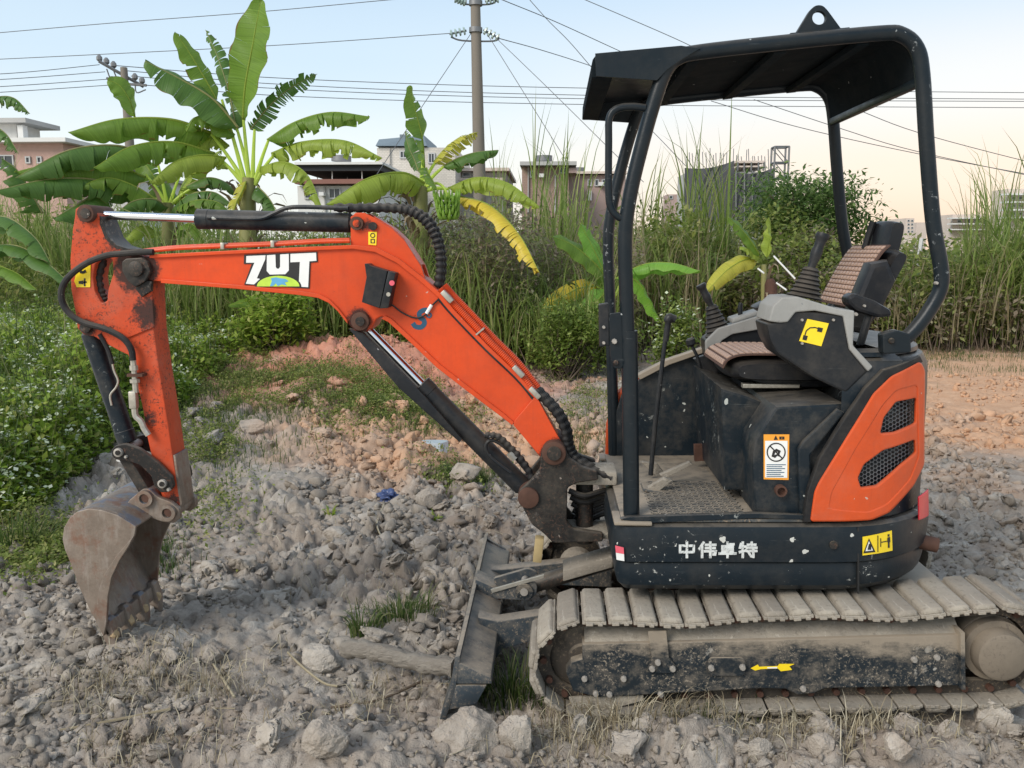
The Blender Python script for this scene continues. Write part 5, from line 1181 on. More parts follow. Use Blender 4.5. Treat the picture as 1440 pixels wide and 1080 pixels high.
def leaves(pos, size, aspect=.5, up=1.2, dirs=None):
    """kite-shaped leaves folded along the middle: two triangles each"""
    n = len(pos); size = np.broadcast_to(size, (n,))[:, None]
    d = RNG.normal(size=(n, 3)); d[:, 2] = d[:, 2] * .6 + (.15 if dirs is None else 0)
    if dirs is not None: d = d * .6 + dirs
    d = norm(d); s = norm(np.cross(d, RNG.normal(size=(n, 3)) * .6 + (0, 0, up * 2))); nn = np.cross(s, d)
    b = pos; t = pos + d * size; m = pos + d * size * .45 - nn * size * .08
    V = np.stack([b, m + s * size * aspect / 2 + nn * size * .10, t, m - s * size * aspect / 2 + nn * size * .10], 1).reshape(-1, 3)
    k = np.arange(n)[:, None] * 4
    T = np.concatenate([k + (0, 1, 2), k + (0, 2, 3)]); return V, T
def blades(base, length, width, lean, segs=5, bend=1.2):
    """arching tapered grass blades; lean: horizontal direction times how far they bow"""
    n = len(base); L = np.broadcast_to(length, (n,))[:, None]; W = np.broadcast_to(width, (n,))[:, None]
    ld = norm(np.concatenate([lean, np.zeros((n, 1))], 1)); la = np.linalg.norm(lean, axis=1)[:, None]
    side = norm(np.cross(ld, np.array([[0, 0, 1.0]])) + RNG.normal(size=(n, 3)) * .35); rows = []
    p = base.copy(); 
    for k in range(segs + 1):
        u = k / segs; w = W * (1 - u) ** .7 * (.6 + .4 * min(1, u * 4)) + .0004
        rows += [p - side * w / 2, p + side * w / 2]
        ang = la * (.15 + bend * u * u * 1.6); st = L / segs
        p = p + ld * np.sin(ang) * st + np.array([[0, 0, 1.0]]) * np.cos(ang) * st
    V = np.stack(rows, 1).reshape(-1, 3); m = 2 * (segs + 1); k0 = np.arange(n)[:, None] * m
    Q = np.concatenate([k0 + (2 * k, 2 * k + 1, 2 * k + 3, 2 * k + 2) for k in range(segs)]); return V, Q
def twigs(base, tip, r):
    """thin three-sided twigs"""
    n = len(base); d = norm(tip - base); a = norm(np.cross(d, RNG.normal(size=(n, 3)))); b = np.cross(d, a); r = np.broadcast_to(r, (n,))[:, None]
    V = np.stack([base + a * r, base - a * r * .5 + b * r * .87, base - a * r * .5 - b * r * .87, tip], 1).reshape(-1, 3); k = np.arange(n)[:, None] * 4
    return V, np.concatenate([k + (0, 1, 3), k + (1, 2, 3), k + (2, 0, 3)])
def put(name, V, T=None, Q=None, mat=None, parent=None, kind=None, org=None):
    if org is not None: V = V - np.asarray(org)
    o = link(name, np_mesh(name, V, Q, T, mat, False), parent)
    if kind: o['kind'] = kind
    return o
def crown_points(c, r, n, gaps=.5, flat=1.0):
    """points in leaf clumps spread through a crown"""
    nc = max(6, int(n / 60)); cc = norm(RNG.normal(size=(nc, 3))) * (RNG.random((nc, 1)) ** .4) * (1 - .12); k = RNG.integers(0, nc, n)
    q = cc[k] + RNG.normal(size=(n, 3)) * (.22 - .10 * gaps) * np.array([1, 1, .8]); return np.asarray(c) + q * np.asarray(r)
def gz(x, y): return float(ground_h(x, y))
def shrub(name, px, pbase, ptop, Y, wpx, n, mat, size, label, cat='shrub', group=None, aspect=.5, flower=None, twig=True):
    b = P(px, pbase, Y); z0 = gz(b.x, Y); zt = P(px, ptop, Y).z; h = zt - z0; w = wpx / F * Y * .5
    e = empty(name, (b.x, Y, z0), label, cat, group)
    pts = crown_points((0, 0, h * .55), (w, w * .8, h * .5), n); pts = pts[pts[:, 2] > .02]
    V, T = leaves(pts, RNG.uniform(.6, 1.3, len(pts)) * size, aspect); put('foliage', V, T, None, mat, e)
    if twig:
        m = max(14, n // 60); tp = pts[RNG.integers(0, len(pts), m)] * .95; bs = RNG.normal(size=(m, 3)) * (w * .12, w * .12, 0)
        V, T = twigs(bs, tp, .010 + .008 * RNG.random(m)); put('stems', V, T, None, M['twig'], e)
    if flower:
        fp = pts[(pts[:, 2] > h * .35)]; fp = fp[RNG.integers(0, len(fp), n // 14)] + (0, -.03, .04)
        V, T = leaves(fp, .05, .9, 1.5); put('flowers', V, T, None, flower, e, 'stuff')
    return e
def mass(name, x0, x1, Y0, Y1, top, n, mat, size, base=0, aspect=.5, prof=None, twig=0, lift=.0, dens=1.4):
    """uncountable undergrowth between two picture columns; top: height in metres"""
    y = RNG.uniform(Y0, Y1, n); u = RNG.random(n); x = np.array([P(x0 + (x1 - x0) * a, 480, b).x for a, b in zip(u, y)])
    hgt = top * (.35 + 1.0 * fbm(x * dens, y * .8 * dens, 3, 40 + len(name)))
    if prof is not None: hgt = hgt * np.interp(u, np.linspace(0, 1, len(prof)), prof)
    z0 = base_h(x, y); z = z0 + lift + hgt * RNG.random(n) ** .7
    c = fbm(x * 3.2 + z * 1.7, y * 3.2 - z * 2.6, 2, 60); ok = c > .40; p = np.stack([x, y, z], -1)[ok]
    V, T = leaves(p, RNG.uniform(.6, 1.35, len(p)) * size, aspect); o = put(name, V, T, None, mat, None, 'stuff')
    if twig:
        k = RNG.integers(0, len(p), twig); b = p[k].copy(); b[:, 2] = z0[ok][k]; b[:, :2] += RNG.normal(size=(twig, 2)) * .15
        V, T = twigs(b, p[k] + (0, 0, .1), .006 + .007 * RNG.random(twig)); put('dry_twigs', V, T, None, M['twig'], None, 'stuff')
    return o
def reeds(name, x0, x1, Y0, Y1, n, h, mat, width=.035, lean=.9, prof=None, kind='stuff', parent=None, dry=0):
    y = RNG.uniform(Y0, Y1, n); u = RNG.random(n); cl = np.floor(u * 40 + RNG.random(n) * .8) / 40 if n > 200 else u
    u = cl * .6 + u * .4; x = np.array([P(x0 + (x1 - x0) * a, 480, b).x for a, b in zip(u, y)])
    hh = h * RNG.uniform(.55, 1.1, n) * (.7 + .6 * fbm(x * .9, y * .9, 2, 90))
    if prof is not None: hh = hh * np.interp(u, np.linspace(0, 1, len(prof)), prof)
    b = np.stack([x, y, base_h(x, y) + RNG.random(n) ** .8 * hh * .6], -1); a = RNG.uniform(0, 6.28, n); le = np.stack([np.cos(a), np.sin(a)], -1) * (lean * RNG.uniform(.3, 1.1, n))[:, None]
    V, Q = blades(b, hh, width * RNG.uniform(.6, 1.2, n), le)
    if parent is not None: V = V - np.asarray(parent.location)
    o = put(name, V, None, Q, mat, parent); 
    if kind and parent is None: o['kind'] = kind
    return o
# ---- green weeds with white flowers on the left bank
def weeds(n, poly_fn, mat, size, hmax, name, sd):
    y = 4.6 * (13 / 4.6) ** RNG.random(n); x = RNG.uniform(-.75, .1, n) * y; m = poly_fn(x, y) + .35 * (fbm(x * 1.1, y * 1.1, 3, sd) - .5); ok = m > .5; x, y, m = x[ok], y[ok], m[ok]
    h = hmax * np.clip((m - .42) * 1.7, .08, 1) * (.25 + 1.2 * fbm(x * 1.9, y * 1.9, 3, sd + 1)); u = RNG.random(len(x)) ** .6
    z = ground_h(x, y) + h * u; return np.stack([x, y, z], -1), u, h
def toimg(x, y, z):
    d = np.stack([x, y, z - HCAM], -1); dp = d @ np.array(FW); return CX + F * (d @ np.array(RT)) / dp, CY - F * (d @ np.array(UP)) / dp
def left_bank(x, y):
    px, py = toimg(x, y, base_h(x, y))
    lim = np.interp(px, [-200, 0, 60, 110, 150, 240, 310, 420, 520], [770, 765, 745, 690, 650, 600, 545, 500, 470]); return sstep(30, -70, py - lim)
pw, uw, hw_ = weeds(170000, left_bank, None, .07, .66, 'weeds', 51)
V, T = leaves(pw, RNG.uniform(.032, .085, len(pw)), .6, 1.9); put('weeds', V, T, None, M['weed'], None, 'stuff')
n = 5200; k_ = RNG.integers(0, len(pw), n); ww = pw[k_].copy(); ww[:, 2] = ground_h(ww[:, 0], ww[:, 1]); hh_ = hw_[k_] * RNG.uniform(.7, 1.7, n) + .05; aa = RNG.uniform(0, 6.28, n)
V, Q = blades(ww, hh_, .010, np.stack([np.cos(aa), np.sin(aa)], -1) * RNG.uniform(.2, .9, n)[:, None], 4); put('weed_stalks', V, None, Q, M['grass'], None, 'stuff')
top = (uw > .75) & (fbm(pw[:, 0] * 1.7, pw[:, 1] * 1.7, 3, 5) > .43); fp = pw[top]; fp = fp[RNG.integers(0, len(fp), 1150)]
cl_ = np.repeat(fp, 5, 0) + RNG.normal(size=(len(fp) * 5, 3)) * (.028, .028, .012) + (0, 0, .03)
V, T = leaves(cl_, RNG.uniform(.020, .040, len(cl_)), .95, 2.0); put('weed_flowers', V, T, None, M['weedflower'], None, 'stuff')
# low grass and weeds creeping over the ground behind the arm
def patch(name, spots, n, size, hmax, mat, blade=False, sd=1):
    X, Yv = [], []
    for px, py, wx, wy, k in spots:
        m = int(n * k); a = RNG.normal(size=(m, 2)) * .5; x_ = px + a[:, 0] * wx; y_ = py + a[:, 1] * wy
        g = [PG(i, max(j, 470)) for i, j in zip(x_, y_)]; X += [p.x for p in g]; Yv += [p.y for p in g]
    x, y = np.array(X), np.array(Yv); ok = fbm(x * 2.2, y * 2.2, 3, sd) + RNG.uniform(-.12, .12, len(x)) > .46; x, y = x[ok], y[ok]; z = ground_h(x, y)
    if blade:
        a = RNG.uniform(0, 6.28, len(x)); V, Q = blades(np.stack([x, y, z - .01], -1), RNG.uniform(.4, 1.1, len(x)) * hmax, size * RNG.uniform(.6, 1.2, len(x)), np.stack([np.cos(a), np.sin(a)], -1) * (RNG.uniform(.3, 1.3, len(x)) * (2.6 if mat is M['straw'] else 1))[:, None], 4); return put(name, V, None, Q, mat, None, 'stuff')
    V, T = leaves(np.stack([x, y, z + hmax * RNG.random(len(x)) ** 1.5], -1), RNG.uniform(.5, 1.2, len(x)) * size, .55, .8); return put(name, V, T, None, mat, None, 'stuff')
patch('ground_weeds', [(330, 560, 170, 70, 1), (480, 580, 180, 36, .8), (300, 640, 70, 90, .4), (560, 588, 110, 26, .4), (650, 665, 60, 20, .15), (60, 760, 120, 50, .5), (820, 560, 80, 30, .2)], 30000, .030, .09, M['brush'], sd=12)
patch('short_grass', [(420, 570, 200, 44, .9), (330, 600, 120, 60, .5), (560, 600, 90, 24, .3), (655, 668, 50, 14, .25), (1380, 500, 170, 24, .6), (180, 780, 60, 30, .2), (820, 590, 60, 60, .2)], 9000, .007, .12, M['grass'], True, 13)
patch('dry_grass_litter', [(250, 985, 190, 60, 1), (130, 1040, 200, 60, .6), (900, 1040, 260, 46, 1), (560, 1000, 160, 60, .3), (600, 850, 260, 100, .5), (1200, 1040, 200, 50, .4)], 1100, .004, .15, M['straw'], True, 14)
def tuft(px, py, n, h, w, spread, label, mat, name='grass_tuft'):
    p = PG(px, py); z0 = gz(p.x, p.y); p = PG(px, py, z0); a = RNG.uniform(0, 6.28, n); r = RNG.random(n) ** .6 * spread
    x = p.x + np.cos(a) * r; y = p.y + np.sin(a) * r * .6; b = np.stack([x, y, ground_h(x, y) - .015], -1)
    V, Q = blades(b, RNG.uniform(.35, 1.1, n) * h, w * RNG.uniform(.6, 1.3, n), np.stack([np.cos(a), np.sin(a)], -1) * RNG.uniform(.3, 1.4, n)[:, None] + RNG.normal(size=(n, 2)) * .3, 5)
    o = put(name, V, None, Q, mat, None, None, (p.x, p.y, z0)); o.location = (p.x, p.y, z0); return tag(o, label, 'grass')
tuft(512, 893, 90, .17, .009, .06, 'bright green grass tuft at the left end of the buried log', M['grass'])
tuft(565, 868, 360, .15, .006, .17, 'dark bushy grass patch in the clods left of the dozer blade', M['grass'])
tuft(720, 985, 260, .20, .006, .16, 'weedy grass growing between the dozer blade and the near track', M['grass'])
tuft(880, 1018, 420, .15, .005, .30, 'dry tangled grass below the front of the near track', M['straw'])
tuft(1000, 1005, 160, .12, .005, .22, 'thin green and straw grass under the middle of the near track', M['grass'])
tuft(20, 770, 260, .30, .008, .30, 'dark grass at the left edge under the flowering weeds', M['grass'])
tuft(465, 720 + 13, 26, .10, .02, .03, 'tiny weed sprout among the clods right of the bucket', M['weed'])
tuft(614, 735, 22, .09, .022, .02, 'tiny green seedling left of the dozer blade top', M['weed'])
# straws lying about
n = 520; y = 2.55 * (5.5 / 2.55) ** RNG.random(n); x = RNG.uniform(-.62, .6, n) * y; ok = ~((x > .0) & (y > 2.8) & (y < 4.3)); x, y = x[ok], y[ok]; a = RNG.uniform(0, 6.28, len(x)); L = .03 + .13 * RNG.random(len(x)) ** 2
b = np.stack([x, y, ground_h(x, y) + .006], -1); e_ = b + np.stack([np.cos(a) * L, np.sin(a) * L, RNG.uniform(-.005, .05, len(x))], -1); e_[:, 2] = np.maximum(e_[:, 2], ground_h(e_[:, 0], e_[:, 1]) + .008)
V, T = twigs(b, e_, .0016 + .0016 * RNG.random(len(x))); put('straw_litter', V, T, None, M['straw'], None, 'stuff')
for l, lb in (([(405, 922), (425, 942), (455, 965), (475, 970)], 'curved pale stick left of the buried log'), ([(298, 935), (330, 985)], 'straight pale reed stalk leaning in the dry grass'), ([(85, 1032), (150, 1020), (240, 1002)], 'long bleached stalk lying in the dry grass at the bottom left'), ([(465, 1000), (530, 990), (610, 955)], 'dark thin branch lying between the log and the largest rock'), ([(540, 712), (530, 740), (540, 765)], 'thin pale stick beside the blue bag')):
    pts = []
    for i, (px, py) in enumerate(l):
        p = PG(px, py); z0 = gz(p.x, p.y); p = PG(px, py, z0); pts.append(Vector((p.x, p.y, z0 + .014)))
    tag(MB().tube(pts, .005, 6, 4 if len(pts) > 2 else 0).build('stick', M['straw'] if 'dark' not in lb else M['twig']), lb, 'stick')

# ---- background thicket
mass('dry_undergrowth', 200, 900, 12.6, 15.5, 1.7, 42000, M['brush_dry'], .10, prof=[.6, .8, .9, 1.1, 1.25, 1.2, 1.0], twig=1600, aspect=.35)
mass('olive_undergrowth', -60, 900, 11.6, 14.5, .95, 36000, M['brush'], .085, prof=[1.2, 1.2, .9, .7, .8, 1.1, 1.0], twig=300)
mass('rear_undergrowth', 860, 1520, 14.5, 18.5, 1.7, 46000, M['brush'], .12, prof=[1.3, 1.2, 1.35, 1.25, .9, .8, 1, 1.2], twig=900)
mass('rear_dry_undergrowth', 860, 1520, 14.2, 17, 1.1, 22000, M['brush_dry'], .11, prof=[1, 1.2, 1.4, 1.3, 1.1, .9, .8, .8], twig=800)
mass('far_thicket', -120, 1560, 20, 30, 2.0, 42000, M['brush'], .20, prof=[1.3, 1.1, 1.0, .9, 1.0, 1.1, 1.1, .9, .7, .9, 1], twig=0, dens=.6)
reeds('left_reed_bed', -60, 330, 13.6, 16, 2200, 1.5, M['reed'], .03, .9, prof=[1.1, 1.15, 1.05, .9, .8])
reeds('middle_reed_bed', 690, 1010, 14, 17.5, 3600, 1.25, M['reed'], .034, 1.5, prof=[.9, 1.05, .9, 1.0, 1.15, .85])
reeds('dry_reed_bed', 700, 1000, 13.5, 16, 500, 1.6, M['reed_dry'], .030, 1.3)
reeds('right_reed_bed', 1240, 1520, 14.5, 18.5, 5600, 1.42, M['reed'], .030, 1.5, prof=[.45, .55, .95, 1.2, 1.3])
reeds('right_dry_reeds', 1240, 1520, 14.0, 16, 300, 1.2, M['reed_dry'], .026, 1.2)
reeds('thicket_grass', 230, 870, 11.4, 13.6, 4200, 1.25, M['reed'], .024, 1.5)
def reed_thing(px, ptop, Y, n, wpx, label, width=.045, lean=.6, mat='reed'):
    b = P(px, 480, Y); e = empty('reed_clump', (b.x, Y, gz(b.x, Y)), label, 'reeds'); h = P(px, ptop, Y).z - e.location.z
    o = reeds('blades', px - wpx / 2, px + wpx / 2, Y - .3, Y + .3, n, h * .92, M[mat], width, lean, None, None, e)
    m = max(4, n // 14); bs = np.zeros((m, 3)); bs[:, 0] = RNG.uniform(-1, 1, m) * wpx / 2 / F * Y; bs[:, 1] = RNG.uniform(-.3, .3, m); tp = bs + RNG.normal(size=(m, 3)) * (.18, .18, 0) + np.stack([np.zeros(m), np.zeros(m), h * RNG.uniform(.6, .98, m)], -1)
    V, T = twigs(bs, tp, .016); put('canes', V, T, None, M['reed_dry'], e)
reed_thing(772, 205, 15.5, 80, 60, 'tallest green reed clump with blades against the sky left of the canopy', .05, .5)
reed_thing(800, 255, 14.5, 90, 60, 'bright reed clump with straw coloured base left of the front posts', .045, .7)
reed_thing(990, 235, 16, 150, 70, 'tall feathery reed clump in front of the netted building', .045, .8)
reed_thing(905, 275, 17, 80, 50, 'reed clump seen between the front posts and the netted building', .045, .6)
reed_thing(705, 232, 17, 60, 30, 'sparse thin reeds standing beside the foot of the utility pole', .04, .4)
reed_thing(1425, 248, 17, 130, 90, 'tall reed clump at the right edge below the pale flats', .045, .8)
reed_thing(1385, 280, 16, 130, 80, 'wide green reed clump right of the rear canopy post', .04, .8)
shrub('dry_shrub', 690, 490, 300, 12.2, 150, 4200, M['brush_dry'], .085, 'tall brown dry shrub behind the boom under the yellow banana leaf', aspect=.4)
shrub('green_shrub', 795, 525, 425, 11.2, 130, 4200, M['bush_green'], .07, 'low green shrub behind the boom left of the young banana plant')
shrub('flowering_shrub', 945, 520, 425, 10.6, 80, 2600, M['bush_green'], .065, 'shrub with small whitish flowers behind the tall control lever', flower=M['weedflower'])
shrub('green_shrub', 600, 500, 430, 11.6, 90, 1800, M['brush'], .07, 'small olive shrub at the foot of the banana plant with fruit')
shrub('green_shrub', 385, 480, 410, 10.8, 120, 3200, M['weed'], .08, 'leafy dark green shrub under the boom beside the largest banana plant')
shrub('yellow_shrub', 1215, 480, 350, 16.5, 110, 2600, M['bush_green'], .10, 'shrub with yellow flowers behind the operator seat', flower=M['yellowflower'])
shrub('brown_shrub', 1150, 480, 320, 17, 100, 2600, M['brush_dry'], .11, 'brown withered shrub below the feathery tree')
# feathery tree behind the canopy
def tree(px, pbase, Y, ptop, wpx, n, mat, label, size, flat=.8):
    b = P(px, pbase, Y); z0 = gz(b.x, Y); h = P(px, ptop, Y).z - z0; w = wpx / 2 / F * Y; e = empty('tree', (b.x, Y, z0), label, 'tree')
    mb = MB(); mb.tube([b * 0, Vector((.08, 0, h * .25)), Vector((-.05, .05, h * .5)), Vector((.05, 0, h * .75))], [.10, .09, .08, .07, .06, .05, .04], 10, 4)
    tips = []
    for k in range(16):
        a = RNG.uniform(0, 6.28); u = RNG.uniform(.25, .75); t = Vector((math.cos(a) * w * RNG.uniform(.4, .9), math.sin(a) * w * .8 * RNG.uniform(.4, .9), h * RNG.uniform(.5, .98))); tips.append(t)
        s_ = Vector((0, 0, h * u * .8)); mb.tube([s_, s_.lerp(t, .5) + Vector((0, 0, .1)), t], [.035, .03, .025, .02, .012, .008], 6, 3)
    me = bpy.data.meshes.new('trunk'); me.from_pydata(mb.v, [], mb.f); me.materials.append(M['twig']); link('trunk', me, e)
    pts = []
    for t in tips + [Vector(RNG.normal(size=3) * (w * .4, w * .4, h * .16)) + Vector((0, 0, h * .68)) for _ in range(26)]:
        m = n // 42; d = RNG.normal(size=(m, 3)) * (w * .26, w * .24, h * .06); pts.append(np.array(t) + d)
    pts = np.concatenate(pts); V, T = leaves(pts, RNG.uniform(.6, 1.3, len(pts)) * size, .38, .9); put('crown', V, T, None, mat, e); return e
tree(1122, 480, 19, 252, 160, 15000, M['tree_leaf'], 'rounded feathery green tree beside the netted building', .13)

# ---- banana plants
def bananamat(name, a, b, tr=.35): return leafmat(name, [(0, a), (1, b)], .42, tr, True)
M['ban'] = bananamat('banana_leaf', (.105, .195, .022), (.17, .28, .038), .48); M['bandark'] = bananamat('banana_leaf_dark', (.058, .130, .024), (.098, .185, .036), .40)
M['banlight'] = bananamat('banana_leaf_light', (.24, .33, .046), (.33, .41, .065), .48); M['banbright'] = bananamat('banana_leaf_young', (.14, .31, .035), (.20, .39, .055), .45)
M['banyellow'] = bananamat('banana_leaf_yellow', (.55, .36, .03), (.68, .46, .05), .3); M['banyg'] = bananamat('banana_leaf_yellowing', (.34, .36, .04), (.46, .42, .06), .35)
stm = NT('banana_stem'); stm.done(stm.mix(stm.noise(1, 5, .6, vec=stm.mapped((9, 9, 1.5))), (.10, .12, .03), (.30, .27, .10)), .6); M['banstem'] = stm.m
M['bandry'] = leafmat('dry_banana_sheath', [(0, (.16, .11, .06)), (1, (.36, .28, .18))], .85, .15)
def banana_leaf(pts, Y, W, parent, mat='ban', roll=0.0, droop=.5, tear=.3, stalk=1, tipcut=0.0, N=44):
    """pts: picture points along the midrib from base to tip; W: half width in picture pixels; Y: one depth or a pair (base, tip);
    roll 0: blade lies level across the view line; roll 90: blade stands square to the view"""
    Y0, Y1 = (Y, Y) if not isinstance(Y, tuple) else Y; m = len(pts)
    sp = catmull([P(x, y, Y0 + (Y1 - Y0) * i / (m - 1)) for i, (x, y) in enumerate(pts)], 12); cum = [0]
    for a, b in zip(sp, sp[1:]): cum.append(cum[-1] + (b - a).length)
    st = []
    for k in range(N + 1):
        s = cum[-1] * k / N; i = min(max(j for j in range(len(cum)) if cum[j] <= s + 1e-9), len(sp) - 2); st.append(sp[i].lerp(sp[i + 1], (s - cum[i]) / max(cum[i + 1] - cum[i], 1e-9)))
    W = W / F * (Y0 + Y1) / 2; org = root_loc(parent); V, Q, UV = [], [], []; NX = 4; ph = random.uniform(0, 6); view = Vector((0, 1, 0))
    for side in (-1, 1):
        k = 0
        while k < N:
            ln = random.choice((1, 1, 2, 3)) if random.random() < tear else random.choice((2, 3, 5, 8)); e = min(N, k + ln); torn = random.random() < tear; gap = random.choice((.03, .06, .10, .18, .38)) if torn else .0
            dd = droop + (random.uniform(-.12, .30) if torn else random.uniform(-.03, .03)); idx0 = len(V); short = random.uniform(.70, 1.03) if torn else 1
            for j in range(k, e + 1):
                u = j / N; t = (st[min(j + 1, N)] - st[max(j - 1, 0)]).normalized(); lv = t.cross(Vector((0, 0, 1))); lv = lv.normalized() if lv.length > .15 else Vector((0, -1, 0))
                up_ = lv.cross(t).normalized(); cr, sr = math.cos(R(roll)), math.sin(R(roll)); sv = lv * cr + up_ * sr; nv = up_ * cr - lv * sr
                w = W * min(1, (u / .10 + .05)) ** .55 * (1 - max(0, (u - .45) / .55) ** 2.4) ** .75 * short + .002
                for i in range(NX + 1):
                    f = i / NX; a = dd * (.25 + .9 * f); off = (sv * side * math.cos(a) - nv * math.sin(a)) * w * f + t * w * f * .22
                    if gap and i > 0 and j in (k, e): off += t * (1 if j == k else -1) * gap * cum[-1] / N * f * ln
                    off += nv * .014 * math.sin(j * .55 + side * 2 + ph) * f * W / .15; off += t * f * W * .10 * math.sin(j * .31 + ph * 2)
                    V.append(st[j] + off - org); UV.append((u, f))
            c = e - k
            for j in range(c):
                for i in range(NX):
                    a = idx0 + j * (NX + 1) + i; Q.append((a, a + 1, a + NX + 2, a + NX + 1))
            k = e
    o = link('leaf', np_mesh('leaf', V, Q, None, M[mat], True, UV), parent)
    mb = MB(); mb.tube(st, [max(.004, W * .075 * (1 - .85 * i / N)) for i in range(N + 1)], 6)
    mb.v = [tuple(Vector(v) - org) for v in mb.v]; me = bpy.data.meshes.new('midrib'); me.from_pydata(mb.v, [], mb.f); me.materials.append(M['banstem' if mat in ('bandark',) else 'banlight']); me.uv_layers.new(); link('midrib', me, o); me.shade_smooth()
    return o
def petiole(a, b, Y, parent, r=.03):
    A, B = P(*a, Y), P(*b, Y); return MB().tube([A, A.lerp(B, .5) + Vector((0, 0, .03)), B], [r, r * .9, r * .8, r * .7, r * .65, r * .6, r * .5], 8, 3).build('petiole', M['banlight'], parent)
def banana(px, pb, crown, Y, label, r=.10, dry=12):
    b = P(px, pb, Y); z0 = gz(b.x, Y); e = empty('banana_plant', (b.x, Y, z0), label, 'banana plant'); c_ = P(*crown, Y)
    MB().tube([Vector((b.x, Y, z0 - .05)), Vector((b.x, Y, z0)).lerp(c_, .5), c_], [r * 1.25, r * 1.15, r * 1.05, r, r * .95, r * .85, r * .7], 14, 3).build('trunk', M['banstem'], e)
    if dry:
        n = dry; a = RNG.uniform(0, 6.28, n); h = RNG.uniform(.35, .95, n); B = np.stack([b.x + (c_.x - b.x) * h + np.cos(a) * r, Y + np.sin(a) * r, z0 + (c_.z - z0) * h], -1)
        V, Q = blades(B, RNG.uniform(.3, .9, n), .09, np.stack([np.cos(a), np.sin(a)], -1) * 1.9, 6, 1.1); V = V - np.array(e.location); put('dry_sheaths', V, None, Q, M['bandry'], e, 'stuff')
    return e
Y = 12.0
b1 = banana(345, 500, (350, 250), Y, 'largest banana plant, with tall upright leaf above the stick cylinder', .12, 20)
for a, b_ in (((350, 255), (342, 165)), ((352, 255), (333, 180)), ((355, 255), (358, 182)), ((358, 258), (378, 196)), ((358, 260), (386, 217)), ((345, 258), (296, 187)), ((345, 262), (300, 216)), ((350, 262), (372, 238)), ((346, 262), (312, 140))):
    petiole(a, b_, Y, b1, .035)
banana_leaf([(342, 168), (345, 120), (356, 60), (367, -2)], (12, 11.7), 31, b1, 'ban', 80, .15, .03)
banana_leaf([(333, 185), (322, 130), (306, 80), (289, 42)], (12.1, 12.4), 17, b1, 'bandark', 70, .5, .75)
banana_leaf([(305, 140), (285, 105), (265, 72), (247, 46)], (12.0, 11.8), 17, b1, 'ban', 65, .3, .08)
banana_leaf([(335, 180), (300, 140), (255, 112), (204, 86)], (11.9, 11.5), 32, b1, 'bandark', 40, .5, .10)
banana_leaf([(330, 190), (300, 165), (275, 165), (262, 185)], (12, 11.6), 22, b1, 'ban', 20, .7, .2)
banana_leaf([(352, 182), (378, 150), (408, 124), (446, 104)], (12, 12.2), 18, b1, 'bandark', 65, .45, .85)
banana_leaf([(376, 197), (415, 172), (465, 158), (520, 164)], (12, 11.8), 24, b1, 'ban', 15, 1.15, .6)
banana_leaf([(382, 216), (425, 200), (485, 198), (537, 222)], (12, 11.6), 24, b1, 'banlight', 15, 1.15, .7)
banana_leaf([(366, 236), (400, 228), (432, 246), (453, 292)], (12, 11.5), 22, b1, 'banlight', 20, 1.0, .5)
banana_leaf([(297, 187), (240, 168), (165, 168), (97, 186)], (12, 11.3), 33, b1, 'ban', 10, 1.1, .22)
banana_leaf([(302, 216), (245, 200), (185, 206), (132, 236)], (12, 11.0), 31, b1, 'ban', 10, 1.0, .2)
banana_leaf([(318, 222), (285, 218), (245, 228), (212, 256)], (12, 11.4), 24, b1, 'banlight', 15, 1.0, .3)
banana_leaf([(346, 255), (340, 270), (332, 285), (328, 300)], (11.9, 11.6), 14, b1, 'banyg', 60, 1.0, .6)
banana_leaf([(362, 262), (375, 275), (385, 290), (392, 312)], (12, 11.7), 18, b1, 'bandark', 30, 1.0, .3)
b2 = banana(240, 470, (236, 285), 13.2, 'second banana plant with broad dark leaves behind the stick', .11, 10)
for a, b_ in (((236, 290), (205, 245)), ((236, 290), (200, 275)), ((236, 290), (218, 215)), ((238, 290), (256, 240)), ((236, 292), (275, 262))): petiole(a, b_, 13.2, b2, .03)
banana_leaf([(190, 165), (182, 140), (168, 120), (151, 112)], (13.2, 13), 17, b2, 'ban', 70, .2, .05)
banana_leaf([(208, 222), (165, 205), (95, 212), (22, 250)], (13.2, 12.2), 32, b2, 'bandark', 10, 1.0, .38)
banana_leaf([(205, 250), (150, 228), (85, 228), (20, 242)], (13.2, 12.4), 28, b2, 'ban', 8, 1.0, .35)
banana_leaf([(200, 276), (140, 254), (70, 252), (-5, 268)], (13.2, 12.0), 30, b2, 'bandark', 10, .95, .4)
banana_leaf([(150, 262), (130, 275), (105, 290), (78, 306)], (13, 12.3), 28, b2, 'bandark', 15, .7, .1)
banana_leaf([(256, 242), (275, 225), (305, 222), (325, 236)], (13.2, 13.4), 18, b2, 'banlight', 10, .9, .3)
banana_leaf([(262, 262), (290, 250), (315, 255), (335, 272)], (13.2, 13.4), 16, b2, 'bandark', 10, .9, .3)
banana_leaf([(240, 300), (265, 275), (300, 270), (330, 290)], (13.2, 12.8), 20, b2, 'bandark', 15, 1.0, .25)
banana_leaf([(225, 330), (205, 318), (190, 322), (172, 342)], (13, 12.6), 16, b2, 'banlight', 15, .8, .2)
banana_leaf([(245, 330), (262, 315), (278, 322), (290, 350)], (13, 12.8), 14, b2, 'ban', 15, .8, .2)
banana_leaf([(230, 288), (190, 262), (150, 250), (112, 262)], (13.1, 12.6), 22, b2, 'ban', 15, .9, .3)
banana_leaf([(242, 288), (225, 262), (205, 232), (180, 212)], (13.3, 13.5), 20, b2, 'ban', 45, .6, .3)
banana_leaf([(236, 292), (215, 280), (185, 284), (160, 304)], (13.0, 12.4), 20, b2, 'bandark', 20, .9, .35)
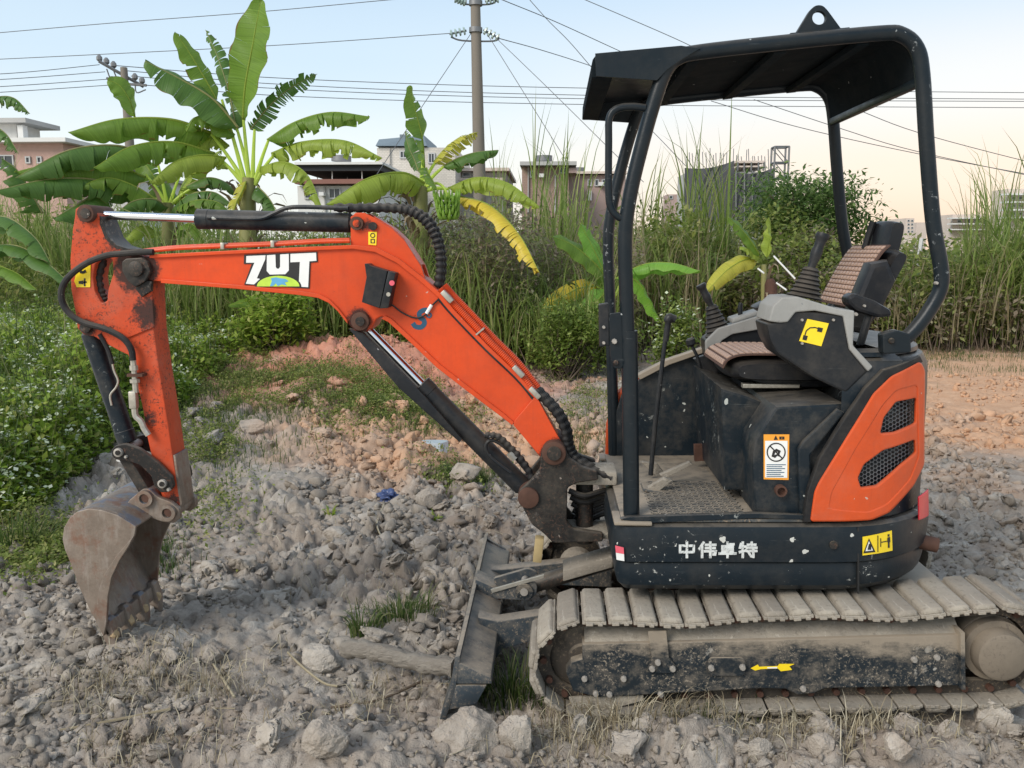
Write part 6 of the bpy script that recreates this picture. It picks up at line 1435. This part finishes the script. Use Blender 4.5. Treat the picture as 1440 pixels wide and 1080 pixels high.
banana_leaf([(246, 288), (262, 250), (285, 225), (312, 212)], (13.3, 13.6), 20, b2, 'banlight', 35, .7, .4)
banana_leaf([(250, 292), (275, 282), (305, 284), (328, 302)], (13.0, 12.6), 18, b2, 'ban', 20, .9, .35)
banana_leaf([(60, 300), (42, 268), (25, 240), (2, 222)], (13.4, 13.2), 24, b2, 'bandark', 30, .8, .35)
banana_leaf([(322, 205), (300, 190), (275, 200), (256, 222)], (12.1, 12.0), 20, b1, 'banlight', 20, .9, .4)
b3 = banana(583, 492, (592, 262), 12.2, 'banana plant bearing a green fruit bunch behind the boom', .13, 26)
for a, b_ in (((592, 266), (595, 225)), ((592, 268), (612, 228)), ((590, 268), (560, 250)), ((592, 270), (632, 266)), ((592, 270), (624, 234)), ((590, 275), (570, 262))): petiole(a, b_, 12.2, b3, .035)
banana_leaf([(597, 236), (594, 195), (584, 155), (576, 120)], (12.2, 12.0), 20, b3, 'ban', 75, .25, .25)
banana_leaf([(610, 228), (625, 210), (645, 195), (672, 186)], (12.2, 12.4), 18, b3, 'banyg', 40, .8, .6)
banana_leaf([(622, 234), (645, 222), (670, 214), (700, 211)], (12.2, 12.3), 17, b3, 'bandark', 15, 1.0, .35)
banana_leaf([(598, 258), (565, 243), (515, 252), (458, 288)], (12.2, 11.5), 31, b3, 'banlight', 12, 1.05, .3)
banana_leaf([(630, 265), (670, 250), (715, 258), (758, 290)], (12.2, 11.7), 22, b3, 'banlight', 10, 1.1, .6)
banana_leaf([(646, 276), (690, 290), (730, 330), (760, 386)], (12.2, 11.2), 22, b3, 'banyellow', 30, .9, .85)
banana_leaf([(600, 236), (604, 246), (610, 256), (616, 268)], (12.0, 11.5), 16, b3, 'ban', 50, .6, .6)
banana_leaf([(588, 240), (583, 225), (574, 205), (570, 185)], (12.3, 12.6), 12, b3, 'bandark', 60, .4, .5)
bn = MB()
c0_ = P(628, 272, 11.9); bn.tube([P(600, 262, 12.1), P(616, 258, 12.0), c0_, P(630, 312, 11.9)], .018, 8, 4); bo = bn.build('fruit_stalk', M['banlight'], b3)
for tier in range(5):
    for k in range(10):
        a = 2 * math.pi * k / 10 + tier * .3; o_ = Vector((math.cos(a), math.sin(a), 0)); s_ = P(628 + tier * .6, 278 + tier * 7, 11.9); rr = .05 + .008 * (4 - tier)
        MB().tube([s_ + o_ * .03, s_ + o_ * (rr + .05) + Vector((0, 0, -.01)), s_ + o_ * (rr + .09) + Vector((0, 0, .05)), s_ + o_ * (rr + .09) + Vector((0, 0, .11))], [.010, .018, .021, .022, .021, .019, .015, .012, .008, .005], 6, 3).build('banana', M['ban'], bo)
b4 = banana(862, 520, (860, 420), 12.6, 'young banana plant with bright leaves behind the canopy front posts', .07, 10)
banana_leaf([(858, 405), (846, 375), (832, 345), (816, 314)], (12.6, 12.4), 16, b4, 'banbright', 70, .2, .05)
banana_leaf([(858, 400), (838, 372), (806, 345), (775, 332)], (12.6, 12.2), 17, b4, 'ban', 55, .35, .08)
banana_leaf([(866, 392), (905, 372), (945, 370), (984, 381)], (12.6, 12.2), 18, b4, 'banbright', 15, .8, .05)
banana_leaf([(838, 402), (815, 405), (790, 418), (762, 438)], (12.6, 12.0), 14, b4, 'banyellow', 65, .3, .05)
banana_leaf([(858, 405), (845, 418), (830, 435), (819, 455)], (12.4, 11.9), 18, b4, 'banbright', 55, .4, .05)
banana_leaf([(880, 385), (900, 400), (915, 425), (928, 452)], (12.4, 12.0), 17, b4, 'banbright', 60, .4, .05)
for a, b_ in (((860, 425), (858, 402)), ((862, 425), (880, 385)), ((858, 422), (838, 402))): petiole(a, b_, 12.6, b4, .022)
b5 = banana(1078, 470, (1074, 372), 13.5, 'small banana plant with yellowing leaf between the joysticks', .055, 6)
banana_leaf([(1066, 364), (1045, 366), (1020, 382), (994, 410)], (13.5, 13.0), 15, b5, 'banyg', 50, .5, .08)
banana_leaf([(1068, 358), (1055, 338), (1042, 322), (1024, 306)], (13.5, 13.2), 12, b5, 'ban', 65, .3, .05)
banana_leaf([(1078, 362), (1082, 340), (1084, 322), (1081, 306)], (13.5, 13.3), 12, b5, 'banlight', 80, .3, .2)
banana_leaf([(1068, 362), (1055, 352), (1050, 350), (1044, 352)], (13.5, 13.2), 12, b5, 'banlight', 40, .4, .1)
MB().tube([P(1084, 440, 13.3), P(1084, 400, 13.3), P(1083, 392, 13.3)], [.09, .09, .05], 12).build('cut_stump', M['rust'], b5)
b6 = banana(-25, 470, (-20, 150), 12.5, 'dark banana plant at the left edge, mostly out of view', .12, 6)
banana_leaf([(-25, 150), (-5, 137), (20, 138), (42, 160)], (12.5, 12.2), 16, b6, 'bandark', 15, 1.0, .8)
banana_leaf([(-25, 180), (-8, 178), (10, 190), (26, 216)], (12.5, 12.2), 16, b6, 'bandark', 15, 1.0, .8)
banana_leaf([(-30, 308), (10, 306), (50, 335), (72, 372)], (11.5, 11.0), 24, b6, 'bandark', 30, .8, .3)
banana_leaf([(-30, 350), (20, 345), (60, 365), (98, 398)], (11.5, 10.9), 22, b6, 'bandark', 25, .8, .2)
banana_leaf([(-30, 360), (-5, 372), (25, 385), (52, 408)], (11.4, 10.8), 18, b6, 'ban', 25, .8, .2)
# low banana leaves under the boom
b7 = banana(395, 490, (392, 425), 11.6, 'withered banana sucker with broad low leaves under the boom', .06, 26)
banana_leaf([(395, 420), (370, 418), (345, 424), (322, 430)], (11.5, 11.2), 10, b7, 'ban', 50, .4, .1)
banana_leaf([(395, 415), (415, 408), (428, 410), (440, 420)], (11.5, 11.3), 14, b7, 'banbright', 40, .4, .1)
banana_leaf([(398, 460), (415, 450), (425, 455), (432, 475)], (11.5, 11.2), 16, b7, 'banlight', 45, .5, .1)
# ============================================================ houses, poles and wires
def wallmat(name, col, rough=.8, tile=None, var=.15):
    t = NT(name); c = t.mix(t.noise(.6, 5, .6), tuple(x * (1 - var) for x in col), tuple(min(1, x * (1 + var)) for x in col))
    st = t.step(t.noise(1, 5, .65, vec=t.mapped((1.2, 1.2, .12))), .55, .75); c = t.mix(t.mul(st, .30), c, tuple(x * .6 for x in col))
    if tile:
        b = t.n('ShaderNodeTexBrick'); t.put(b.inputs['Vector'], t.mapped((1, 1, 1), rot=(R(90), 0, 0))); b.inputs['Scale'].default_value = tile; b.inputs['Mortar Size'].default_value = .03
        t.put(b.inputs['Color1'], (1, 1, 1)); t.put(b.inputs['Color2'], (.88, .88, .88)); t.put(b.inputs['Mortar'], (.72, .72, .72)); c = t.mix(1, c, b.outputs[0], 'MULTIPLY')
    return t.done(c, rough)
M['wpink'] = wallmat('pink_tile_wall', (.52, .33, .27), .6, 4); M['wwhite'] = wallmat('white_wall', (.66, .65, .62)); M['wcream'] = wallmat('cream_tile_wall', (.62, .57, .50), .5, 3)
M['wgrey'] = wallmat('grey_concrete_wall', (.40, .39, .37)); M['wbrick'] = wallmat('brown_brick_wall', (.36, .25, .20), .9, 3); M['wpale'] = wallmat('pale_hazed_wall', (.60, .50, .43)); M['wmauve'] = wallmat('dull_rose_wall', (.40, .29, .26), .9)  # wpale: distance haze lightened into the wall colour, shared with plain pale trim
M['net'] = wallmat('dark_scaffold_net', (.075, .075, .080), .9, None, .3); M['awning'] = wallmat('black_shade_net', (.030, .032, .036), .8); M['roofred'] = wallmat('red_brown_tiles', (.24, .11, .085), .8); M['slate'] = wallmat('blue_grey_roof', (.16, .20, .22), .6)
M['glass'] = plain('window_glass', (.045, .055, .065), .12, 0, .3, 1); M['wframe'] = plain('window_frame', (.45, .45, .44), .5); M['steel'] = plain('grey_steel', (.20, .20, .20), .5, .5); M['greenwall'] = wallmat('pale_green_sheet', (.50, .60, .55), .6)
M['wire'] = plain('weathered_cable', (.11, .115, .12), .6); M['pole'] = wallmat('concrete_pole', (.19, .165, .135), .9); M['glassins'] = plain('glass_insulator', (.35, .45, .42), .15, 0, .2)
def bl(px0, py0, px1, py1, Y, d, name, mat, parent, dz=0):
    a, b = P(px0, py0, Y), P(px1, py1, Y); return MB().box(((a.x + b.x) / 2, Y + d / 2, (a.z + b.z) / 2 + dz), (abs(b.x - a.x), d, abs(a.z - b.z))).build(name, mat, parent, 0)
def window(px0, py0, px1, py1, Y, parent, bars=1):
    a, b = P(px0, py0, Y), P(px1, py1, Y); w, h = b.x - a.x, a.z - b.z; cx, cz = (a.x + b.x) / 2, (a.z + b.z) / 2; fw = max(.06, w * .05)
    g = MB().box((cx, Y - .01, cz), (w - fw, .05, h - fw)).build('window', M['glass'], parent, 0); mb = MB()
    for s in (-1, 1): mb.box((cx + s * (w / 2 - fw / 2), Y - .03, cz), (fw, .10, h)); mb.box((cx, Y - .03, cz + s * (h / 2 - fw / 2)), (w - 2.02 * fw, .098, fw))
    for k in range(bars): mb.box((cx - w / 2 + w * (k + 1) / (bars + 1), Y - .028, cz), (fw * .6, .09, h - 2.02 * fw))
    mb.build('frame', M['wframe'], g, 0); return g
def house(label, px0, px1, ptop, Y, d, mat, cat='house', name='house'):
    a = P((px0 + px1) / 2, 350, Y); e = empty(name, (a.x, Y, -.2), label, cat); t = P(px0, ptop, Y); b = P(px1, ptop, Y)
    MB().box(((t.x + b.x) / 2, Y + d / 2, (t.z - .2) / 2 - .05), (b.x - t.x, d, t.z + .1)).build('wall', mat, e, 0); return e
h1 = house('pink tiled house with flat roof at the left edge', -60, 88, 197, 42, 2.5, M['wpink'])
bl(-62, 194, 92, 199, 41.4, 3.5, 'roof_slab', M['wwhite'], h1); bl(-40, 172, 24, 195, 43, 2.0, 'stair_tower', M['wwhite'], h1); bl(-44, 166, 36, 172, 42.4, 3, 'tower_roof', M['wgrey'], h1); bl(24, 176, 33, 194, 42.6, .4, 'column', M['wwhite'], h1)
window(-6, 218, 21, 237, 42, h1); window(36, 220, 44, 230, 42, h1, 0); window(52, 220, 60, 230, 42, h1, 0)
h1b = house('low white house with pale green sheet front between banana leaves at the left', 40, 190, 246, 50, 8, M['wwhite']); bl(105, 252, 175, 272, 49.8, .15, 'green_sheet', M['greenwall'], h1b); bl(38, 243, 192, 247, 49.5, 9, 'roof_slab', M['wgrey'], h1b)
h2 = house('white house with black shade net over its roof terrace', 418, 532, 258, 38, 8, M['wwhite']); bl(414, 252, 536, 258, 37.5, 9, 'roof_edge', M['roofred'], h2)
for k in range(6): bl(424 + k * 21, 230, 425.5 + k * 21, 252, 37.8 + (k % 2) * 3, .08, 'terrace_post', M['wwhite'], h2)
bl(416, 231, 536, 240, 37.6, 7, 'shade_net', M['awning'], h2); bl(414, 228, 538, 231, 37.4, 7.6, 'terrace_roof', M['wwhite'], h2); window(428, 264, 446, 280, 38, h2); window(462, 264, 480, 280, 38, h2); window(498, 264, 516, 280, 38, h2); bl(455, 262, 458, 300, 37.9, .1, 'drain_pipe', M['wgrey'], h2)
h3 = house('tall cream tiled house with blue grey roof behind the fruiting banana plant', 530, 640, 205, 45, 8, M['wcream'])
a = [P(528, 205, 44.8), P(600, 205, 44.8), P(596, 190, 46.5), P(533, 196, 46.5)]; MB().prism(a, (0, 5, 0)).build('roof', M['slate'], h3, 0); bl(562, 189, 570, 205, 46, .8, 'roof_vent', M['slate'], h3)
window(562, 212, 573, 223, 45, h3); window(566, 282, 575, 295, 45, h3, 0); window(602, 215, 612, 230, 45, h3); window(540, 230, 548, 244, 45, h3, 0)
h4 = house('grey house with balconies behind the utility pole', 636, 712, 240, 48, 8, M['wgrey']); bl(632, 236, 716, 240, 47.4, 9, 'roof_slab', M['wpale'], h4); bl(640, 250, 708, 254, 47, .9, 'balcony', M['wpale'], h4); window(645, 256, 658, 268, 48, h4); window(668, 256, 680, 268, 48, h4); window(690, 256, 702, 268, 48, h4); window(650, 242, 662, 249, 48, h4, 0)
h5 = house('brown brick house with overhanging flat roof left of the canopy', 734, 800, 232, 46, 8, M['wbrick']); bl(731, 227, 811, 232, 45.2, 9.5, 'roof_slab', M['wgrey'], h5); window(786, 235, 797, 244, 46, h5, 0); window(745, 240, 752, 250, 46, h5, 0); bl(800, 236, 811, 243, 45.5, 2, 'balcony', M['wmauve'], h5)
h6 = house('dull rose house with parapet seen just left of the front posts', 796, 880, 244, 52, 8, M['wmauve'])
for x in (826, 836, 846, 860): window(x, 252, x + 6, 262, 52, h6, 0)
bl(794, 241, 882, 244, 51.6, 9, 'parapet', M['wpale'], h6); bl(826, 268, 832, 282, 51.8, .2, 'shutter', M['wwhite'], h6)
def aircon(px, py, Y, parent): bl(px, py, px + 7, py + 5, Y - .5, .45, 'air_conditioner', M['wwhite'], parent)
for x, y, Y_, p_ in ((551, 240, 45, h3), (580, 228, 45, h3), (486, 284, 38, h2), (448, 270, 38, h2), (758, 244, 46, h5), (660, 262, 48, h4), (842, 256, 52, h6), (62, 232, 42, h1)): aircon(x, y, Y_, p_)
for x, y0, y1, Y_, p_ in ((548, 208, 300, 45, h3), (590, 208, 300, 45, h3), (742, 233, 300, 46, h5), (780, 246, 300, 46, h5), (854, 246, 300, 52, h6)): bl(x, y0, x + 1.3, y1, Y_ - .12, .1, 'drain_pipe', M['wgrey'], p_)
for x, y, Y_, p_ in ((556, 198, 48, h3), (765, 219, 49, h5), (812, 236, 55, h6), (480, 219, 41, h2)): MB().cyl(P(x, y + 8, Y_), P(x, y, Y_), .45, n=14).build('water_tank', M['steel'], p_)
# building under construction with net, rebar and hoist tower
h7 = house('unfinished building wrapped in dark net with bare rebar on top', 966, 1086, 240, 70, 5, M['wgrey'], 'building', 'building')
mb = MB(); 
def netwall(x0, x1, yt0, yt1, Y, yb=310):
    n = 10; top = []; 
    for k in range(n + 1):
        u = k / n; p = P(x0 + (x1 - x0) * u, yt0 + (yt1 - yt0) * u + 5 * math.sin(math.pi * u), Y); top.append(Vector((p.x, Y + .12 * math.sin(k * 2.4), p.z)))
    return MB().prism(top + [P(x1, yb, Y), P(x0, yb, Y)], (0, .12, 0))
netwall(963, 1032, 236, 226, 69.4).build('scaffold_net', M['net'], h7, 0); netwall(1032, 1088, 242, 236, 69.0).build('scaffold_net', M['net'], h7, 0)
for k in range(26): 
    x = 966 + k * 4.6; o_ = RNG.uniform(0, 12); p = P(x, 240, 70 + (k % 3)); t_ = P(x + RNG.uniform(-2, 2), 222 - RNG.uniform(2, 14), 70 + (k % 3)); MB().cyl(p, t_, .032, n=5).build('rebar', M['steel'], h7, 0)
bl(1034, 226, 1075, 229, 69.8, 6, 'formwork', M['wpale'], h7); bl(1036, 233, 1078, 235, 69.8, 6, 'formwork', M['wpale'], h7)
for x in (1037, 1046, 1056, 1066, 1074): bl(x, 228, x + 1.2, 240, 69.7, .2, 'prop', M['steel'], h7)
for x in (1035, 1047, 1058): 
    MB().cyl(P(x, 310, 68.8), P(x, 240, 68.8), .06, n=6).build('scaffold_pole', M['steel'], h7, 0)
e = empty('hoist_tower', (P(1100, 300, 74).x, 74, -.2), 'open steel hoist tower standing beside the netted building', 'tower'); mb = MB(); A = [P(1090, 206, 73), P(1110, 206, 73)]; zt = A[0].z; w = A[1].x - A[0].x
for x in (A[0].x, A[1].x):
    for y_ in (73, 73 + w): MB().cyl((x, y_, -.2), (x, y_, zt), .08, n=6).build('leg', M['steel'], e, 0)
for k in range(14):
    z = zt - k * 1.1 * w
    if z < 0: break
    for y_ in (73, 73 + w): mb.cyl((A[0].x, y_, z), (A[1].x, y_, z), .07, n=5); mb.cyl((A[0].x, y_, z), (A[1].x, y_, z - 1.1 * w), .04, n=5)
    for x in (A[0].x, A[1].x): mb.cyl((x, 73, z), (x, 73 + w, z), .07, n=5)
mb.build('bracing', M['steel'], e, 0)['kind'] = 'stuff'
h8 = house('pale block of flats with balconies at the right edge above the reeds', 1418, 1490, 264, 85, 3, M['wpale'], 'building', 'building')
for k in range(4): bl(1414, 272 + k * 11, 1490, 274 + k * 11, 84, 1, 'balcony', M['wwhite'], h8)
for k in range(3):
    for x in (1422, 1432): window(x, 276 + k * 11, x + 6, 281 + k * 11, 85, h8, 0)
h9 = house('low pale flats peeping over the reeds right of the rear post', 1340, 1400, 300, 90, 3, M['wpale'], 'building', 'building')
for k in range(3): bl(1338, 306 + k * 8, 1402, 307.5 + k * 8, 89, 1, 'balcony', M['wwhite'], h9)
for x in (1346, 1358, 1370, 1384): window(x, 309, x + 6, 313, 90, h9, 0)
h10 = house('far pale tower block seen between seat and rear post', 1274, 1286, 306, 160, 10, M['wpale'], 'building', 'building'); h11 = house('far pale slab block beside the rear post', 1289, 1304, 312, 170, 10, M['wpale'], 'building', 'building')
for k in range(4): window(1276, 309 + k * 5, 1279, 312 + k * 5, 160, h10, 0); window(1281, 309 + k * 5, 1284, 312 + k * 5, 160, h10, 0)
h12 = house('pale distant house between the front posts and the netted building', 938, 964, 272, 95, 3, M['wmauve']); window(941, 275, 946, 280, 95, h12, 0); window(952, 275, 957, 280, 95, h12, 0)
# utility poles
YP = 22.0
b = P(676, 300, YP); pe = empty('utility_pole', (b.x, YP, -.1), 'tall concrete utility pole with glass insulators in the middle', 'utility pole')
MB().tube([Vector((b.x + .02, YP, -.1)), P(674, 240, YP), P(667, -60, YP)], [.165, .15, .105], 16).build('pole', M['pole'], pe)
for yb_ in (42, 4): MB().cyl(P(669, yb_ - 3, YP) , P(669, yb_ + 4, YP), .16, n=14).build('pole_band', M['steel'], pe)
def insul(a, b, Y, parent, n=4):
    A, B = P(*a, Y), P(*b, Y); d = (B - A); mb = MB()
    for k in range(n): mb.lathe(A + d * (k + .5) / n, d, [(-.03, .03), (-.02, .085), (.02, .10), (.03, .03)], 10)
    o = mb.build('insulator', M['glassins'], parent, 0); MB().cyl(A, B, .025, n=6).build('insulator_rod', M['steel'], parent, 0)
insul((656, 43), (632, 48), YP, pe); insul((680, 42), (702, 54), YP, pe); insul((656, 4), (640, -2), YP, pe); insul((682, 2), (702, -2), YP, pe)
MB().tube([P(634, 52, YP), P(650, 57, YP), P(690, 58, YP), P(702, 55, YP)], .02, 6, 4).build('jumper_cable', M['wire'], pe)
MB().tube([P(640, 0, YP), P(655, 6, YP), P(688, 6, YP), P(700, 0, YP)], .02, 6, 4).build('jumper_cable', M['wire'], pe)
YL = 40.0; b = P(190, 300, YL); pl_ = empty('utility_pole', (b.x, YL, -.1), 'shorter utility pole with slanted crossarm behind the left banana leaves', 'utility pole')
MB().tube([Vector((b.x, YL, -.1)), P(182, 200, YL), P(174, 95, YL)], [.24, .2, .15], 12).build('pole', M['pole'], pl_)
MB().tube([P(139, 86, YL - .5), P(202, 122, YL + .5)], .07, 6).build('crossarm', M['steel'], pl_)
MB().tube([P(150, 110, YL), P(176, 118, YL), P(206, 120, YL)], .06, 6).build('crossarm', M['steel'], pl_)
for x, y in ((140, 87), (150, 91), (160, 96), (190, 113), (200, 118)): MB().lathe(P(x, y, YL), (0, 0, 1), [(0, .05), (.08, .13), (.2, .13), (.3, .05)], 8).build('insulator', M['steel'], pl_, 0)
for l in ([(150, 97), (156, 112), (165, 118)], [(190, 116), (192, 130), (205, 126)], [(160, 100), (170, 122), (182, 122)]): MB().tube([P(x, y, YL) for x, y in l], .03, 5, 4).build('jumper_cable', M['wire'], pl_)
def wire(pts, Y, label, r=None):
    Y0, Y1 = Y if isinstance(Y, tuple) else (Y, Y); n = len(pts)
    w = MB().tube([P(x, y, Y0 + (Y1 - Y0) * i / (n - 1)) for i, (x, y) in enumerate(pts)], r or .00040 * (Y0 + Y1) / 2, 5, 6 if n > 2 else 0).build('power_line', M['wire'], None, 0); return tag(w, label, 'power line')
wire([(-80, 53), (150, 33), (360, 17), (545, 0), (640, -8)], YP, 'topmost overhead wire running left from the tall pole')
wire([(-80, 87), (150, 76), (400, 63), (632, 47)], YP, 'second overhead wire running left from the tall pole insulator')
for k, (y0, y1) in enumerate(((108, 88), (116, 98), (126, 108), (134, 116))):
    wire([(-80, y0), (30, y0 - 6), (140 + k * 8, y1 + 3)], (36, YL), ('highest', 'second highest', 'second lowest', 'lowest')[k] + ' of four wires reaching the short pole from the left edge')
for k, (y0, ym, y1) in enumerate(((92, 124, 131), (99, 134, 140), (107, 139, 143), (119, 147, 152))):
    wire([(160 + 12 * k, y0), (420, (y0 * .4 + ym * .6)), (830, ym), (1520, y1)], (YL, 48), ('highest', 'second', 'third', 'lowest')[k] + ' of four long wires running right from the short pole')
wire([(702, 54), (760, 70), (832, 93), (905, 120)], (YP, 30), 'overhead wire from the tall pole insulator to the canopy visor'); wire([(702, -2), (780, 30), (872, 72), (960, 112)], (YP, 30), 'upper overhead wire leading right from the top of the tall pole')
wire([(738, -8), (770, 28), (800, 58), (832, 95)], 26, 'steep wire crossing the upper wires left of the canopy'); wire([(800, -10), (880, 24), (962, 60), (1025, 92)], 28, 'wire dropping from the top edge to the canopy roof')
wire([(663, 46), (592, 152), (530, 245)], (YP, 19), 'stay wire slanting left from the tall pole'); wire([(684, 46), (780, 200), (800, 232)], (YP, 20), 'steeper stay wire slanting right from the tall pole'); wire([(690, 46), (775, 128), (860, 212), (905, 256)], (YP, 18), 'flatter stay wire slanting right from the tall pole')
wire([(880, 150), (918, 185), (964, 233)], (30, 26), 'stay wire seen inside the canopy frame above the netted building')
wire([(1000, 142), (1120, 178), (1290, 216), (1500, 255)], 34, 'lower of two wires sloping down inside the canopy to the right edge'); wire([(1060, 140), (1180, 180), (1290, 213), (1500, 258)], 33, 'upper of two wires sloping down inside the canopy to the right edge'); wire([(1200, 152), (1290, 186), (1440, 226), (1510, 240)], 36, 'wire leaving the rear post toward the right edge')
# white stakes by the small banana plant
for l, lb in (([(1088, 360), (1118, 392)], 'thin white stake leaning beside the near joystick'), ([(1066, 378), (1074, 384)], 'short white stake beside the rusty stump'), ([(1092, 398), (1106, 408)], 'white stake end right of the rusty stump')):
    tag(MB().cyl(P(*l[0], 13.1), P(*l[1], 12.9), .013, n=6).build('stake', M['wwhite']), lb, 'stake')
tag(MB().cyl(P(1296, 335, 20), P(1290, 375, 20), .04, n=6).build('stake', M['wwhite']), 'slanting white post behind the operator seat', 'stake')
